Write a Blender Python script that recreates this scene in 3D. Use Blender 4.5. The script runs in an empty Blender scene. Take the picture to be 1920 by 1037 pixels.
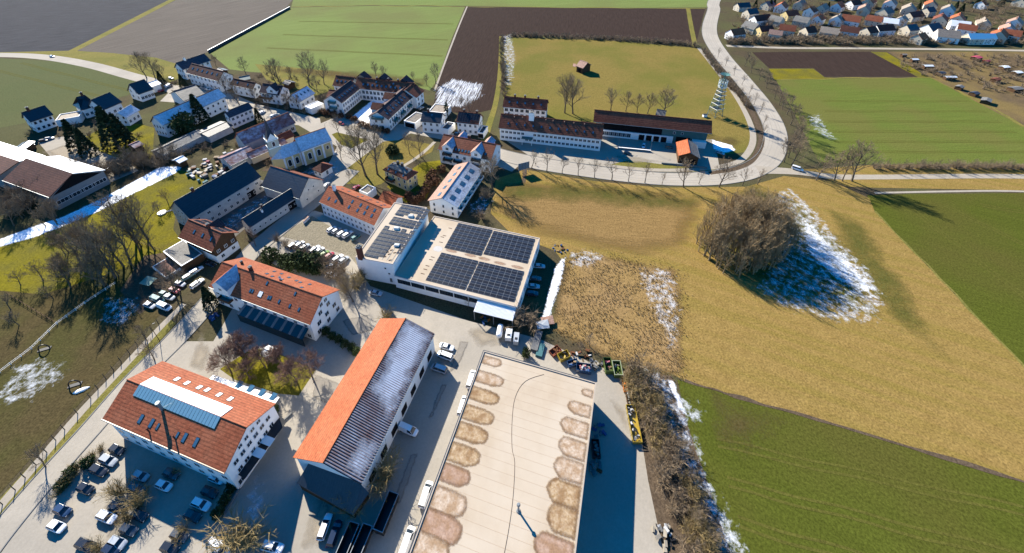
import bpy, math, random
import numpy as np
from mathutils import Vector, Matrix

# ------------------------------------------------------------------ camera, sky, sun, exposure
F = 802.0; PT = math.radians(29.6); CX, CY = 960.0, 234.0; H = 125.0   # focal and optical centre in px of the 1920 px wide (cropped) picture
SUN_EL = 32.0; SUN_AZ = -50.0          # direction in which shadows run on the ground (degrees from +X)
sc = bpy.context.scene
col = sc.collection
cam_d = bpy.data.cameras.new("camera")
cam_d.sensor_width = 36.0
cam_d.lens = 36.0 * F / 1920.0
cam_d.shift_y = -(518.5 - CY) / 1920.0
cam_d.clip_start = 1.0
cam_d.clip_end = 20000.0
cam = bpy.data.objects.new("camera", cam_d)
col.objects.link(cam)
cam.matrix_world = (Matrix.Translation((0, 0, H)) @ Matrix.Rotation(math.pi / 2 - PT, 4, 'X'))
sc.camera = cam

world = bpy.data.worlds.new("World")
sc.world = world
world.use_nodes = True
wn = world.node_tree
sky = wn.nodes.new("ShaderNodeTexSky")
sky.sky_type = 'NISHITA'
sky.sun_disc = False
sky.sun_elevation = math.radians(SUN_EL)
# sun stands opposite to the shadows; Blender's sky measures rotation clockwise from +Y
sun_dir = Vector((-math.cos(math.radians(SUN_AZ)), -math.sin(math.radians(SUN_AZ)), 0))
sky.sun_rotation = math.atan2(sun_dir.x, sun_dir.y)
sky.altitude = 500
sky.air_density = 1.0
sky.dust_density = 0.0
sky.ozone_density = 6.0
wn.nodes["Background"].inputs[1].default_value = 0.092
hs = wn.nodes.new("ShaderNodeHueSaturation")      # clear deep-blue winter sky
hs.inputs["Saturation"].default_value = 1.38
wn.links.new(sky.outputs[0], hs.inputs["Color"])
wn.links.new(hs.outputs[0], wn.nodes["Background"].inputs[0])

sun_d = bpy.data.lights.new("sun", 'SUN')
sun_d.energy = 5.0
sun_d.angle = math.radians(0.5)
sun_d.color = (1.0, 0.93, 0.80)
sun = bpy.data.objects.new("sun", sun_d)
col.objects.link(sun)
d = Vector((sun_dir.x * math.cos(math.radians(SUN_EL)), sun_dir.y * math.cos(math.radians(SUN_EL)),
            math.sin(math.radians(SUN_EL))))
sun.rotation_euler = (-d).to_track_quat('-Z', 'Y').to_euler()
sun.location = (-100, 100, 300)

sc.view_settings.view_transform = 'Standard'
sc.view_settings.look = 'None'
sc.view_settings.exposure = 1.58
sc.view_settings.gamma = 1.0
sc.cycles.max_bounces = 5
sc.cycles.diffuse_bounces = 2
sc.cycles.glossy_bounces = 2
sc.cycles.transparent_max_bounces = 12
sc.cycles.transmission_bounces = 2

random.seed(7)
rng = np.random.default_rng(7)

# ------------------------------------------------------------------ pixel direction -> point on a level plane
def P(x, y, h=0.0):
    u = (x - CX) / F; v = (CY - y) / F
    dx, dy, dz = u, math.cos(PT) + v * math.sin(PT), -math.sin(PT) + v * math.cos(PT)
    t = (h - H) / dz
    return Vector((dx * t, dy * t))

def hsc(x, y):
    """size calibration over the picture for heights estimated by eye (vertical edges against their pixel length)"""
    x = min(max(x, 0), 1920) / 1000; y = min(max(y, 0), 1037) / 1000
    return 1.919 - .22 * x - 1.887 * y + .217 * x * y + .883 * y * y
def wsc(x, y):
    x = min(max(x, 0), 1920) / 1000; y = min(max(y, 0), 1037) / 1000
    return 1.77 - .201 * x - 1.677 * y + .189 * x * y + .964 * y * y

# ------------------------------------------------------------------ materials
MATS = {}
KEEP = {k: 1.0 for k in ('white_render white_paint yellow_render cream_render packed_snow patchy_snow thin_snow snow_in_furrows pale_sheet_metal bright_ridge_sheet '
                         'old_plaster window_frame skylight_glass ridge_glazing antenna_grp').split()}
KEEP.update(old_plaster=.9, yellow_render=.85, cream_render=.8, snow_covered_roof=.8, frosted_tiles=.75, frost_film=.8, brown_twigs=.8, red_brown_twigs=.8, olive_twigs=.85, grey_bark=.8,
            frosted_ribs=.75, patchy_frost_on_red_tiles=.75, window_glass=1, conifer_needles=.8, evergreen_leaves=.8, brown_hedge_leaves=.7, car_paint_white=.9, car_paint_silver=.8, hall_cladding=.8, pale_coping=.6)
def _n(nt, t, **kw):
    n = nt.nodes.new(t)
    for k, v in kw.items():
        setattr(n, k, v)
    return n

def mat(name, c1, c2=None, scale=1.0, rough=0.8, bump=0.0, c3=None, scale2=0.05, mix2=0.5, stretch=None, angle=0.0,
        spec=0.3, metal=0.0, coord='Object', bscale=None, contrast=1.0, detail=5.0, edge=None, coat=0.0, grain=None, gscale=1.7, c3stretch=None, rows=None):
    """Noise-mixed procedural surface. stretch=(along, across) scales the noise along a direction, edge=(fade, amp, scale)
    makes a ragged border from the mesh attribute d (metres inside the outline)."""
    if name in MATS:
        return MATS[name]
    K = KEEP.get(name, .52)
    c1 = tuple(v * K for v in c1)
    if c2 is not None: c2 = tuple(v * K for v in c2)
    if c3 is not None: c3 = tuple(v * K for v in c3)
    m = bpy.data.materials.new(name)
    m.use_nodes = True
    nt = m.node_tree
    b = nt.nodes["Principled BSDF"]
    out = nt.nodes["Material Output"]
    b.inputs["Roughness"].default_value = rough
    if coord == 'World': spec = .02
    elif rough >= .7: spec = min(spec, .1)
    b.inputs["Specular IOR Level"].default_value = spec
    b.inputs["Metallic"].default_value = metal
    b.inputs["Coat Weight"].default_value = coat
    if c2 is None:
        c2 = tuple(max(0, x * 0.82) for x in c1)
    tc = _n(nt, "ShaderNodeTexCoord")
    if coord != 'World':
        src = tc.outputs[coord]
    else:
        src = _n(nt, "ShaderNodeNewGeometry").outputs["Position"]
    mp = _n(nt, "ShaderNodeMapping")
    nt.links.new(src, mp.inputs[0])
    if stretch:
        mp.inputs["Rotation"].default_value = (0, 0, -math.radians(angle))
        mp2 = _n(nt, "ShaderNodeMapping")
        mp2.inputs["Scale"].default_value = (stretch[0], stretch[1], 1)
        nt.links.new(mp.outputs[0], mp2.inputs[0])
        vec = mp2.outputs[0]
    else:
        vec = mp.outputs[0]
    no = _n(nt, "ShaderNodeTexNoise")
    no.inputs["Scale"].default_value = scale
    no.inputs["Detail"].default_value = detail
    no.inputs["Roughness"].default_value = 0.65
    nt.links.new(vec, no.inputs["Vector"])
    mr = _n(nt, "ShaderNodeMapRange")
    mr.inputs[1].default_value = 0.5 - 0.22 / contrast
    mr.inputs[2].default_value = 0.5 + 0.22 / contrast
    nt.links.new(no.outputs["Fac"], mr.inputs[0])
    mx = _n(nt, "ShaderNodeMix", data_type='RGBA')
    mx.inputs[6].default_value = (*c1, 1)
    mx.inputs[7].default_value = (*c2, 1)
    nt.links.new(mr.outputs[0], mx.inputs[0])
    cur = mx.outputs[2]
    if c3 is not None:
        n2 = _n(nt, "ShaderNodeTexNoise")
        n2.inputs["Scale"].default_value = scale2
        n2.inputs["Detail"].default_value = 4
        if c3stretch:
            r3 = _n(nt, "ShaderNodeMapping"); r3.inputs["Rotation"].default_value = (0, 0, -math.radians(c3stretch[0]))
            r4 = _n(nt, "ShaderNodeMapping"); r4.inputs["Scale"].default_value = (c3stretch[1], c3stretch[2], 1)
            nt.links.new(src, r3.inputs[0]); nt.links.new(r3.outputs[0], r4.inputs[0]); nt.links.new(r4.outputs[0], n2.inputs["Vector"])
        else:
            nt.links.new(mp.outputs[0], n2.inputs["Vector"])
        m2 = _n(nt, "ShaderNodeMapRange")
        m2.inputs[1].default_value = 0.42
        m2.inputs[2].default_value = 0.62
        m2.inputs[4].default_value = mix2
        nt.links.new(n2.outputs["Fac"], m2.inputs[0])
        mx2 = _n(nt, "ShaderNodeMix", data_type='RGBA')
        mx2.inputs[7].default_value = (*c3, 1)
        nt.links.new(cur, mx2.inputs[6])
        nt.links.new(m2.outputs[0], mx2.inputs[0])
        cur = mx2.outputs[2]
    if rows:
        sp = _n(nt, "ShaderNodeSeparateXYZ"); nt.links.new(src, sp.inputs[0])
        f1 = _n(nt, "ShaderNodeMath", operation='MULTIPLY'); f1.inputs[1].default_value = 1 / rows; nt.links.new(sp.outputs[1], f1.inputs[0])
        f2 = _n(nt, "ShaderNodeMath", operation='FRACT'); nt.links.new(f1.outputs[0], f2.inputs[0])
        f3 = _n(nt, "ShaderNodeMapRange"); f3.inputs[1].default_value = 0; f3.inputs[2].default_value = .45; f3.inputs[3].default_value = .62; f3.inputs[4].default_value = 1.08
        nt.links.new(f2.outputs[0], f3.inputs[0])
        gx0 = _n(nt, "ShaderNodeVectorMath", operation='SCALE'); nt.links.new(cur, gx0.inputs[0]); nt.links.new(f3.outputs[0], gx0.inputs["Scale"]); cur = gx0.outputs[0]
    if grain is None: grain = .38 if coord == 'World' else 0.0
    if grain:
        gn = _n(nt, "ShaderNodeTexNoise")
        gn.inputs["Scale"].default_value = gscale
        gn.inputs["Detail"].default_value = 2
        gn.inputs["Roughness"].default_value = .8
        nt.links.new(mp.outputs[0], gn.inputs["Vector"])
        gm = _n(nt, "ShaderNodeMapRange")
        gm.inputs[1].default_value = .3; gm.inputs[2].default_value = .7
        gm.inputs[3].default_value = 1 - grain; gm.inputs[4].default_value = 1 + grain
        nt.links.new(gn.outputs["Fac"], gm.inputs[0])
        gx = _n(nt, "ShaderNodeVectorMath", operation='SCALE')
        nt.links.new(cur, gx.inputs[0]); nt.links.new(gm.outputs[0], gx.inputs["Scale"])
        cur = gx.outputs[0]
    nt.links.new(cur, b.inputs["Base Color"])
    if bump:
        bp = _n(nt, "ShaderNodeBump")
        bp.inputs["Strength"].default_value = bump
        bp.inputs["Distance"].default_value = 0.3
        if bscale:
            n3 = _n(nt, "ShaderNodeTexNoise")
            n3.inputs["Scale"].default_value = bscale
            n3.inputs["Detail"].default_value = 3
            nt.links.new(mp.outputs[0], n3.inputs["Vector"])
            nt.links.new(n3.outputs["Fac"], bp.inputs["Height"])
        else:
            nt.links.new(no.outputs["Fac"], bp.inputs["Height"])
        nt.links.new(bp.outputs[0], b.inputs["Normal"])
    if edge:
        fade, amp, esc = edge
        at = _n(nt, "ShaderNodeAttribute", attribute_name="d")
        n4 = _n(nt, "ShaderNodeTexNoise")
        n4.inputs["Scale"].default_value = esc
        n4.inputs["Detail"].default_value = 6
        n4.inputs["Roughness"].default_value = 0.7
        nt.links.new(vec, n4.inputs["Vector"])
        a1 = _n(nt, "ShaderNodeMath", operation='SUBTRACT'); a1.inputs[1].default_value = 0.5
        nt.links.new(n4.outputs["Fac"], a1.inputs[0])
        a2 = _n(nt, "ShaderNodeMath", operation='MULTIPLY_ADD'); a2.inputs[1].default_value = amp
        nt.links.new(a1.outputs[0], a2.inputs[0]); nt.links.new(at.outputs["Fac"], a2.inputs[2])
        a3 = _n(nt, "ShaderNodeMapRange"); a3.inputs[1].default_value = 0; a3.inputs[2].default_value = fade
        nt.links.new(a2.outputs[0], a3.inputs[0])
        tr = _n(nt, "ShaderNodeBsdfTransparent")
        ms = _n(nt, "ShaderNodeMixShader")
        nt.links.new(a3.outputs[0], ms.inputs[0])
        nt.links.new(tr.outputs[0], ms.inputs[1]); nt.links.new(b.outputs[0], ms.inputs[2])
        nt.links.new(ms.outputs[0], out.inputs["Surface"])
    MATS[name] = m
    return m

W = 'World'
# walls
M_white = mat('white_render', (.74, .72, .68), (.66, .64, .61), .5, .85)
M_cream = mat('cream_render', (.62, .54, .42), (.56, .49, .38), .5, .85)
M_yellow = mat('yellow_render', (.68, .52, .25), (.60, .46, .22), .5, .85)
M_old = mat('old_plaster', (.56, .53, .48), (.42, .40, .37), .5, .9, contrast=1.5)
M_grey = mat('grey_render', (.40, .40, .39), (.33, .33, .33), .5, .85)
M_wood = mat('brown_timber', (.17, .09, .045), (.10, .055, .03), .8, .75, stretch=(1, 6))
M_paint = mat('white_paint', (.78, .77, .74), (.70, .69, .67), 1, .5)
M_concrete = mat('concrete', (.36, .35, .33), (.26, .26, .25), .6, .9)
# roofs
def roof(n, a, b, r=.7, s=1.3, st=(.6, 1.6), c3=None, mix2=.45, spec=.3):
    return mat(n, a, b, s, r, .25, c3=c3, scale2=.22, mix2=mix2, stretch=st, contrast=1.3, spec=spec, grain=.28, gscale=1.5, rows=None if n.find('snow') >= 0 or n.find('frost') >= 0 or n.find('cement') >= 0 else .62)
R_orange = roof('orange_tiles', (.60, .165, .065), (.50, .13, .05), c3=(.56, .20, .09))
R_red = roof('red_tiles', (.48, .145, .068), (.37, .105, .05), c3=(.50, .19, .10))
R_brown = roof('brown_red_tiles', (.30, .098, .055), (.21, .07, .043), c3=(.33, .13, .075))
R_dark = roof('dark_brown_tiles', (.15, .062, .045), (.095, .043, .035), c3=(.19, .08, .055))
R_slate = roof('dark_slate_tiles', (.034, .040, .050), (.022, .026, .034), .42, spec=.6)
R_navy = roof('blue_grey_tiles', (.075, .08, .105), (.045, .05, .07), .6)
R_plum = roof('plum_tiles', (.13, .075, .075), (.085, .055, .06))
R_grey = roof('grey_fibre_cement', (.27, .26, .245), (.19, .185, .175), c3=(.33, .31, .28))
R_tan = roof('beige_tiles', (.46, .38, .30), (.38, .31, .25))
R_pink = roof('weathered_pink_tiles', (.55, .34, .26), (.46, .28, .21))
R_snow = roof('frosted_tiles', (.50, .55, .62), (.34, .38, .45), .8, 1.8, (.8, 1.2), c3=(.20, .19, .21), mix2=.55)
R_snow_full = roof('snow_covered_roof', (.62, .66, .72), (.52, .57, .64), .8, 1.0, (.8, 1.2), c3=(.36, .40, .48), mix2=.4)
R_snow_red = roof('patchy_frost_on_red_tiles', (.46, .46, .52), (.16, .075, .06), .8, .9, (.8, 1.0), c3=(.20, .07, .05), mix2=.8)
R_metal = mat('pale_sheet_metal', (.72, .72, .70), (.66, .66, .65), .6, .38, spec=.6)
R_flat = mat('beige_roof_membrane', (.68, .55, .405), (.61, .485, .35), .35, .8, c3=(.73, .62, .49), scale2=.06, mix2=.7, contrast=1.2)
R_gravel = mat('gravel_roof', (.36, .32, .27), (.20, .18, .16), 1.2, .95, contrast=1.6)
R_teal = mat('teal_sheet', (.06, .20, .22), (.05, .16, .18), 1, .5)
M_glass = mat('window_glass', (.020, .030, .040), (.012, .018, .026), .4, .12, spec=.6)
M_skyglass = mat('skylight_glass', (.04, .10, .16), (.03, .08, .13), .4, .08, spec=.8)
M_frame = mat('window_frame', (.62, .62, .60), (.55, .55, .54), 1, .5)
M_dark = mat('dark_metal', (.03, .032, .036), (.02, .022, .026), 1, .5)
M_opening = mat('dark_opening', (.014, .014, .016), (.008, .008, .010), 1, .8)
M_pv = mat('solar_cells', (.014, .018, .030), (.010, .013, .022), 3, .3, spec=.35)
M_pvframe = mat('panel_frame', (.42, .43, .44), (.36, .36, .36), 1, .4)
M_brick = mat('brick', (.22, .075, .05), (.15, .055, .04), 2, .9)
M_steel = mat('galvanised_steel', (.42, .45, .46), (.34, .37, .39), 1, .45, metal=.4)
M_green_steel = mat('green_grey_steel', (.17, .30, .29), (.13, .24, .24), 1, .5)
M_teal_wall = mat('teal_cladding', (.10, .25, .23), (.08, .20, .19), 1, .6)
# ground
G_base = mat('village_ground', (.13, .10, .06), (.085, .068, .043), .25, .95, .4, c3=(.12, .13, .05), scale2=.03, mix2=.6, coord=W)
G_asph = mat('worn_asphalt', (.56, .50, .415), (.48, .43, .355), .3, .9, .1, c3=(.44, .395, .33), scale2=.05, mix2=.7, grain=.07, coord=W)
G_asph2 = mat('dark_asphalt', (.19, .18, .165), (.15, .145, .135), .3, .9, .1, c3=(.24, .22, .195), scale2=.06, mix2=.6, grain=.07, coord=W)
G_road = mat('pale_road', (.60, .54, .455), (.52, .465, .39), .25, .9, .1, c3=(.46, .415, .35), scale2=.05, mix2=.6, grain=.07, coord=W)
G_path = mat('gravel_path', (.54, .475, .385), (.45, .395, .32), .5, .95, .1, grain=.07, coord=W)
G_pave = mat('grass_pavers', (.36, .31, .22), (.28, .245, .175), .5, .9, .2, coord=W, stretch=(.6, 2.2), angle=38)
G_ochre = mat('ochre_meadow', (.395, .264, .086), (.30, .196, .060), .30, .95, .5, c3=(.27, .205, .045), scale2=.30, mix2=.6, coord=W, c3stretch=(-25, .05, 1.0))
G_ochre2 = mat('olive_meadow', (.30, .225, .065), (.215, .165, .045), .45, .95, .5, c3=(.17, .17, .035), scale2=.025, mix2=.7, coord=W)
G_rough = mat('rough_tussock_grass', (.42, .275, .125), (.31, .195, .082), .5, .95, .6, c3=(.36, .235, .08), scale2=.05, mix2=.6, coord=W, edge=(3.0, 6.0, .3))
G_stub = mat('brown_stubble', (.36, .23, .09), (.27, .17, .065), .8, .95, .5, coord=W, stretch=(.15, 1.2), angle=-8, edge=(8.0, 14.0, .12), grain=.4)
G_green = mat('winter_wheat', (.172, .210, .042), (.13, .165, .032), .6, .95, .3, c3=(.19, .165, .05), scale2=.025, mix2=.55, coord=W, stretch=(.06, 1.3), angle=6)
G_green2 = mat('dark_green_crop', (.115, .132, .020), (.088, .102, .015), .5, .95, .3, c3=(.125, .105, .028), scale2=.025, mix2=.6, coord=W, stretch=(.06, 1.2), angle=-30)
G_green3 = mat('far_green_crop', (.23, .285, .085), (.19, .238, .068), .4, .95, .3, c3=(.19, .185, .07), scale2=.012, mix2=.6, coord=W, stretch=(.05, .6), angle=25)
G_green4 = mat('grey_green_crop', (.125, .145, .055), (.10, .118, .045), .5, .95, .3, c3=(.14, .14, .06), scale2=.015, mix2=.5, coord=W)
G_verge = mat('yellow_verge', (.30, .25, .07), (.22, .19, .05), .5, .95, .3, coord=W, c3=(.16, .17, .04), scale2=.06)
G_lawn = mat('moss_lawn', (.27, .225, .018), (.195, .17, .015), .4, .95, .4, coord=W, c3=(.13, .12, .04), scale2=.07, mix2=.6)
G_plough = mat('ploughed_soil', (.075, .050, .040), (.045, .030, .024), .9, .95, .6, coord=W, stretch=(.08, 1.6), angle=82, contrast=1.5)
G_plough2 = mat('blue_ploughed_soil', (.085, .085, .095), (.055, .056, .064), .5, .95, .6, coord=W, stretch=(.12, 1.0), angle=28, contrast=1.8)
G_plough3 = mat('tan_ploughed_soil', (.20, .17, .14), (.135, .115, .098), .6, .95, .5, coord=W, stretch=(.04, .8), angle=55, contrast=1.5)
G_paddock = mat('trodden_paddock', (.125, .096, .042), (.085, .066, .03), .4, .95, .5, coord=W, c3=(.085, .085, .025), scale2=.06, mix2=.7)
G_allot = mat('allotment_ground', (.20, .14, .08), (.12, .09, .055), .25, .95, .5, coord=W, c3=(.28, .20, .07), scale2=.03, mix2=.7)
G_dirt = mat('brown_dirt', (.165, .12, .08), (.11, .08, .055), .5, .95, .4, coord=W)
G_snow = mat('patchy_snow', (.80, .82, .85), (.70, .73, .78), .6, .7, .2, coord=W, edge=(4.0, 9.0, .45))
G_snow2 = mat('thin_snow', (.74, .76, .79), (.62, .65, .70), .6, .7, .2, coord=W, edge=(6.5, 15.0, .45))
G_snow3 = mat('snow_in_furrows', (.78, .80, .84), (.66, .69, .74), .6, .7, .2, coord=W, stretch=(.12, 1.6), angle=82, edge=(6.0, 18.0, .8))
G_snowsolid = mat('packed_snow', (.80, .82, .86), (.72, .75, .80), .5, .7, .2, coord=W, edge=(1.0, 3.0, .5))
G_soft = mat('brown_worn_grass', (.20, .145, .06), (.14, .10, .045), .4, .95, .3, coord=W, edge=(11.0, 16.0, .10))
G_softgreen = mat('green_worn_grass', (.17, .17, .04), (.12, .125, .03), .4, .95, .3, coord=W, edge=(11.0, 16.0, .10))
# plants
T_bark = mat('grey_bark', (.17, .13, .095), (.11, .085, .06), 2, .95)
T_twig = mat('brown_twigs', (.27, .20, .13), (.19, .14, .09), 3, .95)
T_twig2 = mat('red_brown_twigs', (.25, .15, .11), (.17, .10, .075), 3, .95)
T_twig3 = mat('olive_twigs', (.30, .22, .10), (.21, .155, .07), 3, .95)
T_con = mat('conifer_needles', (.035, .052, .022), (.020, .032, .014), 2, .9)
T_ever = mat('evergreen_leaves', (.055, .075, .024), (.030, .045, .016), 2, .8)
T_hedge = mat('brown_hedge_leaves', (.17, .085, .045), (.11, .055, .032), 2, .9)
T_tuft = mat('dry_grass_blades', (.50, .34, .15), (.36, .235, .10), 2, .95)
T_tuft2 = mat('grey_dead_stalks', (.48, .38, .25), (.34, .26, .17), 2, .95)

# ------------------------------------------------------------------ mesh builder
class MB:
    def __init__(s):
        s.v = []; s.f = []; s.m = []
    def quad(s, pts, mi=0):
        i = len(s.v); s.v += [tuple(p) for p in pts]; s.f.append(tuple(range(i, i + len(pts)))); s.m.append(mi)
    def box(s, x0, y0, z0, x1, y1, z1, mi=0):
        i = len(s.v)
        s.v += [(x0, y0, z0), (x1, y0, z0), (x1, y1, z0), (x0, y1, z0), (x0, y0, z1), (x1, y0, z1), (x1, y1, z1), (x0, y1, z1)]
        for f in ((0, 3, 2, 1), (4, 5, 6, 7), (0, 1, 5, 4), (1, 2, 6, 5), (2, 3, 7, 6), (3, 0, 4, 7)):
            s.f.append(tuple(i + k for k in f)); s.m.append(mi)
    def slab(s, pts, t, mi=0, side=None):
        """polygon pts (counter-clockwise from above) with thickness t downwards"""
        n = len(pts); i = len(s.v)
        s.v += [tuple(p) for p in pts] + [(p[0], p[1], p[2] - t) for p in pts]
        s.f.append(tuple(range(i, i + n))); s.m.append(mi)
        s.f.append(tuple(range(i + 2 * n - 1, i + n - 1, -1))); s.m.append(mi if side is None else side)
        for k in range(n):
            k2 = (k + 1) % n
            s.f.append((i + k2, i + k, i + n + k, i + n + k2)); s.m.append(mi if side is None else side)
    def tube(s, p0, p1, r0, r1, n=6, mi=0, cap=True):
        p0 = Vector(p0); p1 = Vector(p1); ax = (p1 - p0)
        if ax.length < 1e-6: return
        ax.normalize()
        a = ax.orthogonal().normalized(); b = ax.cross(a); i = len(s.v)
        for p, r in ((p0, r0), (p1, r1)):
            for k in range(n):
                t = 2 * math.pi * k / n
                s.v.append(tuple(p + a * (r * math.cos(t)) + b * (r * math.sin(t))))
        for k in range(n):
            k2 = (k + 1) % n
            s.f.append((i + k, i + k2, i + n + k2, i + n + k)); s.m.append(mi)
        if cap:
            s.f.append(tuple(i + n + k for k in range(n))); s.m.append(mi)
            s.f.append(tuple(i + k for k in range(n - 1, -1, -1))); s.m.append(mi)
    def mesh(s, name, mats):
        me = bpy.data.meshes.new(name)
        me.from_pydata(s.v, [], s.f)
        for m in mats: me.materials.append(m)
        if any(s.m): me.polygons.foreach_set("material_index", s.m)
        me.update()
        return me
    def build(s, name, mats, parent=None, loc=(0, 0, 0), rotz=0.0):
        return link(name, s.mesh(name, mats if isinstance(mats, (list, tuple)) else [mats]), parent, loc, rotz)

def link(name, me, parent=None, loc=(0, 0, 0), rotz=0.0):
    o = bpy.data.objects.new(name, me); col.objects.link(o)
    o.location = loc
    if rotz: o.rotation_euler = (0, 0, rotz)
    if parent is not None: o.parent = parent
    return o

def tag(o, label, cat, group=None, kind=None):
    o['label'] = label; o['category'] = cat
    if group: o['group'] = group
    if kind: o['kind'] = kind
    return o

def thing(name, label, cat, loc=(0, 0, 0), rotz=0.0, group=None):
    o = link(name, None, None, loc, rotz)
    o.empty_display_size = 0.5
    return tag(o, label, cat, group)

# ------------------------------------------------------------------ ground
ZL = [0.0]
def sheet(name, pts, m, world=False, z=None):
    """flat ground sheet from pixel outline; each next sheet lies a little higher"""
    ZL[0] += 0.001
    w = [Vector(p) if world else P(*p) for p in pts]
    if sum(w[i - 1].x * w[i].y - w[i].x * w[i - 1].y for i in range(len(w))) < 0: w.reverse()
    c = sum(w, Vector((0, 0))) / len(w)
    b = MB(); b.quad([(p.x, p.y, 0) for p in w])
    o = b.build(name, m, None, (0, 0, ZL[0] if z is None else z))
    o['kind'] = 'structure'
    return o

def smooth(pts, n=4):
    out = []
    for i in range(len(pts) - 1):
        p0 = pts[max(0, i - 1)]; p1 = pts[i]; p2 = pts[i + 1]; p3 = pts[min(len(pts) - 1, i + 2)]
        for k in range(n):
            t = k / n
            out.append(tuple(0.5 * (2 * b + (c - a) * t + (2 * a - 5 * b + 4 * c - e) * t * t + (3 * b - a - 3 * c + e) * t ** 3)
                             for a, b, c, e in zip(p0, p1, p2, p3)))
    out.append(tuple(pts[-1]))
    return out

def ribbon(name, pts, m, kerb=None, off=0.0):
    """road or path along pixel centre points (x, y, width in metres)"""
    ZL[0] += 0.001
    w = [(P(x, y).x, P(x, y).y, wd * wsc(x, y)) for x, y, wd in pts]
    w = smooth(w, 6)
    b = MB(); L = []; R = []
    for i, (x, y, wd) in enumerate(w):
        a = Vector(w[max(0, i - 1)][:2]); c = Vector(w[min(len(w) - 1, i + 1)][:2])
        t = (c - a).normalized(); nn = Vector((-t.y, t.x)); p = Vector((x, y)) + nn * off
        L.append(p + nn * wd / 2); R.append(p - nn * wd / 2)
    n = len(L)
    b.v = [(p.x, p.y, 0) for p in L] + [(p.x, p.y, 0) for p in R]
    for i in range(n - 1):
        b.f.append((n + i, n + i + 1, i + 1, i)); b.m.append(0)
    o = b.build(name, m, None, (0, 0, ZL[0])); o['kind'] = 'structure'
    if kerb:
        for side in (L, R):
            k = MB()
            for i in range(n - 1):
                a, c = side[i], side[i + 1]
                t = (c - a).normalized() if (c - a).length > 1e-6 else Vector((1, 0)); q = Vector((-t.y, t.x)) * .12
                k.slab([(*(a - q), .12), (*(c - q), .12), (*(c + q), .12), (*(a + q), .12)], .12)
            ko = k.build('kerb', kerb, o)
    return o

CAP = {'rough_tussock_grass': 9.0, 'brown_stubble': 9.0, 'thin_snow': .9, 'patchy_snow': 1.7, 'snow_in_furrows': 2.0, 'brown_worn_grass': 6.0, 'green_worn_grass': 6.0}
def patch(name, pts, m, label, cat, cell=1.0, kind='stuff', world=False, expand=4.0, dscale=1.0, z=None, parent=None, cap=None):
    """ragged-edged ground patch: a grid whose attribute d is the distance inside the outline"""
    if z is None: ZL[0] += 0.001
    w = np.array([list(p) if world else list(P(*p)) for p in pts])
    lo = w.min(0) - expand; hi = w.max(0) + expand
    nx = int((hi[0] - lo[0]) / cell) + 2; ny = int((hi[1] - lo[1]) / cell) + 2
    gx = lo[0] + np.arange(nx) * cell; gy = lo[1] + np.arange(ny) * cell
    X, Y = np.meshgrid(gx, gy); pts2 = np.stack([X.ravel(), Y.ravel()], 1)
    dist = np.full(len(pts2), 1e9); ins = np.zeros(len(pts2), bool)
    for i in range(len(w)):
        a = w[i - 1]; c = w[i]; e = c - a
        t = np.clip(((pts2 - a) @ e) / (e @ e + 1e-12), 0, 1)
        dist = np.minimum(dist, np.hypot(*(pts2 - a - t[:, None] * e).T))
        cond = (a[1] > pts2[:, 1]) != (c[1] > pts2[:, 1])
        xi = a[0] + (pts2[:, 1] - a[1]) / (c[1] - a[1] + 1e-12) * (c[0] - a[0])
        ins ^= cond & (pts2[:, 0] < xi)
    dd = np.where(ins, dist, -dist) * dscale
    G = dd.reshape(ny, nx)
    if cap is None: cap = CAP.get(m.name, 1e9)
    dd = np.minimum(dd, cap)
    ok = (np.maximum.reduce([G[:-1, :-1], G[1:, :-1], G[:-1, 1:], G[1:, 1:]]) > -expand * dscale)
    idx = np.arange(nx * ny).reshape(ny, nx)
    fy, fx = np.nonzero(ok)
    faces = np.stack([idx[fy, fx], idx[fy, fx + 1], idx[fy + 1, fx + 1], idx[fy + 1, fx]], 1)
    used, inv = np.unique(faces, return_inverse=True)
    me = bpy.data.meshes.new(name)
    me.from_pydata([(x, y, 0) for x, y in pts2[used]], [], inv.reshape(-1, 4).tolist())
    at = me.attributes.new("d", 'FLOAT', 'POINT'); at.data.foreach_set("value", dd[used].astype(np.float32))
    me.materials.append(m)
    o = link(name, me, parent, (0, 0, ZL[0] if z is None else z))
    if parent is None:
        if label: tag(o, label, cat)
        o['kind'] = kind
    return o

sheet('ground', [(-6000, -3000), (6000, -3000), (6000, 8000), (-6000, 8000)], G_base, True, -0.01)

# ------------------------------------------------------------------ fields, roads, paths (outlines in photo pixels)
sheet('field_ploughed', [(-700, 98), (0, 98), (132, 97), (318, 0), (430, -60), (520, -110), (-700, -160)], G_plough2)
sheet('grass_strip', [(125, 97), (318, -1), (430, -61), (445, -61), (330, -1), (150, 95)], G_verge)
sheet('field_ploughed', [(145, 95), (330, 0), (445, -60), (530, -110), (760, -110), (640, -50), (548, 0), (537, 14), (392, 97), (330, 121), (292, 109), (200, 100)], G_plough3)
sheet('verge', [(-300, 99), (0, 98), (135, 95), (205, 99), (292, 108), (332, 120), (350, 140), (300, 165), (230, 140), (120, 112), (0, 106), (-300, 108)], G_verge)
sheet('field_green', [(546, 14), (700, 11), (872, 13), (848, 70), (820, 150), (806, 170), (740, 150), (640, 140), (560, 140), (470, 135), (430, 130), (395, 101)], G_green3)
sheet('field_green', [(550, -2), (760, -110), (1320, -110), (1345, -20), (1330, 14), (1100, 15), (872, 11), (700, 10), (546, 13)], G_green3)
sheet('field_ploughed', [(877, 13), (1100, 15), (1322, 17), (1305, 82), (1140, 73), (950, 64), (940, 110), (932, 160), (925, 205), (880, 215), (812, 205), (820, 150), (850, 70)], G_plough)
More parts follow.
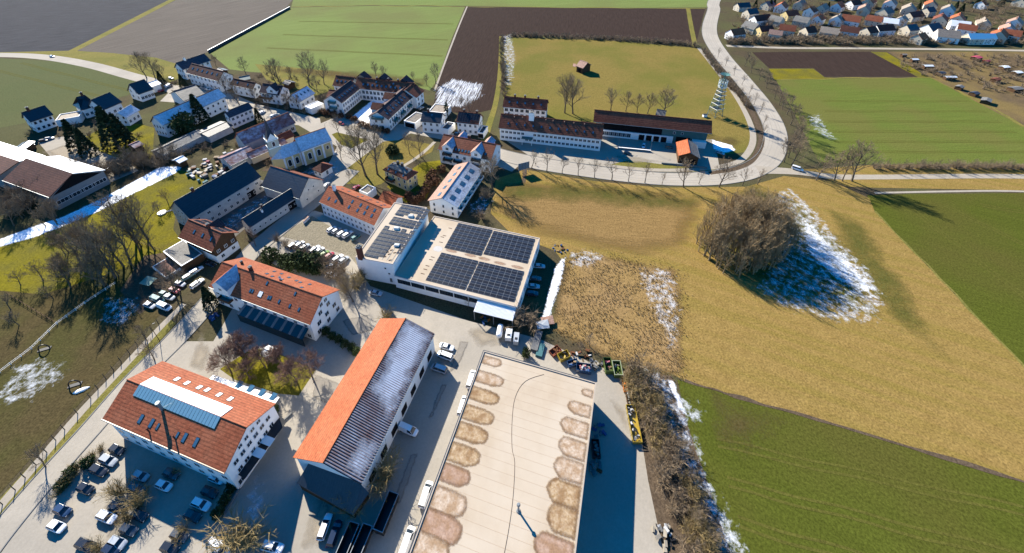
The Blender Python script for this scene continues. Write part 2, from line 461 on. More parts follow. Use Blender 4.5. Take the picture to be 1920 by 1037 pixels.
sheet('meadow', [(950, 70), (1140, 76), (1306, 90), (1350, 140), (1395, 195), (1412, 235), (1400, 285), (1345, 292), (1335, 262), (1120, 245), (1010, 230), (945, 205), (940, 110)], G_ochre2)
sheet('field_green', [(-700, 120), (-300, 110), (0, 109), (115, 116), (200, 133), (275, 160), (240, 178), (150, 205), (60, 228), (0, 240), (-300, 300), (-700, 380)], G_green4)
sheet('field_ploughed', [(1410, 98), (1520, 97), (1632, 97), (1722, 144), (1546, 144), (1525, 128), (1442, 128)], G_plough)
sheet('grass_strip', [(1632, 97), (1662, 98), (1742, 146), (1722, 145)], G_lawn)
sheet('grass_strip', [(1442, 129), (1525, 129), (1546, 145), (1580, 147), (1452, 150)], G_lawn)
sheet('field_green', [(1455, 150), (1580, 147), (1742, 146), (1830, 186), (1920, 238), (2035, 308), (1920, 309), (1650, 308), (1535, 304), (1490, 215)], G_green)
sheet('allotments', [(1664, 97), (1920, 97), (2300, 110), (3000, 160), (3000, 345), (2600, 330), (2200, 312), (2042, 309), (1920, 238), (1742, 144)], G_allot)
sheet('grass_strip', [(1500, 318), (1640, 309), (1920, 310), (2200, 321), (2600, 346), (2600, 420), (2200, 370), (1920, 357), (1640, 352), (1590, 350)], G_ochre)
sheet('field_green', [(1625, 366), (1700, 364), (1920, 362), (2200, 376), (2600, 425), (3200, 900), (3200, 2400), (2500, 1270), (2200, 940), (1925, 690), (1760, 520), (1640, 395)], G_green2)
sheet('meadow', [(930, 335), (985, 318), (1100, 338), (1240, 352), (1400, 350), (1470, 330), (1560, 340), (1630, 372), (1640, 396), (1760, 521), (1925, 692), (2200, 945), (2500, 1280), (2500, 1110), (2200, 1000), (1920, 902), (1600, 806), (1400, 748), (1284, 714), (1240, 690), (1110, 560), (1040, 470), (960, 440), (920, 400)], G_ochre)
sheet('field_green', [(1270, 712), (1400, 750), (1600, 808), (1920, 904), (2200, 1003), (2500, 1115), (2500, 1900), (1500, 1700), (1420, 1200), (1370, 1037), (1318, 880), (1290, 800)], G_green2)
sheet('meadow', [(-300, 560), (-300, 455), (0, 452), (120, 410), (250, 350), (335, 318), (385, 332), (372, 365), (330, 400), (325, 430), (345, 460), (300, 480), (200, 520), (80, 560), (0, 560)], G_lawn)
sheet('paddock', [(-400, 545), (0, 545), (80, 552), (200, 515), (300, 475), (330, 490), (275, 560), (300, 590), (200, 700), (120, 790), (0, 925), (-400, 1300)], G_paddock)
sheet('scrub_ground', [(1185, 690), (1260, 705), (1290, 800), (1318, 880), (1372, 1040), (1425, 1205), (1260, 1205), (1245, 1040), (1215, 900), (1195, 780)], G_dirt)
sheet('yard', [(400, 640), (470, 520), (640, 545), (690, 535), (760, 560), (880, 602), (1010, 635), (1130, 690), (1180, 705), (1196, 780), (1215, 900), (1245, 1040), (1260, 1205), (300, 1205), (60, 1205), (0, 1040), (90, 900), (250, 700), (330, 640)], G_asph)
sheet('yard', [(520, 440), (560, 405), (590, 395), (625, 405), (700, 440), (670, 500), (700, 545), (640, 550), (520, 500), (490, 480)], G_asph)
sheet('parking_pavers', [(523, 442), (585, 405), (668, 452), (700, 470), (672, 500), (655, 480), (560, 452)], G_pave)
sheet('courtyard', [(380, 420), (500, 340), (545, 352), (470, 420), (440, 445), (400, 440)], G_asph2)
sheet('yard', [(600, 232), (640, 215), (700, 228), (780, 235), (850, 250), (930, 275), (985, 300), (960, 322), (900, 300), (830, 262), (770, 250), (735, 270), (700, 305), (665, 335), (610, 360), (590, 345), (620, 300), (632, 275), (600, 255)], G_road)
sheet('yard', [(300, 190), (330, 160), (420, 168), (480, 195), (600, 222), (606, 262), (560, 235), (480, 225), (420, 200)], G_road)
sheet('yard', [(940, 258), (1120, 280), (1112, 240), (1340, 262), (1350, 320), (1200, 318), (1000, 297)], G_asph)
sheet('yard', [(100, 300), (70, 265), (150, 250), (215, 285), (260, 320), (200, 345)], G_asph)
sheet('grass_strip', [(1130, 312), (1180, 300), (1240, 308), (1345, 318), (1345, 326), (1240, 318), (1180, 313)], G_verge)
sheet('lawn', [(412, 692), (476, 652), (520, 662), (592, 694), (560, 742), (520, 738), (440, 712)], G_lawn)
sheet('village_green', [(624, 345), (648, 318), (685, 290), (720, 265), (760, 262), (815, 272), (810, 285), (770, 305), (735, 330), (715, 345), (700, 350), (660, 345)], G_ochre2)
sheet('village_green', [(622, 252), (632, 248), (672, 258), (690, 262), (660, 278), (640, 272)], G_lawn)
sheet('garden', [(725, 350), (790, 305), (830, 300), (815, 330), (800, 372), (760, 380)], G_lawn)
sheet('garden', [(150, 262), (200, 236), (260, 232), (290, 240), (285, 300), (230, 300), (190, 285)], G_lawn)
sheet('garden', [(478, 120), (640, 135), (640, 165), (590, 180), (500, 150)], G_verge)
sheet('garden', [(490, 320), (560, 290), (600, 300), (590, 330), (540, 325)], G_dirt)
sheet('verge', [(0, 935), (150, 770), (320, 600), (330, 606), (160, 790), (0, 985), (-60, 1060), (-60, 1010)], G_verge)
sheet('orchard_ground', [(225, 545), (270, 480), (330, 470), (345, 500), (300, 560), (262, 590)], G_dirt)
# roads
KERB = M_concrete
ribbon('road', [(1420, -110, 9), (1352, -20, 9), (1338, 20, 9), (1330, 60, 9.5), (1350, 100, 10), (1392, 150, 10), (1430, 198, 10), (1453, 245, 10), (1446, 290, 10), (1410, 318, 10), (1350, 332, 10), (1270, 336, 9), (1190, 331, 9), (1100, 320, 9), (1010, 306, 9), (940, 290, 8), (880, 270, 8)], G_road, KERB)
G_wear = mat('tyre_worn_band', (.50, .45, .385), (.45, .405, .345), .3, .9, coord=W, grain=.05)
RD = [(1352, -20), (1338, 20), (1330, 60), (1350, 100), (1392, 150), (1430, 198), (1453, 245), (1446, 290), (1410, 318), (1350, 332), (1270, 336), (1190, 331), (1100, 320), (1010, 306), (940, 290)]
for of in (-2.9, -1.3, 1.3, 2.9): ribbon('tyre_worn_band', [(x, y, .35) for x, y in RD], G_wear, None, of)
ribbon('cycle_path', [(1310, 90, 2.2), (1340, 128, 2.2), (1378, 178, 2.4), (1404, 225, 2.6), (1412, 262, 2.8), (1398, 292, 2.8), (1370, 308, 2.6), (1300, 318, 2.4), (1210, 318, 2.2), (1120, 308, 2.0)], G_path)
ribbon('verge', [(1322, 92, 2), (1355, 130, 2), (1392, 182, 2.2), (1417, 225, 2.4), (1428, 262, 2.6), (1412, 298, 2.6), (1380, 316, 2.4), (1330, 325, 2.2)], G_dirt)
ribbon('road', [(-500, 112, 6), (-200, 104, 6), (0, 103, 6), (90, 108, 6), (170, 122, 6), (240, 141, 6), (300, 158, 6), (350, 180, 5), (400, 196, 4)], G_road)
ribbon('track', [(1420, 318, 6), (1490, 322, 4.5), (1560, 331, 4), (1640, 332, 3.5), (1920, 331, 3.5), (2200, 345, 3.5), (2600, 382, 3.5)], G_path)
ribbon('track', [(1640, 362, 1.2), (1780, 359, 1.2), (1920, 359, 1.2), (2200, 372, 1.2)], G_path)
ribbon('track', [(1362, 86, 4), (1480, 90, 3.5), (1640, 91, 3.5), (1920, 95, 3.5), (2300, 106, 3.5)], G_path)
ribbon('street', [(660, 318, 7), (630, 345, 7), (600, 368, 7), (560, 400, 7.5), (510, 440, 7.5), (470, 475, 7), (420, 535, 7), (385, 575, 7), (330, 635, 7), (250, 715, 6.5), (170, 805, 6), (80, 905, 6), (0, 1000, 6), (-60, 1080, 6)], G_asph, KERB)
ribbon('path', [(345, 570, 1.8), (300, 615, 2), (230, 690, 2), (150, 775, 2.2), (60, 880, 2.2), (0, 950, 2.2), (-60, 1025, 2.2)], G_path)
ribbon('path', [(815, 266, 1.5), (795, 285, 1.6), (775, 300, 1.6), (750, 315, 1.6)], G_path)
ribbon('lane', [(1290, 15, 3), (1296, 50, 3), (1304, 88, 3)], G_verge)
ribbon('lane', [(940, 68, 2.5), (938, 130, 2.5), (930, 190, 2.5), (915, 240, 3), (905, 275, 3.5)], G_verge)
ribbon('lane', [(985, 318, 1.6), (980, 350, 1.6), (970, 380, 1.6), (962, 410, 1.4)], G_dirt)
ribbon('field_margin', [(876, 12, 1.0), (860, 50, 1.0), (835, 115, 1.0), (815, 170, 1.0)], G_path)
def margin(pts, w=1.0, m=None):
    """uneven grassy strip between two fields"""
    q = []
    for a, c in zip(pts[:-1], pts[1:]):
        for i in range(6): q.append((a[0] + (c[0] - a[0]) * i / 6 + random.uniform(-2, 2), a[1] + (c[1] - a[1]) * i / 6 + random.uniform(-1.2, 1.2), w * random.uniform(.5, 1.5)))
    q.append((*pts[-1], w)); ribbon('field_margin', q, m or G_dirt)
margin([(1284, 714), (1400, 749), (1600, 807), (1920, 903), (2200, 1001)], .9)
margin([(1640, 395), (1760, 520), (1925, 691), (2200, 942)], .8, G_verge)
margin([(1742, 145), (1830, 186), (1920, 238)], 2.0, G_verge)
margin([(546, 13), (700, 10), (872, 12), (1100, 15), (1322, 16)], 1.2, G_verge)
margin([(1455, 150), (1580, 147), (1742, 146)], 1.0, G_verge)
patch('stubble_meadow', [(935, 345), (985, 335), (1120, 350), (1260, 362), (1320, 380), (1305, 420), (1285, 470), (1200, 480), (1120, 468), (1050, 450), (960, 430), (930, 390)], G_stub, None, None, 2.0, 'structure', expand=8)
patch('rough_ground', [(1062, 478), (1130, 478), (1200, 492), (1270, 505), (1281, 560), (1284, 712), (1210, 700), (1130, 672), (1030, 622), (1045, 540)], G_rough, None, None, 1.2, 'structure', expand=3)
# worn and differently coloured grass
for i, (p, m) in enumerate([
    ([(1300, 470), (1460, 560), (1660, 600), (1600, 470), (1500, 380), (1400, 340)], G_softgreen),
    ([(1540, 380), (1620, 420), (1720, 560), (1780, 680), (1680, 620), (1580, 480)], G_softgreen),
    ([(1330, 730), (1500, 800), (1420, 860), (1340, 820)], G_soft),
    ([(940, 340), (1100, 345), (1330, 370), (1300, 400), (1050, 380), (950, 380)], G_softgreen),
    ([(1140, 205), (1180, 215), (1330, 250), (1400, 260), (1380, 285), (1340, 270), (1140, 235)], G_soft),
    ([(540, 125), (700, 135), (810, 150), (800, 165), (640, 150), (500, 135)], G_soft)]):
    patch('worn_grass', p, m, None, None, 3.0, 'structure', expand=10)
# snow left in the shade
S = 'snow'
patch('snow_patch', [(1430, 380), (1480, 355), (1530, 395), (1570, 450), (1620, 500), (1655, 555), (1640, 600), (1560, 600), (1470, 575), (1420, 540), (1460, 480)], G_snow2, 'ragged snow patch in the long shadow of the bare round thicket', S, .8, expand=6)
patch('snow_patch', [(1500, 400), (1560, 460), (1630, 520), (1640, 560), (1560, 520), (1510, 470)], G_snow, 'bright snow strip along the sunny rim of the thicket shadow', S, .7, expand=4)
patch('snow_strip', [(-60, 462), (0, 448), (60, 425), (120, 405), (190, 372), (260, 335), (300, 312), (345, 312), (330, 325), (262, 358), (190, 395), (120, 425), (60, 447), (0, 464), (-60, 480)], G_snowsolid, 'long white snow strip between the yellow meadow and the scrub by the brown hall', S, .7, expand=3)
patch('snow_patch', [(1052, 486), (1062, 482), (1050, 540), (1028, 602), (1012, 604), (1025, 560), (1040, 500)], G_snowsolid, 'narrow snow strip beside the parking lane of the solar roofed hall', S, .5, expand=2)
patch('snow_patch', [(1192, 688), (1235, 700), (1275, 745), (1318, 770), (1310, 790), (1270, 800), (1300, 870), (1360, 980), (1400, 1040), (1340, 1040), (1290, 920), (1245, 850), (1215, 790)], G_snow2, 'broken snow along the scrub belt by the beige flat roof', S, .6, expand=3)
patch('snow_strip', [(1285, 800), (1305, 830), (1330, 900), (1370, 980), (1410, 1060), (1380, 1060), (1335, 970), (1300, 890), (1280, 830)], G_snow2, 'long faint snow strip between the scrub belt and the dark green field', S, .5, expand=3)
patch('snow_track', [(1248, 708), (1262, 712), (1290, 780), (1272, 770)], G_snowsolid, 'snow filled wheel track at the edge of the dark green field', S, .5, expand=2)
patch('snow_patch', [(820, 165), (850, 148), (905, 158), (900, 182), (870, 200), (815, 200)], G_snow3, 'snow lying in the furrows of the brown field behind the terraced court', S, .6, expand=5)
patch('snow_patch', [(944, 68), (958, 64), (966, 110), (958, 160), (944, 160)], G_snow2, 'snow fringe along the hedge at the left edge of the hut meadow', S, .8, expand=3)
patch('snow_patch', [(1335, 262), (1372, 272), (1380, 282), (1360, 288), (1336, 280)], G_snowsolid, 'snow patch in the shade at the gable of the long barn', S, .5, expand=2)
patch('snow_patch', [(195, 562), (245, 560), (262, 578), (225, 612), (195, 600)], G_snow2, 'blue tinged thin snow on the trodden paddock under the orchard shadow', S, .8, expand=5)
patch('snow_patch', [(30, 690), (70, 672), (120, 690), (110, 715), (50, 750), (10, 755), (0, 735)], G_snow2, 'thin sunlit snow on the trodden paddock by the pale rail fence', S, .8, expand=5)
patch('snow_patch', [(405, 425), (495, 365), (508, 372), (440, 425)], G_snow2, 'frosty snow on the farm courtyard paving', S, .6, expand=2)
patch('snow_patch', [(880, 385), (905, 365), (925, 370), (905, 400), (885, 400)], G_snow2, 'snow remnant behind the frosted row house', S, .6, expand=2)
patch('snow_patch', [(1065, 480), (1100, 470), (1130, 480), (1110, 500), (1075, 500)], G_snow2, 'snow remnant by the scrap heap behind the solar hall', S, .6, expand=2)
patch('snow_patch', [(1200, 510), (1240, 505), (1262, 515), (1272, 600), (1262, 660), (1235, 600), (1215, 560)], G_snow2, 'snow dotted edge strip of the rough tussock plot', S, .6, expand=3)
patch('snow_patch', [(570, 318), (632, 300), (640, 318), (615, 340), (580, 345)], G_snow2, 'snow in the shadow south of the yellow church', S, .6, expand=2)
patch('snow_patch', [(660, 218), (700, 185), (730, 190), (690, 232)], G_snowsolid, 'snowy lawn inside the white terraced court', S, .5, expand=1)
patch('snow_patch', [(480, 900), (500, 960), (480, 985), (455, 960)], G_snow2, 'thin frost on the dark drive beside the gravel yard', S, .6, expand=3)
patch('snow_patch', [(1535, 215), (1552, 245), (1568, 262), (1555, 262), (1530, 245), (1515, 220)], G_snow2, 'snow under the roadside trees at the big green field', S, .9, expand=5)

# wheel tracks of the farm machines
def tracks(a, b, n, da, db, gap=1.6, w=.4):
    for i in range(n):
        p0 = P(a[0] + da[0] * i, a[1] + da[1] * i); p1 = P(b[0] + db[0] * i, b[1] + db[1] * i)
        u = (p1 - p0).normalized(); v = Vector((-u.y, u.x))
        for sg in (-1, 1):
            q0 = p0 + v * gap * .5 * sg; q1 = p1 + v * gap * .5 * sg; pts = []
            for k_ in range(13): pts.append(q0.lerp(q1, k_ / 12) + v * (.25 * math.sin(k_ * 1.3 + i)))
            out = [p + v * w / 2 for p in pts] + [p - v * w / 2 for p in pts[::-1]]
            bb = MB(); bb.quad([(p.x, p.y, 0) for p in out]); o = bb.build('wheel_track', MATS['wheel_track_solid'], None, (0, 0, .042 + .0006 * i)); o['kind'] = 'structure'
mat('wheel_track_solid', (.145, .14, .030), (.115, .112, .024), .6, .95, coord=W)
tracks((1540, 190), (1820, 190), 6, (6, 19), (28, 19))
tracks((1345, 830), (1925, 960), 3, (20, 75), (0, 90), 1.8, .6)
tracks((1700, 385), (1925, 560), 3, (70, 0), (60, -70), 1.8, .6)
tracks((560, 40), (850, 45), 3, (-30, 25), (-10, 30), 1.8, .7)
tracks((40, 118), (250, 172), 2, (-60, 10), (-50, 12), 1.6, .6)

# repairs, oil and dirt on the yards
G_rep = mat('asphalt_repair', (.40, .36, .305), (.34, .305, .26), .5, .9, coord=W, grain=.08, edge=(.6, 1.5, .5))
G_sand = mat('drifted_grit', (.50, .43, .33), (.44, .37, .28), .5, .95, coord=W, grain=.1, edge=(3.0, 5.0, .25))
for p, m in [([(840, 700), (858, 690), (880, 640), (862, 640)], G_rep), ([(800, 790), (812, 780), (840, 720), (828, 720)], G_rep), ([(600, 905), (640, 960), (620, 1030), (560, 1030)], G_sand), ([(900, 610), (960, 640), (900, 655), (870, 620)], G_sand), ([(1135, 740), (1175, 770), (1190, 830), (1160, 790)], G_sand),
             ([(375, 620), (400, 660), (380, 700), (350, 690)], G_sand), ([(170, 960), (210, 940), (260, 1010), (200, 1030)], G_sand), ([(590, 700), (640, 720), (620, 760), (585, 745)], G_rep), ([(640, 600), (690, 590), (700, 620), (660, 630)], G_rep), ([(735, 945), (770, 850), (785, 850), (752, 945)], G_rep), ([(1140, 290), (1200, 295), (1250, 305), (1180, 306)], G_sand), ([(640, 232), (690, 236), (720, 250), (660, 245)], G_sand), ([(80, 285), (150, 262), (190, 290), (120, 310)], G_sand)]:
    patch('surface_patch', p, m, None, None, .6, 'structure', expand=2)

# ------------------------------------------------------------------ building tools
SHARED = {}
def window_mesh(w, h, mf=M_frame, mg=M_glass, mul=True):
    k = ('win', round(w, 2), round(h, 2), mf.name, mg.name)
    if k not in SHARED:
        b = MB(); t = .09
        b.box(-w / 2, -.06, -h / 2, -w / 2 + t, .04, h / 2, 0); b.box(w / 2 - t, -.06, -h / 2, w / 2, .04, h / 2, 0)
        b.box(-w / 2 + t, -.06, -h / 2, w / 2 - t, .04, -h / 2 + t, 0); b.box(-w / 2 + t, -.06, h / 2 - t, w / 2 - t, .04, h / 2, 0)
        b.box(-w / 2 + t, -.03, -h / 2 + t, w / 2 - t, .02, h / 2 - t, 1)
        if mul and w > .9:
            n = max(1, int(w / 1.1))
            for i in range(1, n + 1):
                x = -w / 2 + w * i / (n + 1)
                b.box(x - .035, -.055, -h / 2 + t, x + .035, -.031, h / 2 - t, 0)
        SHARED[k] = b.mesh('window', [mf, mg])
    return SHARED[k]

def box_mesh(name, x0, y0, z0, x1, y1, z1, *ms):
    k = (name, x0, y0, z0, x1, y1, z1) + tuple(m.name for m in ms)
    if k not in SHARED:
        b = MB(); b.box(x0, y0, z0, x1, y1, z1)
        SHARED[k] = b.mesh(name, list(ms))
    return SHARED[k]

def skylight_mesh(w, h, mg=M_skyglass):
    k = ('sky', w, h, mg.name)
    if k not in SHARED:
        b = MB(); b.box(-w / 2, -h / 2, -.1, w / 2, h / 2, .07, 0)
        b.box(-w / 2 + .09, -h / 2 + .09, .071, w / 2 - .09, h / 2 - .09, .085, 1)
        SHARED[k] = b.mesh('skylight', [M_dark, mg])
    return SHARED[k]

def pv_mesh():
    if 'pv' not in SHARED:
        b = MB(); b.box(-.86, -.53, -.03, .86, .53, .0, 1); b.box(-.83, -.50, .001, .83, .50, .008, 0)
        SHARED['pv'] = b.mesh('solar_panel', [M_pv, M_pvframe])
    return SHARED['pv']

def bld(name, label, A, B, he, C, R, rf, rb=None, wall=M_white, ov=.45, kind='gable', cat='house', win=(), group=None,
        ridge=True, base=0.0, hip=None, par=.35, parm=None, k=None, pitch=41):
    k = hsc(*A) if k is None else k          # the empty carries the size factor, parts are built in its units
    o = P(*A, he * k); e = P(*B, he * k) - o
    L = e.length / k; ex = e.normalized(); ey = Vector((-ex.y, ex.x))
    w = C if isinstance(C, (int, float)) else (P(*C, he * k) - o).dot(ey) / k
    if R is None: hr = he
    elif isinstance(R, (int, float)): hr = R
    elif isinstance(C, (int, float)):
        tp = math.tan(math.radians(pitch))
        hr = min((he + i * .05 for i in range(10, 260)), key=lambda h: abs((h - he) - tp * (P(*R, h * k) - o).dot(ey) / k)); w = 2 * (hr - he) / tp
    else: hr = min((he + i * .05 for i in range(0, 260)), key=lambda h: abs((P(*R, h * k) - o).dot(ey) / k - w / 2))
    hr = max(hr, he + .3) if kind != 'flat' else he
    root = thing(name, label, cat, (o.x, o.y, 0), math.atan2(ex.y, ex.x), group)
    root.scale = (k, k, k)
    b = dict(k=k, root=root, L=L, w=w, he=he, hr=hr, ov=ov, o=o, ex=ex, ey=ey, kind=kind)
    rb = rb or rf
    if kind == 'flat':
        m = MB(); m.box(0, 0, base, L, w, he - par - .02); m.build('wall', wall, root)
        m = MB(); q = .3
        m.box(0, 0, he - par - .02, L, q, he); m.box(0, w - q, he - par - .02, L, w, he)
        m.box(0, q, he - par - .02, q, w - q, he); m.box(L - q, q, he - par - .02, L, w - q, he)
        m.build('parapet', parm or wall, root)
        m = MB(); m.box(q + .01, q + .01, he - par - .018, L - q - .01, w - q - .01, he - par + .05); m.build('roof', rf, root)
        b['ov'] = 0; b['zr'] = he - par + .05
    else:
        s = (hr - he) / (w / 2); t = .22; x0, x1, y0, y1 = ov, L - ov, ov, w - ov
        zw = he + ov * s - t
        hp = 0 if kind == 'gable' else (hip if hip is not None else w / 2)
        m = MB()
        if kind == 'gable':
            pts = [(y0, base), (y1, base), (y1, zw), (w / 2, hr - t), (y0, zw)]
            for x, flip in ((x0, True), (x1, False)):
                q = [(x, y, z) for y, z in pts]
                m.quad(q[::-1] if flip else q)
            m.quad([(x0, y0, base), (x1, y0, base), (x1, y0, zw), (x0, y0, zw)])
            m.quad([(x1, y1, base), (x0, y1, base), (x0, y1, zw), (x1, y1, zw)])
        else:
            m.box(x0, y0, base, x1, y1, zw)
        m.build('wall', wall, root)
        m = MB()
        m.slab([(0, 0, he), (L, 0, he), (L - hp, w / 2, hr), (hp, w / 2, hr)], t, 0)
        m.slab([(L, w, he), (0, w, he), (hp, w / 2, hr), (L - hp, w / 2, hr)], t, 1)
        if kind == 'hip':
            m.slab([(L, 0, he), (L, w, he), (L - hp, w / 2, hr)], t, 1)
            m.slab([(0, w, he), (0, 0, he), (hp, w / 2, hr)], t, 0)
        m.build('roof', [rf, rb], root)
        if ridge and L - 2 * hp > 1:
            m = MB(); m.tube((hp - .05, w / 2, hr), (L - hp + .05, w / 2, hr), .17, .17, 6); m.build('ridge', rb if rb.name.find('snow') < 0 and rb.name.find('frost') < 0 else rf, root)
        if L > 9 and kind == 'gable':
            m = MB(); m.tube((0, -.07, he - .1), (L, -.07, he - .1), .09, .09, 5); m.build('gutter', M_steel, root)
    for spec in win: windows(b, *spec)
    return b

def windows(b, face, n, zs, w=1.0, h=1.25, rng_=(0, 1), mf=M_frame, mg=M_glass, name='window', skip=()):
    root, L, wd, ov = b['root'], b['L'], b['w'], b['ov']
    me = window_mesh(w, h, mf, mg) if name in ('window',) else box_mesh(name, -w / 2, -.05, -h / 2, w / 2, .03, h / 2, mg)
    span = L if face in 'FB' else wd
    a0 = ov + (span - 2 * ov) * rng_[0]; a1 = ov + (span - 2 * ov) * rng_[1]
    for j, z in enumerate(zs):
        for i in range(n):
            if (i, j) in skip: continue
            a = a0 + (a1 - a0) * (i + .5) / n
            if face == 'F': loc, r = (a, ov - .012, z), 0
            elif face == 'B': loc, r = (a, wd - ov + .012, z), math.pi
            elif face == 'L': loc, r = (ov - .012, a, z), -math.pi / 2
            else: loc, r = (L - ov + .012, a, z), math.pi / 2
            link(name, me, root, loc, r)

def onroof(b, px, side='F'):
    best = None
    s = (b['hr'] - b['he']) / (b['w'] / 2)
    for i in range(0, 200):
        h = b['he'] - .5 + i * (b['hr'] - b['he'] + 1) / 200
        p = (P(*px, h * b['k']) - b['o']) / b['k']; y = p.dot(b['ey'])
        z = b['he'] + s * (y if side == 'F' else b['w'] - y)
        if best is None or abs(z - h) < best[0]: best = (abs(z - h), p.dot(b['ex']), y, z)
    return best[1], best[2], best[3], math.atan(s) * (1 if side == 'F' else -1)

def skylights(b, pxs, side='F', w=.9, h=1.3, mg=M_skyglass):
    for px in pxs:
        x, y, z, a = onroof(b, px, side)
        o = link('skylight', skylight_mesh(w, h, mg), b['root'], (x, y, z + .02)); o.rotation_euler = (a, 0, 0)

def skyrow(b, n, f, side='F', w=.8, h=1.1, r=(0.05, .95), mg=M_skyglass):
    """n skylights along the roof at slope fraction f"""
    s = (b['hr'] - b['he']) / (b['w'] / 2); a = math.atan(s) * (1 if side == 'F' else -1)
    y = f * b['w'] / 2; z = b['he'] + s * y
    if side == 'B': y = b['w'] - y
    for i in range(n):
        x = b['L'] * (r[0] + (r[1] - r[0]) * (i + .5) / n)
        o = link('skylight', skylight_mesh(w, h, mg), b['root'], (x, y, z + .02)); o.rotation_euler = (a, 0, 0)

def chimney(b, fx, fy, top=1.3, sx=.7, sy=.7, m=M_brick, cap=True):
    x, y = fx * b['L'], fy * b['w']
    s = (b['hr'] - b['he']) / (b['w'] / 2) if b['w'] else 0
    z0 = b['he'] + s * min(y, b['w'] - y) if b['kind'] != 'flat' else b['he'] - .4
    k = MB(); k.box(x - sx / 2, y - sy / 2, z0 - .6, x + sx / 2, y + sy / 2, z0 + top)
    c = k.build('chimney', m, b['root'])
    if cap:
        k = MB(); k.box(x - sx / 2 - .08, y - sy / 2 - .08, z0 + top + .002, x + sx / 2 + .08, y + sy / 2 + .08, z0 + top + .14)
        k.box(x - sx / 4, y - sy / 4, z0 + top + .142, x + sx / 4, y + sy / 4, z0 + top + .3)
        k.build('chimney_cap', M_concrete, c)

def dormer(b, fx, dw, h, rm, wm=M_white, side='F', y0=.3, win=True, rb=None):
    """gabled dormer: front wall near the eave, ridge running back into the main roof"""
    s = (b['hr'] - b['he']) / (b['w'] / 2)
    x = fx * b['L']; ze = b['he'] + s * y0 + h; zr = ze + dw * .42
    d = MB(); yb = min(y0 + h / s, b['w'] / 2); yr = min(y0 + (zr - b['he'] - s * y0) / s, b['w'] / 2 + .3)
    z0 = b['he'] + s * y0 - .3
    d.quad([(x - dw / 2, y0, z0), (x + dw / 2, y0, z0), (x + dw / 2, y0, ze), (x, y0, zr), (x - dw / 2, y0, ze)])
    d.quad([(x - dw / 2, yb, ze), (x - dw / 2, y0, z0), (x - dw / 2, y0, ze)])
    d.quad([(x + dw / 2, y0, z0), (x + dw / 2, yb, ze), (x + dw / 2, y0, ze)])
    fl = side == 'B'
    if fl: d.v = [(px_, b['w'] - py_, pz_) for px_, py_, pz_ in d.v]; d.f = [f[::-1] for f in d.f]
    dd = d.build('dormer', wm, b['root'])
    r = MB(); o2 = .3; dz = o2 * .84
    for sg in (-1, 1):
        e = sg * (dw / 2 + o2)
        q = [(x + e, y0 - .3, ze - dz + .12), (x, y0 - .3, zr + .12), (x, yr, zr + .12), (x + e, yb - .1, ze - dz + .12)]
        if fl: q = [(a, b['w'] - c, z) for a, c, z in q]
        if (sg > 0) != fl: q = q
        n = (Vector(q[1]) - Vector(q[0])).cross(Vector(q[2]) - Vector(q[0]))
        if n.z < 0: q = q[::-1]
        r.slab(q, .12, 0 if sg < 0 else 1)
    r.build('dormer_roof', [rm, rb or rm], dd)
    if win:
        link('window', window_mesh(min(1.3, dw * .5), min(1.2, h * .8 + .3)), dd,
             (x, (y0 - .012) if not fl else b['w'] - y0 + .012, ze - h * .35), math.pi if fl else 0)

def balcony(b, face, f, z, w=3.2, dpt=1.2, m=R_teal):
    k = MB(); k.box(-w / 2, -dpt, -.15, w / 2, 0, 0); k.box(-w / 2, -dpt, .001, w / 2, -dpt + .06, .95, 1)
    k.box(-w / 2, -dpt + .061, .001, -w / 2 + .06, 0, .95, 1); k.box(w / 2 - .06, -dpt + .061, .001, w / 2, 0, .95, 1)
    ov = b['ov']
    loc, r = {'F': ((f * b['L'], ov - .01, z), 0), 'R': ((b['L'] - ov + .01, f * b['w'], z), math.pi / 2),
              'L': ((ov - .01, f * b['w'], z), -math.pi / 2), 'B': ((f * b['L'], b['w'] - ov + .01, z), math.pi)}[face]
    k.build('balcony', [M_concrete, m], b['root'], loc, r)

def local(b, px, h):
    p = (P(*px, h * b['k']) - b['o']) / b['k']
    return p.dot(b['ex']), p.dot(b['ey'])

def lean_roof(name, b, pxs, hs, m, t=.12, ribs=0):
    """roof sheet whose corners are given as pixels with their heights, child of a building"""
    pts = [(*local(b, p, h), h) for p, h in zip(pxs, hs)]
    if sum(pts[i - 1][0] * pts[i][1] - pts[i][0] * pts[i - 1][1] for i in range(len(pts))) < 0: pts.reverse()
    k = MB(); k.slab(pts, t)
    return k.build(name, m, b['root'])

# ------------------------------------------------------------------ the flat roofed hall with the stained roof
HB = bld('industrial_hall', 'long flat roofed hall with beige roof, brown pond stains and one vent pipe', (1118, 717), (907, 657), 9.1, 82.0, None,
         R_flat, wall=mat('hall_cladding', (.55, .53, .50), (.47, .45, .43), .4, .7), kind='flat', cat='building', par=.3, k=1.0,
         parm=mat('parapet_sheet', (.60, .50, .40), (.52, .43, .34), .5, .6))
k = MB(); k.box(HB['L'] + .01, 0, 7.2, HB['L'] + .12, HB['w'], 9.16); k.build('fascia', mat('dark_blue_fascia', (.035, .06, .10), (.03, .05, .085), 1, .5), HB['root'])
k = MB(); k.box(0, -.12, 7.9, HB['L'], -.01, 9.16); k.build('fascia', mat('dark_blue_fascia', (0, 0, 0)), HB['root'])
for i in range(16):
    windows(HB, 'L', 1, [5.2], 3.4, 2.2, (i / 16 + .008, (i + 1) / 16 - .008))
def stmat(n, a, b_, c): return mat(n, a, b_, 1.6, .75, c3=c, scale2=.55, mix2=.8, edge=(.8, .9, 2.0), contrast=2.0, grain=.2, gscale=2.5)
M_st1 = stmat('pond_stain_light', (.74, .60, .47), (.58, .42, .29), (.42, .26, .14))
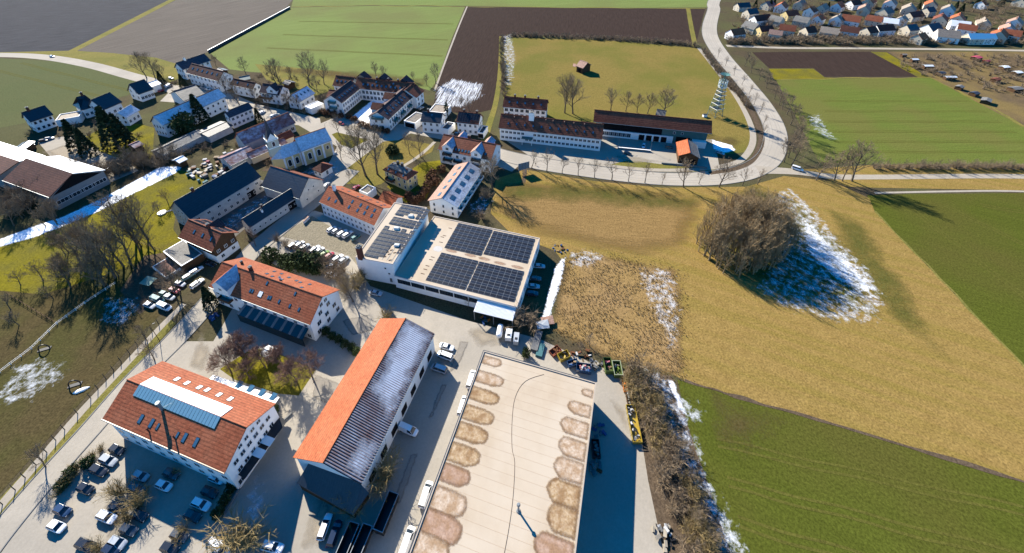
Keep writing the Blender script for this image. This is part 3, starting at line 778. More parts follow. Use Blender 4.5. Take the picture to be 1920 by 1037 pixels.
M_st2 = stmat('pond_stain_brown', (.66, .49, .32), (.46, .30, .15), (.32, .18, .08))
M_st3 = stmat('pond_stain_pink', (.58, .40, .30), (.46, .29, .20), (.38, .22, .12))
M_rim = mat('pond_stain_rim', (.20, .095, .04), (.40, .24, .13), 1.5, .8, edge=(.6, 1.0, 2.0), contrast=1.5)
SZ = [0]
def stain(cx, cy, rx, ry, m, full=False):
    """dried puddle against the parapet: dark ragged rim, mottled paler middle, each a thin film on the roof"""
    z = HB['zr']; SZ[0] += 1; side = 1 if cx < HB['L'] / 2 else -1
    for q, (mm, f, dz) in enumerate(((M_rim, 1.0, .004), (m, .955, .006))):
        xe = .35 if side > 0 else HB['L'] - .35; xi = cx + side * rx * .35 * f; pts = [(xe, cy - ry * f * .97), (xi, cy - ry * f)]
        for i in range(1, 18):
            a = -math.pi / 2 + math.pi * i / 18; rr = f * (1 + .03 * math.sin(5 * a + cx * 2) + .02 * math.sin(9 * a + cy) + .06 * math.sin(2 * a + cx))
            pts.append((xi + side * rx * .85 * rr * math.cos(a), cy + ry * rr * math.sin(a)))
        pts += [(xi, cy + ry * f), (xe, cy + ry * f * .97)]
        o = patch('stain' if q == 0 else 'stain_centre', pts, mm, None, None, .18, world=True, expand=.5, z=z + dz + SZ[0] * .004, parent=HB['root'])
def roofpx(px): return local(HB, px, HB['zr'])
for (x, y, rx, ry, m) in [(922, 678, 2.6, 1.5, 1), (918, 711, 3.4, 1.9, 1), (908, 743, 3.5, 2.0, 2), (897, 779, 3.5, 2.1, 2), (884, 813, 3.6, 2.2, 2),
                          (868, 853, 3.6, 2.3, 2), (852, 891, 3.3, 2.1, 3), (838, 942, 3.8, 2.6, 1), (826, 990, 3.9, 2.8, 3), (806, 1032, 3.4, 2.6, 1),
                          (1102, 737, 1.5, 1.2, 1), (1087, 767, 2.8, 1.8, 1), (1077, 801, 3.2, 2.1, 1), (1075, 841, 3.2, 2.3, 1), (1067, 881, 3.2, 2.4, 1),
                          (1058, 925, 3.5, 2.5, 2), (1055, 975, 3.0, 2.7, 2), (1040, 1033, 3.9, 2.6, 3)]:
    lx, ly = roofpx((x, y)); stain(lx, ly, rx, ry * .98, (None, M_st1, M_st2, M_st3)[m])
k = MB(); lx, ly = roofpx((972, 958)); z = HB['zr']
k.tube((lx, ly, z), (lx, ly, z + 3.0), .2, .2, 10); k.tube((lx, ly, z + 3.0), (lx, ly, z + 3.35), .42, .25, 10); k.tube((lx, ly, z), (lx, ly, z + .3), .5, .35, 10)
k.build('vent_pipe', M_steel, HB['root'])
seam = mat('roof_seam', (.60, .45, .32), (.66, .50, .36), .6, .8)
for i in range(1, 40):
    k = MB(); y = i * 2.0; k.box(.35, y - .03, z, HB['L'] - .35, y + .03, z + .012); k.build('roof_seam', seam, HB['root'])
k = MB(); pp = [roofpx(q) for q in smooth([(1020, 702), (985, 715), (966, 745), (960, 790), (960, 840), (965, 868), (962, 930), (955, 985), (945, 1040)], 4)]
for a, c in zip(pp[:-1], pp[1:]): k.tube((*a, z + .02), (*c, z + .02), .05, .05, 4)
k.build('cable', mat('roof_cable', (.10, .06, .04), (.08, .05, .03), 1, .7), HB['root'])

# ------------------------------------------------------------------ the hall and block with solar arrays
SH = bld('solar_hall', 'low white hall carrying four dark solar fields on its beige flat roof', (739, 517), (969.5, 575.6), 5.9, (1008.7, 445.5), None,
         R_flat, wall=M_white, k=1.0, kind='flat', cat='building', par=.25, parm=mat('pale_coping', (.66, .56, .46), (.6, .5, .42), 1, .7))
windows(SH, 'F', 6, [3.7], 5.0, 2.0, (.02, .74), M_dark)
windows(SH, 'R', 5, [3.4], 3.0, 1.6, (.05, .95))
def pv_field(b, pa, pb, pc, nx, ny, h, skip=(), tilt=True):
    """solar field: origin pixel, end of a row, end of a column; panels in tent-shaped pairs of rows"""
    o = Vector(local(b, pa, h)); e1 = Vector(local(b, pb, h)) - o; e2 = Vector(local(b, pc, h)) - o
    a = math.atan2(e1.y, e1.x); L1 = e1.length; L2 = e2.length
    u = e1.normalized(); v = Vector((-u.y, u.x))
    if v.dot(e2) < 0: v = -v
    k = MB()
    for i in range(nx + 1):
        p = o + u * (L1 * i / nx); q = p + v * L2
        k.tube((p.x, p.y, h + .06), (q.x, q.y, h + .06), .05, .05, 4)
    arr = k.build('solar_array', M_steel, b['root'])
    sx, sy = L1 / nx, L2 / ny
    for j in range(ny):
        for i in range(nx):
            if (i, j) in skip: continue
            p = o + u * (sx * (i + .5)) + v * (sy * (j + .5))
            q = link('solar_panel', pv_mesh(), arr, (p.x, p.y, h + .22))
            q.scale = (sx / 1.74 * .985, sy / 1.06 * .96, 1)
            q.rotation_euler = (math.radians(9) * (1 if j % 2 else -1) * (1 if tilt else 0), 0, a)
    return arr
hz = SH['zr']
def zc(x, y): return (790 + x * .16393, 410 + y * .16393)
pv_field(SH, zc(425, 50), zc(815, 130), zc(265, 335), 7, 12, hz)
pv_field(SH, zc(828, 140), zc(1300, 235), zc(700, 405), 8, 12, hz)
pv_field(SH, zc(232, 388), zc(652, 485), zc(48, 705), 7, 12, hz)
pv_field(SH, zc(665, 490), zc(1175, 605), zc(520, 825), 8, 12, hz)
# pale strip of roof lights and stains between the fields, canopy at the front
lx, ly = local(SH, zc(190, 345), hz)
patch('stain', [(lx + 1.9 * math.cos(i * .5), ly + 1.5 * math.sin(i * .5)) for i in range(12)], mat('white_bloom', (.74, .70, .66), (.66, .62, .58), 1, .8, edge=(.12, 1.0, .8)), None, None, .25, world=True, expand=.5, z=hz + .006, parent=SH['root'])
for q in [(345, 370), (560, 420), (720, 460), (900, 510), (1100, 555)]:
    lx, ly = local(SH, zc(*q), hz)
    patch('stain', [(lx + 2.6 * math.cos(i * .5), ly + .9 * math.sin(i * .5)) for i in range(12)], M_st3, None, None, .25, world=True, expand=.5, z=hz + .004, parent=SH['root'])
for q in [(330, 110), (265, 195), (240, 210), (225, 270), (130, 440), (110, 470), (70, 540), (45, 580), (15, 630)]:
    lx, ly = local(SH, zc(*q), hz)
    k = MB(); k.box(lx - .7, ly - .12, hz + .001, lx + .7, ly + .12, hz + .05); k.build('debris', M_st2 if False else M_wood, SH['root'])
cn = lean_roof('canopy', SH, [(896, 562), (968, 578.5), (961.6, 602), (888, 584)], [5.0, 5.0, 4.0, 4.0], R_metal, .08)
k = MB(); p0 = Vector((*local(SH, (896, 562), 5.0), 5.02)); p1 = Vector((*local(SH, (968, 578.5), 5.0), 5.02)); p2 = Vector((*local(SH, (888, 584), 4.0), 4.02)); p3 = Vector((*local(SH, (961.6, 602), 4), 4.02))
for i in range(34):
    a = p0.lerp(p1, (i + .5) / 34); c = p2.lerp(p3, (i + .5) / 34); k.tube(a, c, .09, .09, 4)
k.build('canopy_rib', R_metal, cn)
for q in [(889, 584.5), (925, 593), (961, 601.5)]:
    x, y = local(SH, q, 4.0); link('post', box_mesh('post', -.1, -.1, 0, .1, .1, 3.9, M_steel), SH['root'], (x, y, 0))

TB = bld('office_block', 'tall white block with brick chimney and solar panels joined to the low hall', (666.3, 482), (736.5, 495), 10.5, (813, 390.8), None,
         R_flat, wall=M_white, k=1.0, kind='flat', cat='building', par=.25, parm=mat('pale_coping', (0, 0, 0)))
tz = TB['zr']
windows(TB, 'F', 1, [2.0], 1.0, 2.2, (.82, .92)); windows(TB, 'F', 1, [5.2], .9, .9, (.80, .90)); windows(TB, 'F', 1, [7.6], .9, .9, (.72, .82))
def zt(x, y): return (680 + x * .12534, 370 + y * .12534)
pv_field(TB, zt(600, 105), zt(1015, 190), zt(490, 262), 7, 7, tz, skip=[(i, j) for i in (3, 4) for j in (4, 5, 6)] + [(2, 6)])
pv_field(TB, zt(470, 290), zt(890, 375), zt(380, 395), 7, 5, tz)
pv_field(TB, zt(340, 425), zt(790, 510), zt(65, 880), 7, 17, tz,
         skip=[(i, j) for i in range(1, 4) for j in (0, 1)] + [(5, j) for j in (0, 1)] + [(i, j) for i in (4, 5, 6) for j in range(13, 17)] + [(4, j) for j in range(9, 13)] + [(5, 10), (5, 11), (5, 12), (3, 16)])
for q in [(722, 288), (510, 470), (515, 725)]:
    x, y = local(TB, zt(*q), tz); k = MB(); k.box(-1.0, -.6, 0, 1.0, .6, .55); k.box(-.9, -.5, .551, .9, .5, .75, 1)
    k.build('roof_vent', [M_paint, M_steel], TB['root'], (x, y, tz), .1)
x, y = local(TB, (677, 483), 10.5)
k = MB(); k.box(x - .75, y - .75, 10.0, x + .75, y + .75, 15.6); c = k.build('chimney', M_brick, TB['root'])
k = MB(); k.box(x - .9, y - .9, 15.601, x + .9, y + .9, 15.9)
for a in range(4): k.tube((x + .5 * math.cos(a * 1.57 + .8), y + .5 * math.sin(a * 1.57 + .8), 15.9), (x + .5 * math.cos(a * 1.57 + .8), y + .5 * math.sin(a * 1.57 + .8), 16.5), .22, .22, 8)
k.build('chimney_cap', M_concrete, c)
for q in [(430, 790), (370, 820), (400, 850), (480, 830), (330, 890), (410, 940)]:
    x, y = local(TB, zt(*q), tz); link('debris', box_mesh('debris', -.5, -.14, 0, .5, .14, .12, M_wood), TB['root'], (x, y, tz), .5)

# ------------------------------------------------------------------ large buildings around the yards
RB = bld('guest_house', 'long white two storey house with red tile roof beside the parking court', (598, 379), (701.3, 422.8), 7.4, (740, 387.5), (719.2, 390.3), R_red, R_red, k=1.0,
         win=[('F', 13, [1.9], 1.1, 1.5), ('F', 13, [4.6], 1.0, 1.2), ('R', 2, [2.0], .9, 1.2), ('L', 3, [1.9, 4.6], 1, 1.4)])
def zr(x, y): return (600 + x * .11574, 340 + y * .11574)
skylights(RB, [zr(*q) for q in [(145, 280), (255, 325), (525, 330), (470, 415), (660, 385), (608, 470), (768, 425), (720, 515), (885, 470), (838, 558)]], 'F', .9, 1.5)
skylights(RB, [zr(*q) for q in [(365, 125), (470, 165), (615, 250), (685, 245), (760, 305), (820, 300), (930, 340), (990, 390), (1045, 385)]], 'B', .9, 1.2)
chimney(RB, .13, .47, 2.6, 1.3, .9, M_paint)
OF = bld('office_house', 'white office house with orange red roof, long glass lean-to and blue gabled dormer', (391, 538), (581, 609.5), 8.6, (638.3, 543.3), 13.2, R_red, R_red, k=1.0,
         win=[('R', 3, [2.0], 1.5, 1.8), ('R', 3, [5.0], 1.6, 1.8, (.1, .9)), ('R', 2, [8.0], 1.5, 1.8, (.2, .75)), ('R', 2, [10.4], 1.3, 1.5, (.35, .65)), ('F', 10, [6.4], 1.4, 1.4), ('F', 10, [1.6], 1.6, 1.8)])
def zo(x, y): return (380 + x * .25078, 440 + y * .25078)
skylights(OF, [zo(*q) for q in [(482, 363), (357, 418), (374, 423), (492, 470), (508, 473), (572, 500), (652, 532), (692, 442), (720, 560)]], 'F', .7, 1.2)
skylights(OF, [zo(432, 445)], 'F', 1.6, 1.8, M_paint)
skylights(OF, [zo(*q) for q in [(535, 275), (520, 312), (590, 293), (590, 335), (645, 320), (700, 345), (730, 357), (800, 372), (740, 395), (480, 293)]], 'B', .9, 1.1)
chimney(OF, .28, .56, 1.8, .9, .9); chimney(OF, .12, .70, 1.2, .6, .6, M_dark); chimney(OF, .56, .6, 1.1, .5, .5, M_paint)
dormer(OF, .155, 6.4, 3.2, R_red, M_white, y0=-.4, rb=R_snow)
balcony(OF, 'F', .155, 5.2, 5.0, 1.6, M_wood)
glz = mat('dark_glazing', (.018, .026, .030), (.012, .018, .022), .5, .15, spec=.6)
gl = lean_roof('glass_lean_to', OF, [(461.5, 567), (580.6, 612), (567, 637), (444, 589)], [6.0, 6.0, 3.6, 3.6], glz, .1)
a0 = Vector((*local(OF, (461.5, 567), 6.0), 6.02)); a1 = Vector((*local(OF, (580.6, 612), 6.0), 6.02)); b0 = Vector((*local(OF, (444, 589), 3.6), 3.62)); b1 = Vector((*local(OF, (567, 637), 3.6), 3.62))
for i in range(8):
    t = (i + .12) / 7.6; p = a0.lerp(a1, t); q = b0.lerp(b1, t); k = MB()
    e = (a1 - a0).normalized() * .45
    k.quad([q - e, q + e, p + e, p - e]); k.build('glazing_bar', M_concrete, gl, (0, 0, .012))
k = MB(); g1 = local(OF, (444, 589), 3.6); g2 = local(OF, (567, 637), 3.6); k.box(g1[0], g1[1], 0, g2[0], g1[1] + .15, 3.4); k.build('glazed_front', glz, OF['root'])

SL = bld('commercial_building', 'broad red roofed building with long glazed ridge strip over the shaded car park', (191.4, 785.5), (421, 887), 10.2, (513.7, 755.4), 14.2, R_red, R_red, k=1.0,
         win=[('R', 6, [5.2, 8.4], 1.3, 1.5, (.1, .9)), ('R', 4, [11.0], 1.1, 1.2, (.25, .75)), ('R', 5, [1.8], 1.6, 1.8), ('F', 9, [2.0, 5.2, 8.4], 1.8, 1.6), ('L', 5, [2.0, 5.2, 8.4], 1.2, 1.4)], cat='building')
def zs(x, y): return (140 + x * .25078, 640 + y * .25078)
skylights(SL, [zs(*q) for q in [(495, 580), (575, 612), (822, 720), (908, 755)]], 'F', 1.0, 1.9)
skylights(SL, [zs(*q) for q in [(622, 638), (768, 702)]], 'F', .7, 1.4)
skylights(SL, [zs(*q) for q in [(765, 283), (840, 313), (932, 345), (992, 364), (1080, 400), (1163, 432)]], 'B', 1.2, 1.5, R_metal)
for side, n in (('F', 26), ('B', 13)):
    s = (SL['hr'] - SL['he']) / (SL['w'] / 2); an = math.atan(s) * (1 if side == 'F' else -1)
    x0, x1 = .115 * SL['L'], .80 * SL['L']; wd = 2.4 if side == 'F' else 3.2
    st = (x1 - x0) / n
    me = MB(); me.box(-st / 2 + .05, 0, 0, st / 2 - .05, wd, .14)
    me = me.mesh('roof_glass_panel', [mat('ridge_glazing', (.13, .25, .32), (.10, .20, .26), .3, .15, spec=.8) if side == 'F' else mat('bright_ridge_sheet', (.85, .85, .84), (.80, .80, .79), .5, .25, spec=.9)])  # front panes: sky reflection put into the blue base colour
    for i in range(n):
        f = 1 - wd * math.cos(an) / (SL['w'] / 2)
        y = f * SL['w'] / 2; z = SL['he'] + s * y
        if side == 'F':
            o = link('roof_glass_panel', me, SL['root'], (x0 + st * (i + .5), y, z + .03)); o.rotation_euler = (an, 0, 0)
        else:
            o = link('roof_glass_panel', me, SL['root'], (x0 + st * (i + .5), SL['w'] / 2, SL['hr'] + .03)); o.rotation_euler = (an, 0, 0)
x, y, z, _ = onroof(SL, zs(655, 510)); k = MB(); k.tube((x, y, z - .3), (x, y, z + 2.7), .36, .36, 10); k.tube((x, y, z + 2.7), (x, y, z + 3.05), .6, .52, 10); k.build('flue', M_steel, SL['root'])
for q in [(560, 680), (755, 735)]:
    x, y, z, _ = onroof(SL, zs(*q)); k = MB(); k.tube((x, y, z - .2), (x, y, z + 1.6), .16, .16, 8); k.tube((x, y, z + 1.6), (x, y, z + 1.8), .26, .2, 8); k.build('flue', M_brick, SL['root'])
k = MB(); k.tube((0, -.12, 10.12), (SL['L'], -.12, 10.12), .16, .16, 6); k.build('gutter', mat('copper_gutter', (.50, .36, .24), (.42, .30, .2), 1, .4), SL['root'])
ca = lean_roof('loading_canopy', SL, [zs(1540, 560), zs(1585, 600), zs(1270, 1030), zs(1180, 965)], [4.6, 4.2, 4.2, 4.6], M_dark, .15)
for q in [(1420, 735), (1355, 825)]:
    cc = local(SL, zs(*q), 4.7); k = MB(); k.box(-2.4, -.9, 0, 2.4, .9, .06); k.build('light_panel', R_metal, SL['root'], (cc[0], cc[1], 4.75), 0)
mc = lean_roof('metal_canopy', SL, [zs(1035, 250), zs(1530, 418), zs(1500, 462), zs(1005, 285)], [4.6, 4.6, 4.9, 4.9], R_metal, .1)
for i in range(4):
    c0 = local(SL, zs(1230 + i * 85, 325 + i * 30), 4.7); k = MB(); k.box(-.7, -.9, 0, .7, .9, .05); k.build('canopy_panel', M_skyglass, mc, (c0[0], c0[1], 4.86))

BA = bld('long_barn', 'long barn with bright orange tiles on one slope and frosted ribbed sheets on the other', (677, 908), (815, 625.5), 8.0, (710.9, 600.6), 11.6, k=1.0, rf=mat('ribbed_sheet_base', (.11, .045, .035), (.075, .032, .027), .8, .6, .1), rb=R_orange, wall=M_white, cat='barn',
         win=[('F', 7, [2.4], 2.6, 2.8, (.02, .98), M_wood, M_opening, 'gate'), ('L', 3, [2.2], 2.2, 2.6, (.1, .9), M_wood, M_opening, 'gate')])
# ribbed sheets with frost: real ribs over the slope
s = (BA['hr'] - BA['he']) / (BA['w'] / 2); yw = BA['w'] / 2
rib = mat('frosted_ribs', (.30, .31, .36), (.15, .075, .062), .22, .6, .1, contrast=1.2)
frost = mat('frost_film', (.60, .64, .72), (.50, .54, .62), .8, .7, edge=(2.6, 7.0, .30))
n = int(BA['L'] / .55); k = MB()
for i in range(n):
    x = .3 + i * (BA['L'] - .6) / (n - 1)
    y0, y1 = .0, yw - .3
    z0, z1 = BA['he'] + s * y0, BA['he'] + s * y1
    i0 = len(k.v)
    k.v += [(x - .17, y0, z0 + .005), (x - .08, y0, z0 + .12), (x + .08, y0, z0 + .12), (x + .17, y0, z0 + .005), (x - .17, y1, z1 + .005), (x - .08, y1, z1 + .12), (x + .08, y1, z1 + .12), (x + .17, y1, z1 + .005)]
    for f in ((0, 1, 5, 4), (1, 2, 6, 5), (2, 3, 7, 6)): k.f.append(tuple(i0 + j for j in f[::-1])); k.m.append(0)
ro = k.build('roof_rib', rib, BA['root']); ro['kind'] = 'stuff'
fo = patch('frost', [(BA['L'] * .34, .2), (BA['L'] - .2, .2), (BA['L'] - .2, yw * .97), (BA['L'] * .74, yw * .94), (BA['L'] * .46, yw * .85), (BA['L'] * .40, yw * .5)], frost, None, None, .6, world=True, expand=2, z=0, parent=BA['root'])
for v in fo.data.vertices: v.co.z = BA['he'] + s * v.co.y + .10
fo2 = patch('frost', [(.4, .5), (BA['L'] * .22, .5), (BA['L'] * .20, yw * .45), (BA['L'] * .1, yw * .6), (.4, yw * .5)], frost, None, None, .6, world=True, expand=1.5, z=0, parent=BA['root'])
for v in fo2.data.vertices: v.co.z = BA['he'] + s * v.co.y + .10
an = lean_roof('lean_to_roof', BA, [(583, 861), (676, 908), (692, 924), (662, 966), (556, 906)], [7.0, 7.0, 5.6, 3.6, 3.8], R_slate, .2)
k = MB(); q = [local(BA, p, 3.4) for p in [(585, 862), (688, 922), (660, 960), (560, 906)]]
k.slab([(*p, 3.3) for p in (q if sum(q[i - 1][0] * q[i][1] - q[i][0] * q[i - 1][1] for i in range(4)) > 0 else q[::-1])], 3.3); k.build('lean_to_wall', M_wood, BA['root'])

# ------------------------------------------------------------------ village buildings
w2 = [1.5, 4.0]
b = bld('row_house', 'white row house with frosted roof and groups of roof windows beside a bare tree', (858, 389), (904.6, 318.8), 5.4, (803, 374.5), (829.3, 370), R_snow, R_pink,
        win=[('L', 3, [1.5, 4.0], .8, 1.4), ('F', 12, [1.5, 3.9], 1.1, 1.4), ('R', 3, [1.5, 4.0], 1, 1.2)])
for f in (.12, .30, .48, .66, .84):
    skyrow(b, 3, .52, 'F', .75, 1.7, (f - .045, f + .045)); skyrow(b, 3, .6, 'B', .7, 1.2, (f - .04, f + .04))
for i in range(6): balcony(b, 'F', .1 + i * .16, 2.7, 2.6, 1.3, M_white)
AP = bld('apartment_house', 'white apartment house with brown red roof, gabled dormers and balconies facing a garden', (820.5, 280), (920.6, 300.8), 6.2, 11.0, 9.8, R_brown, R_brown,
         win=[('F', 7, [1.6, 4.2], 1.1, 1.5), ('R', 3, [1.6, 4.2], 1.0, 1.3), ('L', 3, [1.6, 4.2], 1, 1.3)])
for f in (.19, .73): dormer(AP, f, 4.0, 1.9, R_pink, M_white, y0=-.1, rb=R_snow); balcony(AP, 'F', f, 4.9, 3.4, 1.4, M_dark); balcony(AP, 'F', f, 2.4, 3.4, 1.4, M_dark)
for f in (.28, .80): dormer(AP, f, 3.2, 1.6, R_pink, M_white, side='B', y0=.2, rb=R_snow)
skyrow(AP, 6, .22, 'F', .8, 1.1, (.30, .66)); skyrow(AP, 1, .3, 'F', .8, 1.1, (.05, .12)); skyrow(AP, 1, .3, 'F', .8, 1.1, (.82, .92))
chimney(AP, .47, .6, 1.6, 1.1, .7); balcony(AP, 'F', .38, 2.4, 3.2, 1.3, M_dark)
EL = bld('long_house', 'very long white two storey house with dark red roof along the street trees', (934.4, 240), (1129.4, 261.5), 5.8, 13.0, (1131, 233), R_brown, R_brown,
         win=[('F', 24, [1.6, 4.1], 1.25, 1.15, (.01, .99), M_frame, M_glass, 'window', ((5, 0), (6, 1), (7, 1))), ('R', 3, [1.6, 4.1], 1, 1.2)])
skyrow(EL, 11, .38, 'F', .7, 1.0); skyrow(EL, 8, .72, 'F', .5, .6, (.5, .98), M_dark); chimney(EL, .31, .42, 3.0, 2.0, 1.2, M_paint); chimney(EL, .08, .5, 1.0, .5, .5)
for f in (.14, .22, .45, .52, .63, .72, .82): chimney(EL, f, .42, .5, .3, .3, M_pink if False else R_pink, False)
k = MB(); k.box(-2.2, -1.8, 2.7, 2.2, 0, 2.95); k.box(-2.0, -1.7, 0, -1.8, -1.5, 2.7, 1); k.box(1.8, -1.7, 0, 2.0, -1.5, 2.7, 1); k.build('porch', [M_teal_wall, M_paint], EL['root'], (.29 * EL['L'], .44, 0))
b = bld('workers_house', 'shorter dark red roofed white house behind the very long white house', (942.2, 200.2), (1025.3, 207.5), 5.4, 11.0, (1026.7, 187.3), R_brown, R_brown, win=[('F', 8, [1.6, 4.0], 1.5, 1.5), ('R', 2, w2)])
skyrow(b, 5, .5, 'F', .8, 1.0); [chimney(b, f, .5, 1.2, .7, .7) for f in (.25, .48, .78)]
EB = bld('storage_barn', 'long open fronted barn with dark red roof and teal boarding at its right end', (1112.5, 228), (1335, 250.5), 6.8, 13.5, (1335.3, 226.7), R_brown, R_brown, wall=M_teal_wall, ov=1.2, cat='barn',
         win=[('R', 2, [4.4], 1.2, 1.2), ('F', 2, [4.7], .9, 1.1, (.68, .82))])
k = MB(); k.box(1.2, .62, 0, EB['L'] * .70, 1.18, 3.1); k.build('ground_floor_wall', M_white, EB['root'])
k = MB(); k.box(EB['L'] * .08, 1.0, 3.2, EB['L'] * .60, 1.19, 5.9); k.build('loft_opening', M_opening, EB['root'])
EB2 = dict(EB); EB2['ov'] = .62
windows(EB2, 'F', 7, [1.6], 2.2, 1.9, (.07, .33)); windows(EB2, 'F', 4, [1.35], 2.2, 2.5, (.40, .66), M_wood, M_opening, 'gate')
windows(EB, 'F', 2, [1.8], 2.6, 2.6, (.74, .86), M_wood, M_opening, 'gate')
k = MB(); k.box(EB['L'] * .86, -.8, 0, EB['L'] - 1.3, 1.15, 2.8); k.build('corner_office', M_white, EB['root'])
KB = bld('carport_house', 'small open shed with bright orange roof at the barn yard', (1312.5, 297), (1306, 271), 3.8, (1267.5, 266.7), (1288.3, 260), R_grey, R_orange, wall=M_wood, cat='shed', win=[('L', 2, [1.4], 2.6, 2.2, (.05, .95), M_wood, M_opening, 'gate')])
# white terraced court
b = bld('terraced_court_wing', 'left wing of the white terraced court with plum tiles and gable balcony', (641.7, 193.5), (678, 164.5), 5.6, (607, 187), (619.7, 178.6), R_plum, R_plum, win=[('F', 9, [1.5, 3.9], 1.0, 1.5), ('L', 3, [1.5], 1.2, 1.5), ('L', 2, [4.0], 1.0, 1.3)])
skyrow(b, 7, .45, 'F', .8, 1.1); balcony(b, 'L', .5, 5.2); balcony(b, 'L', .5, 2.6)
b = bld('terraced_court_wing', 'rear wing of the white terraced court with dark red tiles and chimneys', (664, 165.0), (772, 176.5), 5.6, 12.0, (766.7, 154.9), R_brown, R_brown, win=[('F', 10, [1.5, 3.9], 1.3, 1.6, (.1, .78))])
skyrow(b, 10, .42, 'F', .9, 1.1, (.1, .9)); skyrow(b, 2, .75, 'F', .8, .9, (.2, .8)); [chimney(b, f, .5, 1.0, .6, .6) for f in (.35, .55, .72)]
for f in (.05, .42, .80): dormer(b, f, 6.0, 2.2, R_red, M_white, side='B', y0=.2, rb=R_plum)
b = bld('terraced_court_wing', 'right wing of the white terraced court with plum roof and green balconies', (729, 224.5), (781, 175), 5.6, (689, 218.5), (706.5, 210), R_plum, R_plum, win=[('F', 13, [1.5, 3.9], 1.0, 1.6), ('L', 2, [1.5, 3.9], 1.2, 1.4, (.2, .8))])
skyrow(b, 9, .42, 'F', .8, 1.1); skyrow(b, 5, .7, 'F', .6, .8); balcony(b, 'L', .5, 5.4, 5.0, 1.4); [balcony(b, 'F', f, 2.6, 2.6, 1.2) for f in (.2, .45, .7)]
for f in (.22, .62): dormer(b, f, 4.2, 2.0, R_brown, M_white, side='B', y0=.1, rb=R_red)
b = bld('terraced_court_wing', 'corner block of the white terraced court next to the snowy furrows', (781, 183), (796, 170), 5.6, 10.0, 8.6, R_brown, R_brown, win=[('F', 2, [1.5, 3.9], 1.2, 1.5), ('R', 2, [1.5, 3.9], 1.2, 1.4)])
b = bld('terraced_court_wing', 'outer left block of the white terraced court under bare trees', (623, 160.5), (658, 164.5), 5.4, 9.0, (631, 141.5), R_brown, R_brown, win=[('F', 4, [1.5, 3.8], 1.0, 1.4), ('L', 2, w2)]); skyrow(b, 4, .5, 'F', .8, 1)
b = bld('terraced_court_wing', 'small low annex of the white terraced court beside the left wing', (611, 181.5), (633, 184), 4.2, 6.0, 6.2, R_brown, R_brown, win=[('F', 2, [1.5], 1.0, 1.4)]); skyrow(b, 1, .5, 'F', .8, 1)
b = bld('slate_house', 'white house with black slate roof next to the flat garages', (788, 227.2), (826.2, 231), 5.4, 9.5, (830.3, 212.4), R_slate, R_navy, win=[('F', 3, [1.5, 4.1], 1.0, 1.3), ('R', 2, w2)]); skyrow(b, 1, .7, 'F', .8, 1, (.3, .7)); chimney(b, .3, .5)
b = bld('solar_house', 'white house with solar panels on its red brown roof', (854.6, 229), (897.4, 234), 5.4, 9.5, (902, 213.6), R_brown, R_brown, win=[('F', 4, [1.5, 4.1], 1.0, 1.3), ('R', 3, w2)])
s = (b['hr'] - b['he']) / (b['w'] / 2)
for j in range(3):
    for i in range(8 if j else 5):
        f = .22 + j * .26; o = link('solar_panel', pv_mesh(), b['root'], (.9 + i * 1.12, f * b['w'] / 2, b['he'] + s * f * b['w'] / 2 + .12)); o.rotation_euler = (math.atan(s), 0, 0); o.scale = (.62, 1.25, 1)
chimney(b, .25, .55); chimney(b, .82, .55)
bld('garage', 'flat white double garage with gravel roof by the terraced court', (757, 226), (778, 231), 3.0, 8.5, None, R_gravel, kind='flat', cat='garage', win=[('F', 1, [1.3], 4.6, 2.2, (.02, .98), M_frame, M_opening, 'gate')])
bld('garage', 'low flat annex with pale roof behind the slate roofed house', (803, 208.5), (834, 212), 3.2, 7.5, None, R_tan, kind='flat', cat='garage')
bld('garage', 'small garage with dark roof between the slate house and the solar house', (826, 240), (840, 243), 3.0, 6.0, None, M_dark, kind='flat', cat='garage')
bld('garage', 'small garage with dark roof at the corner of the solar house', (896, 248), (906, 249.5), 2.8, 6.0, None, M_dark, kind='flat', cat='garage', win=[('F', 1, [1.2], 2.2, 2.0, (.02, .98), M_frame, M_opening, 'gate')])
# yellow villa: mansard with flat top
V = bld('villa', 'yellow villa with red mansard roof and pale flat top beside the village green', (717, 318), (763, 338), 5.6, (786.5, 323), 7.6, R_brown, R_brown, wall=M_yellow, kind='hip', hip=2.6, win=[('F', 4, [1.5, 4.0], .9, 1.4), ('R', 2, [1.5, 4.0], .9, 1.4)])
k = MB(); w, L = V['w'], V['L']; k.slab([(1.5, 1.3, 7.0), (L - 1.5, 1.3, 7.0), (L - 1.5, w - 1.3, 7.0), (1.5, w - 1.3, 7.0)], 1.2)
k.quad([(1.5, 1.3, 7.001), (L - 1.5, 1.3, 7.001), (L - 4.5, w / 2, 8.2), (4.5, w / 2, 8.2)]); k.quad([(L - 1.5, w - 1.3, 7.001), (1.5, w - 1.3, 7.001), (4.5, w / 2, 8.2), (L - 4.5, w / 2, 8.2)])
k.quad([(L - 1.5, 1.3, 7.001), (L - 1.5, w - 1.3, 7.001), (L - 4.5, w / 2, 8.2)]); k.quad([(1.5, w - 1.3, 7.001), (1.5, 1.3, 7.001), (4.5, w / 2, 8.2)])
k.build('upper_roof', R_grey, V['root']); chimney(V, .45, .5, 1.8, .8, .6, M_dark); chimney(V, .62, .5, 1.8, .8, .6, M_dark); skyrow(V, 3, .28, 'F', .7, .9); balcony(V, 'F', .3, 2.4, 3.5, 1.6, M_wood)
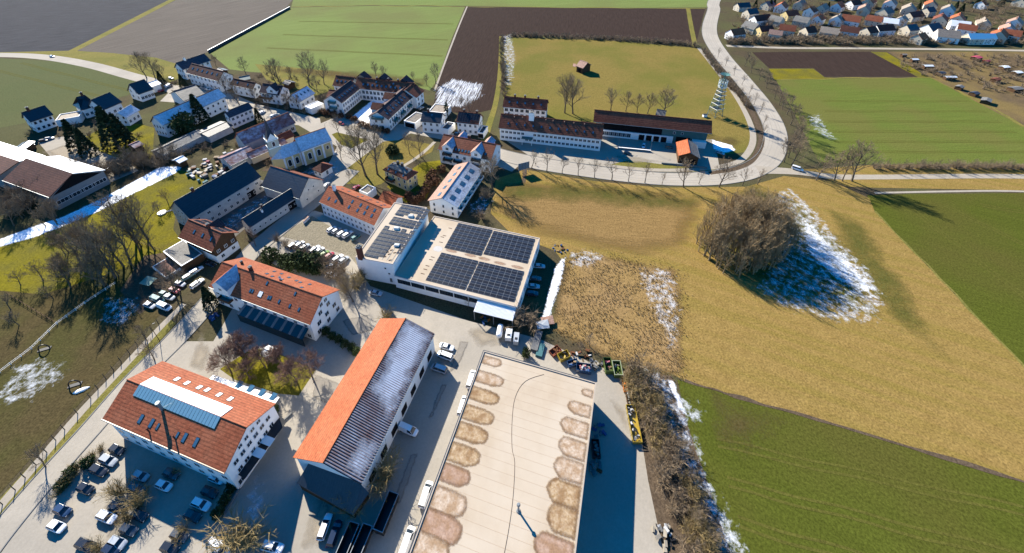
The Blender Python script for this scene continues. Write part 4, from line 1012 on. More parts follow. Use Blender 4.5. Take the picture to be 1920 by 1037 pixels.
# church
CH = bld('church', 'yellow church with blue frosted roof, white pilasters and pointed bell tower', (565, 283.5), (622, 262.5), 6.6, 9.5, (607, 240), R_snow_full, R_red, wall=M_yellow, cat='church', ov=.35)
wb = MB(); 
def arched(wd, ht):
    b_ = MB(); pts = [(-wd / 2, 0), (wd / 2, 0), (wd / 2, ht - wd / 2)] + [(wd / 2 * math.cos(a), ht - wd / 2 + wd / 2 * math.sin(a)) for a in [math.pi * i / 8 for i in range(1, 8)]] + [(-wd / 2, ht - wd / 2)]
    f = 1.32; 
    b_.quad([(x * f, -.05, (z - ht / 2) * 1.14 + ht / 2) for x, z in pts], 0); b_.quad([(x, -.085, z) for x, z in pts], 1)
    return b_.mesh('window', [M_paint, M_glass])
AW = arched(1.1, 2.6)
for f in (.22, .52): link('window', AW, CH['root'], (CH['L'] * f, .345, 2.0))
link('window', arched(.9, 1.4), CH['root'], (CH['L'] * .82, .345, 3.4))
for f in (.03, .37, .67, .97): link('pilaster', box_mesh('pilaster', -.35, -.1, 0, .35, .05, 6.2, M_paint), CH['root'], (CH['L'] * f, .34, 0))
k = MB(); k.box(0, .1, 5.9, CH['L'], .33, 6.45); k.build('cornice', M_paint, CH['root'])
# choir with apse to the left of the nave
k = MB(); cl = -6.2; w = CH['w']; y0, y1 = 1.4, w - 1.4; ap = [(0.3, y0), (cl, y0), (cl - 3.0, y0 + 2.2), (cl - 3.0, y1 - 2.2), (cl, y1), (0.3, y1)][::-1]
n = len(ap); k.v = [(x, y, 0) for x, y in ap] + [(x, y, 5.6) for x, y in ap]
for i in range(n): j = (i + 1) % n; k.f.append((i, j, n + j, n + i)); k.m.append(0)
ch = k.build('choir', M_yellow, CH['root'])
k = MB(); e = .35; a2 = [(0.3, y0 - e), (cl, y0 - e), (cl - 3.3, y0 + 2.1), (cl - 3.3, y1 - 2.1), (cl, y1 + e), (0.3, y1 + e)]; r0 = (0.3, w / 2, 9.0); r1 = (cl, w / 2, 9.0)
z = 5.6
k.quad([(*a2[1], z), (*a2[0], z), r0, r1], 0); k.quad([(*a2[2], z), (*a2[1], z), r1], 0); k.quad([(*a2[3], z), (*a2[2], z), r1], 1); k.quad([(*a2[4], z), (*a2[3], z), r1], 1); k.quad([(*a2[5], z), (*a2[4], z), r1, r0], 1)
k.build('choir_roof', [R_snow_full, R_brown], CH['root'])
for x in (-1.8, -4.4): link('window', AW, CH['root'], (x, y0, 1.6))
for x in (-.3, -3.1, -5.9): link('pilaster', box_mesh('pilaster', -.3, -.1, 0, .3, .05, 5.4, M_paint), CH['root'], (x, y0 - .005, 0))
k = MB(); tx, ty = cl - 1.0, w / 2 + 1.0; q = 1.75
k.box(tx - q, ty - q, 0, tx + q, ty + q, 13.0); k.box(tx - q - .15, ty - q - .15, 9.6, tx + q + .15, ty + q + .15, 9.9, 1); k.box(tx - q - .15, ty - q - .15, 12.6, tx + q + .15, ty + q + .15, 12.9, 1)
for sx_, sy_ in ((0, -1), (0, 1), (1, 0), (-1, 0)):
    if sy_: k.quad([(tx - q, ty + sy_ * q * 1.02, 13), (tx + q, ty + sy_ * q * 1.02, 13), (tx, ty + sy_ * q * 1.02, 15.4)][::1 if sy_ < 0 else -1], 1)
    else: k.quad([(tx + sx_ * q * 1.02, ty - q, 13), (tx + sx_ * q * 1.02, ty + q, 13), (tx + sx_ * q * 1.02, ty, 15.4)][::1 if sx_ > 0 else -1], 1)
tw = k.build('bell_tower', [M_cream, M_paint], CH['root'])
link('bell_opening', arched(.9, 1.8), tw, (tx, ty - q - .01, 10.3)); link('bell_opening', arched(.9, 1.8), tw, (tx - q - .01, ty, 10.3), -math.pi / 2)
k = MB(); bs = [(tx - 1.5, ty - 1.5, 13), (tx + 1.5, ty - 1.5, 13), (tx + 1.5, ty + 1.5, 13), (tx - 1.5, ty + 1.5, 13)]; tp = (tx, ty, 21.5)
mid = [(tx + (x - tx) * .45, ty + (y - ty) * .45, 16.0) for x, y, _ in bs]
for i in range(4): j = (i + 1) % 4; k.quad([bs[i], bs[j], mid[j], mid[i]]); k.quad([mid[i], mid[j], tp])
k.tube(tp, (tx, ty, 23.0), .06, .04, 5); k.build('spire', R_navy, tw)
b = bld('small_annex', 'red tiled low annex behind the church choir', (520, 268), (553, 254), 3.4, 5.0, 5.0, R_brown, R_brown, cat='shed')
b = bld('chapel_house', 'tiny white hip roofed house in the church shadow', (583.8, 317), (602, 324.5), 2.9, 5.5, 4.9, R_dark, R_brown, kind='hip', win=[('F', 2, [1.5], .9, 1.0), ('R', 1, [1.3], 1.0, 1.8)])
bld('garage', 'white garage with mossy grey roof behind the guest house', (673, 357), (689, 363.5), 3.0, (706, 352), None, R_gravel, kind='flat', cat='garage')
bld('garage', 'orange tiled low annex behind the guest house roof', (709, 374), (737, 386), 3.4, 5.5, 5.2, R_orange, R_orange, cat='shed')
# farm with courtyard
FA = bld('farm_wing', 'long plastered farm wing with dark slate roof along the meadow', (356.5, 411), (490, 331), 6.2, 13.0, (474.4, 296), R_slate, R_slate, wall=M_old, cat='farm building',
         win=[('F', 11, [1.6], 1.0, 1.3), ('F', 7, [4.4], 1.2, 1.0), ('L', 4, [1.6, 4.2], .8, 1.2), ('L', 2, [6.6], .8, 1.0, (.3, .7)), ('F', 1, [1.5], 3.0, 2.8, (.76, .86), M_wood, M_opening, 'gate')])
chimney(FA, .24, .5, 1.2, .8, .6)
b = bld('farm_wing', 'plastered farm cross wing with dark slate roof and street gable by the church', (489, 349), (561, 373), 4.6, 13.0, (569.7, 330), R_slate, R_brown, wall=M_old, cat='farm building', win=[('R', 2, [2.0], .8, .8), ('R', 2, [5.0], .7, .7, (.3, .7))])
lean_roof('cart_shed_roof', b, [(489, 337), (537, 352), (529, 362), (484, 347)], [3.6, 3.6, 2.8, 2.8], R_navy)
b = bld('farm_wing', 'low plastered farm wing with slate roof and gateway along the shaded street', (468, 427), (558, 369), 4.0, (450, 416), 6.6, R_slate, R_slate, wall=M_old, cat='farm building', win=[('F', 9, [1.7], .8, .8), ('L', 2, [2.0], .7, .9), ('F', 1, [1.6], 3.2, 3.0, (.82, .96), M_wood, M_opening, 'gate')])
chimney(b, .38, .5, .9, .5, .5); chimney(b, .33, .3, .9, .5, .5, M_paint)
CL = bld('chalet', 'brown roofed chalet with timber gable and solar panels over a flat garage', (333.9, 445), (397, 472.8), 6.2, (447.9, 435.5), 9.9, R_brown, R_brown, wall=M_wood, ov=1.0, win=[('R', 2, [1.7], 1.1, 1.2), ('R', 3, [4.2], 1.0, 1.1)])
k = MB(); k.box(.98, .98, 0, CL['L'] - .98, CL['w'] - .98, 2.9); k.build('ground_floor_wall', M_white, CL['root'])
skyrow(CL, 3, .55, 'F', .7, 1.3, (.2, .95)); chimney(CL, .62, .5, 1.5, .7, .7)
s = (CL['hr'] - CL['he']) / (CL['w'] / 2)
for x0 in (.06, .62):
    for i in range(4):
        for j in range(2):
            f = .3 + j * .4; o = link('solar_panel', pv_mesh(), CL['root'], (x0 * CL['L'] + .7 + i * 1.15, CL['w'] - f * CL['w'] / 2, CL['he'] + s * f * CL['w'] / 2 + .12)); o.rotation_euler = (-math.atan(s), 0, 0); o.scale = (.62, 1.7, 1)
dormer(CL, .5, 4.0, 1.2, R_brown, M_wood, side='B', y0=.4, rb=R_plum)
bld('garage', 'flat grey garage roof in front of the chalet', (305, 471.5), (339.7, 499), 3.0, (347.8, 451.7), None, R_grey, wall=M_wood, kind='flat', cat='garage', par=.12, parm=M_paint)
bld('garage', 'pink concrete terrace shed at the corner of the flat garage', (285, 500), (310, 520), 1.0, 5.0, None, mat('pink_paving', (.34, .19, .15), (.27, .15, .12), .5, .9), kind='flat', cat='shed', par=.1)
# halls at the far left
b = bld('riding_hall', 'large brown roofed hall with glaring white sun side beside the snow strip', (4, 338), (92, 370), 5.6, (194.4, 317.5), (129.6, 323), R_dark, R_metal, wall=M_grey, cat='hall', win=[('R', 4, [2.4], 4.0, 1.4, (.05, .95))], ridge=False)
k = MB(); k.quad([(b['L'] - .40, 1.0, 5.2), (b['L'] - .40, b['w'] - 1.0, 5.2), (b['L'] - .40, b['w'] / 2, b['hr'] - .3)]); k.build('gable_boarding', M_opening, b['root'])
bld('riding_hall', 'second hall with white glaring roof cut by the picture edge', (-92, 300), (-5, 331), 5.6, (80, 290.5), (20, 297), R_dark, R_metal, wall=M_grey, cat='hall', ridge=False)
# west village
b = bld('old_school', 'long pale house with snow blue roof behind two dark conifers', (305, 235), (424, 180.5), 5.8, 13.0, (411, 164.5), R_snow_full, R_dark, wall=M_white, win=[('F', 11, [1.6, 4.1], .9, 1.1), ('L', 4, [1.6, 4.2], .8, 1.2)]); chimney(b, .62, .5, 1, .7, .7, M_paint)
b = bld('village_house', 'white house with blue grey roof beside the long snow roofed house', (430, 221), (474.7, 202.5), 5.2, 9.0, (467.8, 191.3), R_navy, R_slate, win=[('F', 5, [1.5, 3.9], 1.0, 1.2), ('L', 2, w2)]); chimney(b, .1, .5, .9, .6, .6, M_paint)
bld('village_house', 'house with wide dark roof and two small white gables', (344, 189.5), (384, 176), 3.6, 13.0, 6.4, R_slate, R_slate, win=[('F', 2, [1.6], 1.4, 1.6)])
b = bld('village_house', 'white house with blue grey roof at the start of the field wall', (342.8, 131), (395.5, 113), 5.0, 11.0, (382.8, 100.7), R_navy, R_slate, win=[('F', 5, w2, 1.0, 1.2), ('L', 3, w2), ('R', 2, w2)]); chimney(b, .3, .5, 1, .7, .7, M_paint)
b = bld('village_house', 'dark brown roofed terrace house with shining ridge and roof windows', (348.6, 136.5), (408.8, 152.4), 5.2, 11.0, (419.2, 133.9), R_dark, R_dark, win=[('F', 8, w2, 1.0, 1.2), ('R', 2, w2)]); skyrow(b, 6, .55, 'F', .7, 1.2)
b = bld('village_house', 'dark roofed house with shining ridge beside a bare tree thicket', (430.8, 159), (473.6, 167.5), 4.6, 9.0, (484, 155.8), R_dark, R_dark, win=[('F', 4, w2), ('R', 2, [1.5, 4.0])]); skyrow(b, 2, .5, 'F', .7, 1)
b = bld('village_house', 'plum roofed white chalet house with timber balconies', (485, 173.5), (523, 179), 4.8, 10.0, (540.7, 162.8), R_plum, R_dark, win=[('F', 4, w2, 1.1, 1.3), ('R', 2, [1.6, 4.0])]); dormer(b, .65, 5.0, 1.6, R_plum, M_white); balcony(b, 'F', .3, 2.6, 6.0, 1.3, M_wood)
b = bld('village_house', 'small house with snow blue roof and skylights next to the terraced court', (561.5, 191.5), (590.5, 174.5), 3.8, 8.5, (575.4, 161), R_snow_full, R_dark, win=[('L', 2, [1.5, 3.8], 1.0, 1.3), ('F', 3, [1.6])]); skyrow(b, 4, .55, 'F', .7, 1)
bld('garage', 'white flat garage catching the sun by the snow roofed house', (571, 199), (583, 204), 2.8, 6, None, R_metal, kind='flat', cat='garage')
b = bld('village_house', 'white house with dark roof alone at the edge of the green field', (56.5, 229), (100.2, 214.6), 4.9, 9.5, (82, 198.2), R_slate, R_slate, win=[('F', 4, [1.4, 3.8], .9, 1.2), ('L', 3, [1.4, 3.8], .8, 1.1)]); chimney(b, .3, .5)
b = bld('village_house', 'hip roofed dark house left of its taller dark neighbour by the field', (151.7, 207), (184.3, 197), 4.0, 11.0, (160.5, 177), R_slate, R_slate, kind='hip', hip=4.0, win=[('F', 3, [1.6])]); chimney(b, .6, .5)
b = bld('village_house', 'dark gabled house with pale verge between the hip roofed house and the sheds', (194.4, 206), (229.5, 191), 4.0, 11.0, (213.2, 170.5), R_slate, R_slate, win=[('F', 3, [1.6]), ('L', 2, [1.6, 4])])
b = bld('village_house', 'dark roofed white house nearest the curve of the field road', (259.6, 177), (288.4, 167), 3.8, 10.5, (272, 148), R_slate, R_slate, win=[('F', 4, [1.6], 1.1, 1.3), ('L', 2, [1.6, 4])])
b = bld('village_house', 'small house with snow blue roof between dark conifers and sheds', (237, 221), (262, 205.8), 3.8, 8.0, (250.8, 193), R_snow_full, R_snow_full, win=[('F', 3, [1.6]), ('L', 2, [1.6, 3.6], .9, 1.2)])
bld('shed', 'long flat white shed beside the lone house at the field', (103, 226), (148, 218), 2.8, 6.0, None, R_tan, kind='flat', cat='shed')
bld('shed', 'pale low shed at the junction of the field road', (284, 163), (303, 156.5), 3.0, 6.0, 4.0, R_metal, R_metal, cat='shed')
b = bld('snow_barn', 'barn with frost speckled red roof west of the church', (458, 271.5), (554.6, 230), 4.0, 12.0, (542.4, 210), R_snow_red, R_red, wall=M_old, cat='barn', win=[('F', 4, [1.8], 1.4, 1.6, (.5, 1))])
bld('low_barn', 'low barn with frost speckled roof behind the farm wing', (432, 311), (482, 287.5), 3.2, 9.0, 5.0, R_snow_red, R_snow_red, wall=M_old, cat='barn')
bld('low_barn', 'low barn with long tan wall and thin frost next to the church garden', (470, 298), (540, 268), 2.8, 5.5, 4.2, R_snow_red, R_brown, wall=M_cream, cat='barn')
bld('long_shed', 'long grey fibre cement shed above the clutter yard', (305, 291), (386, 251), 2.8, 7.0, 3.9, R_grey, R_grey, wall=M_old, cat='shed')
bld('long_shed', 'dark flat shed continuing the grey fibre cement shed', (390, 257), (437, 235), 3.0, 8.0, 3.6, R_navy, R_navy, wall=M_old, cat='shed')
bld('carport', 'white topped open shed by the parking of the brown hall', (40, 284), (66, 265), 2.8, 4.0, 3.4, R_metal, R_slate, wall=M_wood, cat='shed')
# meadow hut, brick hut, yard pavilion
b = bld('meadow_hut', 'lone wooden hut with pink tiled roof in the middle of the meadow', (1079, 123.5), (1093, 128.5), 3.2, 7.0, 5.4, R_pink, R_pink, wall=M_wood, cat='hut', win=[('F', 1, [1.3], 1.6, 1.8, (.2, .8), M_wood, M_opening, 'gate')])
lean_roof('porch_roof', b, [(1074, 124), (1080, 125.5), (1080, 120), (1075, 119)], [2.2, 2.2, 2.4, 2.4], R_pink)
b = bld('brick_hut', 'small brick hut with grey roof between trees behind the storage barn', (1229, 215), (1247, 218.5), 2.8, 6.0, 4.2, R_grey, R_grey, wall=mat('pink_brick', (.46, .22, .15), (.36, .17, .12), 1, .9), cat='hut', win=[('F', 1, [1.4], 1.0, 1.8)])
b = bld('garden_pavilion', 'tiny green pavilion with metal roof on the lawn of pollard trees', (487, 665), (503, 671.5), 2.6, 3.2, 3.4, R_metal, R_metal, wall=mat('green_boards', (.05, .16, .11), (.04, .12, .08), 1, .6), cat='pavilion', win=[('F', 2, [1.4], .9, 1.0)])
# entrance blocks south of the court and other small garden houses
for lab, A, B, he, w, hr, m in [
    ('small dark shed with pale roof patch in the gardens behind the terrace house', (402, 133), (412, 137), 2.4, 4, 3.2, R_slate),
    ('teal roofed garden house in the gardens behind the shining ridge house', (450, 152), (470, 148), 2.6, 5, 3.6, R_teal),
    ('grey topped garden shed under the trees left of the snow roofed house', (528, 156), (540, 160), 2.4, 4, 3.2, R_navy),
    ('small pale roofed outbuilding behind the dark conifers', (252, 278), (270, 270), 2.6, 5, 3.4, R_snow_red),
    ('dark carport in front of the wide dark roofed house', (372, 205), (395, 195), 2.6, 5, 3.2, R_slate),
    ('white topped kiosk roof at the edge of the clutter yard', (336, 306), (352, 298), 2.6, 4.5, 3.4, R_metal)]:
    bld('garden_shed', lab, A, B, he, w, hr, m, m, wall=M_wood, cat='shed')

# ------------------------------------------------------------------ the settlement beyond the field track
roofs = dict(o=R_orange, p=R_pink, b=R_brown, d=R_slate, n=R_navy, g=R_grey, t=R_tan, r=R_red, k=R_dark, m=R_metal)
rname = dict(o='orange', p='pink', b='brown red', d='black', n='blue grey', g='grey', t='beige', r='red', k='dark brown', m='white')
walls = dict(w=M_white, y=M_yellow, c=M_cream, g=M_grey)
wname = dict(w='white', y='yellow', c='cream', g='grey')
SETT = """1379,64,12,9,20,r,w 1408,52,11,10,-60,g,c 1433,58,12,8,15,d,y 1426,37,17,9,20,d,w 1407,26,11,9,20,d,w 1392,12,13,8,15,d,w
1455,40,10,9,-55,g,w 1481,28,13,9,18,n,y 1453,66,9,7,-30,p,c 1475,57,11,9,-30,b,c 1515,60,9,9,15,k,w 1503,41,11,9,-50,g,w 1465,14,14,10,50,o,w
1500,9,13,9,45,p,w 1535,36,10,8,40,o,w 1554,61,12,9,-35,t,c 1570,38,12,10,45,t,w 1571,13,12,9,40,o,w 1594,40,13,10,-40,b,w 1592,59,12,9,-35,k,w
1620,19,15,10,50,p,w 1629,5,13,10,40,o,c 1629,60,10,9,20,k,w 1542,16,11,9,40,t,w 1600,9,12,9,20,d,w 1638,39,11,9,-45,b,w 1669,8,13,10,45,p,w
1659,24,13,10,30,g,w 1652,41,10,9,-45,n,w 1668,44,10,8,-30,m,w 1655,56,15,9,10,d,w 1704,18,15,11,50,t,w 1745,10,14,10,50,o,c 1740,22,10,8,20,n,w
1777,20,14,10,45,t,w 1704,57,10,9,15,d,w 1744,57,13,11,20,n,w 1763,37,14,10,45,b,c 1795,37,13,10,45,o,c 1798,48,12,9,-30,m,w 1724,71,11,8,30,o,c
1774,68,13,11,-25,t,w 1811,56,11,9,-40,n,w 1824,72,11,8,0,m,w 1872,68,14,10,40,o,w 1895,66,10,9,-45,b,w 1889,56,15,10,45,p,w 1844,44,15,9,50,t,c
1903,43,13,10,40,p,w 1841,8,10,8,30,o,w 1914,4,12,10,30,p,w 1713,30,16,9,20,k,w 1850,72,9,7,0,m,w 1520,22,11,9,40,b,w 1690,38,10,8,40,t,w 1440,10,11,9,30,g,w
1560,-8,12,9,40,o,w 1610,-12,12,9,30,b,w 1680,-12,13,9,45,t,w 1740,-14,13,9,40,o,w 1480,-10,12,9,30,d,w 1800,-6,12,9,40,p,w 1870,-8,12,9,40,b,w 1950,30,12,9,40,o,w 1960,60,12,9,30,b,w 1990,8,12,9,40,t,w"""
NEI = {}
for it in SETT.split():
    x, y, L, w, a, rc, wc = it.split(',')
    x, y, L, w, a = float(x), float(y), float(L) * 1.22, float(w) * 1.18, float(a)
    if rc == 'd' and int(x) % 3: rc = 'k'
    if rc == 'n' and int(x) % 2: rc = 'b'
    if wc == 'w' and int(x) % 3 == 0: wc = 'c'
    c = P(x, y, 4.5); an = math.radians(a); he = 4.8 + (hash_ := (int(x * 7 + y * 3) % 10)) * .12; hr = he + w * .42
    key = (rc, wc, int(x // 140), int(y // 33)); NEI[key] = NEI.get(key, 0) + 1
    pos = ['in the far rows', 'in the middle rows', 'by the hedge belt'][0 if y < 22 else 1 if y < 48 else 2]
    side = 'near the main road' if x < 1480 else 'of the settlement' if x < 1700 else 'toward the allotments'
    size = 'long' if L >= 17 else 'small' if L <= 12.3 else 'broad' if w >= 11.7 else 'narrow' if w <= 9.5 else 'gabled'
    root = thing('settlement_house', '%s %s house with %s roof %s %s' % (size, wname[wc], rname[rc], pos, side), 'house', (c.x, c.y, 0), an, 'houses of the settlement beyond the field track')
    k = MB(); s = (hr - he) / (w / 2); zw = he + .3 * s - .2
    X0, X1, Y0, Y1 = -L / 2 + .3, L / 2 - .3, -w / 2 + .3, w / 2 - .3
    pts = [(Y0, 0), (Y1, 0), (Y1, zw), (0, hr - .2), (Y0, zw)]
    k.quad([(X0, yy, zz) for yy, zz in pts][::-1]); k.quad([(X1, yy, zz) for yy, zz in pts])
    k.quad([(X0, Y0, 0), (X1, Y0, 0), (X1, Y0, zw), (X0, Y0, zw)]); k.quad([(X1, Y1, 0), (X0, Y1, 0), (X0, Y1, zw), (X1, Y1, zw)])
    k.build('wall', walls[wc], root)
    k = MB(); k.slab([(-L / 2, -w / 2, he), (L / 2, -w / 2, he), (L / 2, 0, hr), (-L / 2, 0, hr)], .2); k.slab([(L / 2, w / 2, he), (-L / 2, w / 2, he), (-L / 2, 0, hr), (L / 2, 0, hr)], .2)
    k.build('roof', roofs[rc], root)
    k = MB(); cx = L * (.15 if hash_ % 2 else -.2); k.box(cx - .35, .2, hr - 1, cx + .35, .9, hr + .8); k.build('chimney', M_brick, root)
    if y > 0:
        me = window_mesh(1.1, 1.3)
        for zz in (1.5, 3.6):
            for i in range(3): link('window', me, root, (X0 + (X1 - X0) * (i + .5) / 3, Y0 - .012, zz))
            for i in range(2):
                link('window', me, root, (X1 + .012, Y0 + (Y1 - Y0) * (i + .5) / 2, zz), math.pi / 2)
                link('window', me, root, (X0 - .012, Y0 + (Y1 - Y0) * (i + .5) / 2, zz), -math.pi / 2)
# allotment sheds
for x, y, L, w, a, m, lab in [
    (1832, 107, 7, 5, 20, 'pinkred', 'allotment shed with bright pink red roof'), (1850, 114, 5, 3, 15, 'red', 'smaller red roofed allotment hut right of the pink red shed'),
    (1740, 123, 7, 3.5, 0, 'm', 'long white roofed allotment hut by the field edge'), (1782, 144, 8, 3, 0, 'm', 'white roofed allotment hut beside a dark hedge'),
    (1884, 125, 6, 4, 10, 'm', 'white roofed allotment hut behind the tarpaulins'), (1908, 135, 6, 4, 10, 'm', 'white roofed allotment hut at the picture edge'),
    (1800, 162, 5, 4, 30, 'g', 'grey roofed allotment hut among bushes'), (1850, 187, 7, 5, 40, 'g', 'pale grey allotment hut standing nearest the green field'),
    (1828, 174, 5, 4, 20, 'n', 'blue grey allotment hut between two grey ones'), (1715, 111, 5, 3, 0, 'm', 'flat white allotment hut near the ploughed plot'),
    (1695, 102, 4, 3, 0, 't', 'small beige allotment hut near the hedge track'), (1905, 165, 8, 5, 10, 'g', 'wide grey allotment roof at the picture edge'),
    (1868, 148, 6, 4, 20, 'b', 'brown roofed allotment hut in the middle of the gardens'), (1765, 136, 5, 4, 10, 'd', 'dark allotment hut beside the long white hut')]:
    c = P(x, y, 2.2); t = thing('allotment_hut', lab, 'hut', (c.x, c.y, 0), math.radians(a), 'allotment huts')
    mm = {'pinkred': mat('pink_red_sheet', (.70, .10, .12), (.6, .08, .1), 1, .5), 'red': mat('red_sheet', (.55, .06, .05), (.45, .05, .04), 1, .5)}.get(m) or roofs[m]
    k = MB(); k.box(-L / 2 + .2, -w / 2 + .2, 0, L / 2 - .2, w / 2 - .2, 2.1); k.build('wall', M_wood, t)
    k = MB(); k.slab([(-L / 2, -w / 2, 2.2), (L / 2, -w / 2, 2.2), (L / 2, 0, 2.9), (-L / 2, 0, 2.9)], .1); k.slab([(L / 2, w / 2, 2.2), (-L / 2, w / 2, 2.2), (-L / 2, 0, 2.9), (L / 2, 0, 2.9)], .1); k.build('roof', mm, t)
    link('door', box_mesh('door', -.45, -.05, 0, .45, .03, 1.9, M_dark), t, (0, -w / 2 + .19, .02))

# ------------------------------------------------------------------ plants
def seg(V, Fc, p0, p1, r0, r1, n=3):
    ax = p1 - p0; l = np.linalg.norm(ax)
    if l < 1e-5: return
    ax = ax / l; ref = np.array([0, 0, 1.0]) if abs(ax[2]) < .9 else np.array([1.0, 0, 0])
    a = np.cross(ax, ref); a /= np.linalg.norm(a); c = np.cross(ax, a); i = len(V)
    for k in range(n):
        t = 2 * math.pi * k / n; V.append(p0 + (a * math.cos(t) + c * math.sin(t)) * r0)
    if r1 < r0 * .3:
        V.append(p1)
        for k in range(n): Fc.append((i + k, i + (k + 1) % n, i + n))
    else:
        for k in range(n):
            t = 2 * math.pi * k / n; V.append(p1 + (a * math.cos(t) + c * math.sin(t)) * r1)
        for k in range(n): k2 = (k + 1) % n; Fc.append((i + k, i + k2, i + n + k2, i + n + k))

def rdir(R, base, ang):
    v = R.normal(size=3); v -= base * (v @ base); v /= np.linalg.norm(v)
    d_ = base * math.cos(ang) + v * math.sin(ang)
    return d_ / np.linalg.norm(d_)

def bare_tree(seed, hgt=10.0, limbs=8, nsub=(6, 5, 4), t0=.25, spread=.75, tw=.022, up=.25, round_=False):
    """bare broadleaf tree: trunk and limbs in one mesh, branches and twigs in another"""
    R = np.random.default_rng(seed)
    TV, TF, CV, CF = [], [], [], []
    pts = [np.zeros(3)]; dr = np.array([R.normal() * .05, R.normal() * .05, 1.0]); n = 6; L = hgt * (.55 if round_ else .72)
    for i in range(n):
        dr = dr + R.normal(size=3) * .06; dr /= np.linalg.norm(dr); pts.append(pts[-1] + dr * L / n)
    rb = hgt * .020
    for i in range(n): seg(TV, TF, pts[i], pts[i + 1], rb * (1 - .8 * i / n), rb * (1 - .8 * (i + 1) / n), 6)
    def grow(p, d_, l, r, lev):
        q = p; steps = 3 if lev < 2 else 2; nodes = [p]
        for i in range(steps):
            d_ = d_ + R.normal(size=3) * .13 + np.array([0, 0, up * (.5 if lev else .6)]); d_ /= np.linalg.norm(d_)
            q2 = q + d_ * l / steps
            seg(TV if lev == 0 else CV, TF if lev == 0 else CF, q, q2, r * (1 - .7 * i / steps), r * (1 - .7 * (i + 1) / steps) if lev < 3 else 0, 4 if lev == 0 else 3)
            q = q2; nodes.append(q)
        if lev < 3:
            m = nsub[lev]
            for j in range(m):
                t = .25 + .75 * (j + R.random() * .8) / m; f = t * steps; i = min(int(f), steps - 1)
                pp = nodes[i] + (nodes[i + 1] - nodes[i]) * (f - i)
                grow(pp, rdir(R, d_, .35 + R.random() * .6), l * (.62 - .25 * t) * (.8 + .5 * R.random()), max(r * .42, tw), lev + 1)
    for j in range(limbs):
        t = t0 + (1 - t0) * (j + .5 * R.random()) / limbs; f = t * n; i = min(int(f), n - 1)
        pp = pts[i] + (pts[i + 1] - pts[i]) * (f - i); az = j * 2.4 + R.random()
        tilt = spread * (1.15 - .75 * t) + .1 if not round_ else .15 + 1.45 * R.random()
        d_ = np.array([math.cos(az) * math.sin(tilt), math.sin(az) * math.sin(tilt), math.cos(tilt)])
        grow(pp, d_, hgt * (.46 - .20 * t) * (.85 + .3 * R.random()), rb * .5 * (1 - .5 * t), 0)
    return (TV, TF), (CV, CF)

def shrub(seed, hgt=3.0, stems=9, tw=.02, flare=.6, sub=4):
    R = np.random.default_rng(seed); V, Fc = [], []
    for s_ in range(stems):
        az = R.random() * 6.28; tl = R.random() * flare
        d_ = np.array([math.cos(az) * math.sin(tl), math.sin(az) * math.sin(tl), math.cos(tl)]); p = np.array([R.normal() * hgt * .08, R.normal() * hgt * .08, 0])
        l = hgt * (.7 + .4 * R.random()); q = p
        for i in range(3):
            d_ = d_ + R.normal(size=3) * .12; d_ /= np.linalg.norm(d_); q2 = q + d_ * l / 3
            seg(V, Fc, q, q2, tw * (2.2 - .5 * i), tw * (1.7 - .5 * i), 3)
            for j in range(sub):
                pp = q + (q2 - q) * R.random(); e = rdir(R, d_, .4 + .6 * R.random()); ll = l * .3 * (.5 + R.random()); m_ = pp + e * ll
                seg(V, Fc, pp, m_, tw * 1.1, tw * .6, 3)
                for _ in range(2): seg(V, Fc, pp + e * ll * R.random(), m_ + R.normal(size=3) * ll * .5, tw * .8, 0, 3)
            q = q2
    return V, Fc

def leafy(seed, rx, rz, n, size, cone=False):
    """evergreen volume of small leaf clump faces, uneven outline"""
    R = np.random.default_rng(seed); V, Fc = [], []
    lob = R.normal(size=(6, 3)) * .45
    for i in range(n):
        if cone:
            t = R.random() ** .7; layer = math.floor(t * 11) / 11 + R.random() * .05; rr = (1 - layer) * rx * (.55 + .45 * math.sqrt(R.random())) + .1
            az = R.random() * 6.28; p = np.array([math.cos(az) * rr, math.sin(az) * rr, (.06 + .94 * layer) * rz - rr * .35]); o = np.array([math.cos(az), math.sin(az), -.35])
        else:
            v = R.normal(size=3); v /= np.linalg.norm(v); k_ = (.62 + .38 * R.random()) * (1 + .28 * math.sin(3 * v[0] + seed) * math.cos(4 * v[1] + seed) + .12 * R.normal())
            p = np.array([v[0] * rx * k_, v[1] * rx * k_, rz * .5 + v[2] * rz * .5 * k_]); o = v
            if p[2] < 0: p[2] = abs(p[2]) * .3
        a = rdir(R, o / np.linalg.norm(o), .3 + R.random() * 1.1); b_ = np.cross(a, R.normal(size=3)); b_ /= np.linalg.norm(b_); s_ = size * (.6 + .8 * R.random()); i0 = len(V)
        V += [p - a * s_ - b_ * s_ * .5, p + a * s_ - b_ * s_ * .3, p + a * s_ * .5 + b_ * s_ * .6, p - a * s_ * .6 + b_ * s_ * .5]; Fc.append((i0, i0 + 1, i0 + 2, i0 + 3))
    return V, Fc

def vmesh(name, VF, m):
    me = bpy.data.meshes.new(name); me.from_pydata([tuple(v) for v in VF[0]], [], VF[1]); me.materials.append(m); me.update(); return me

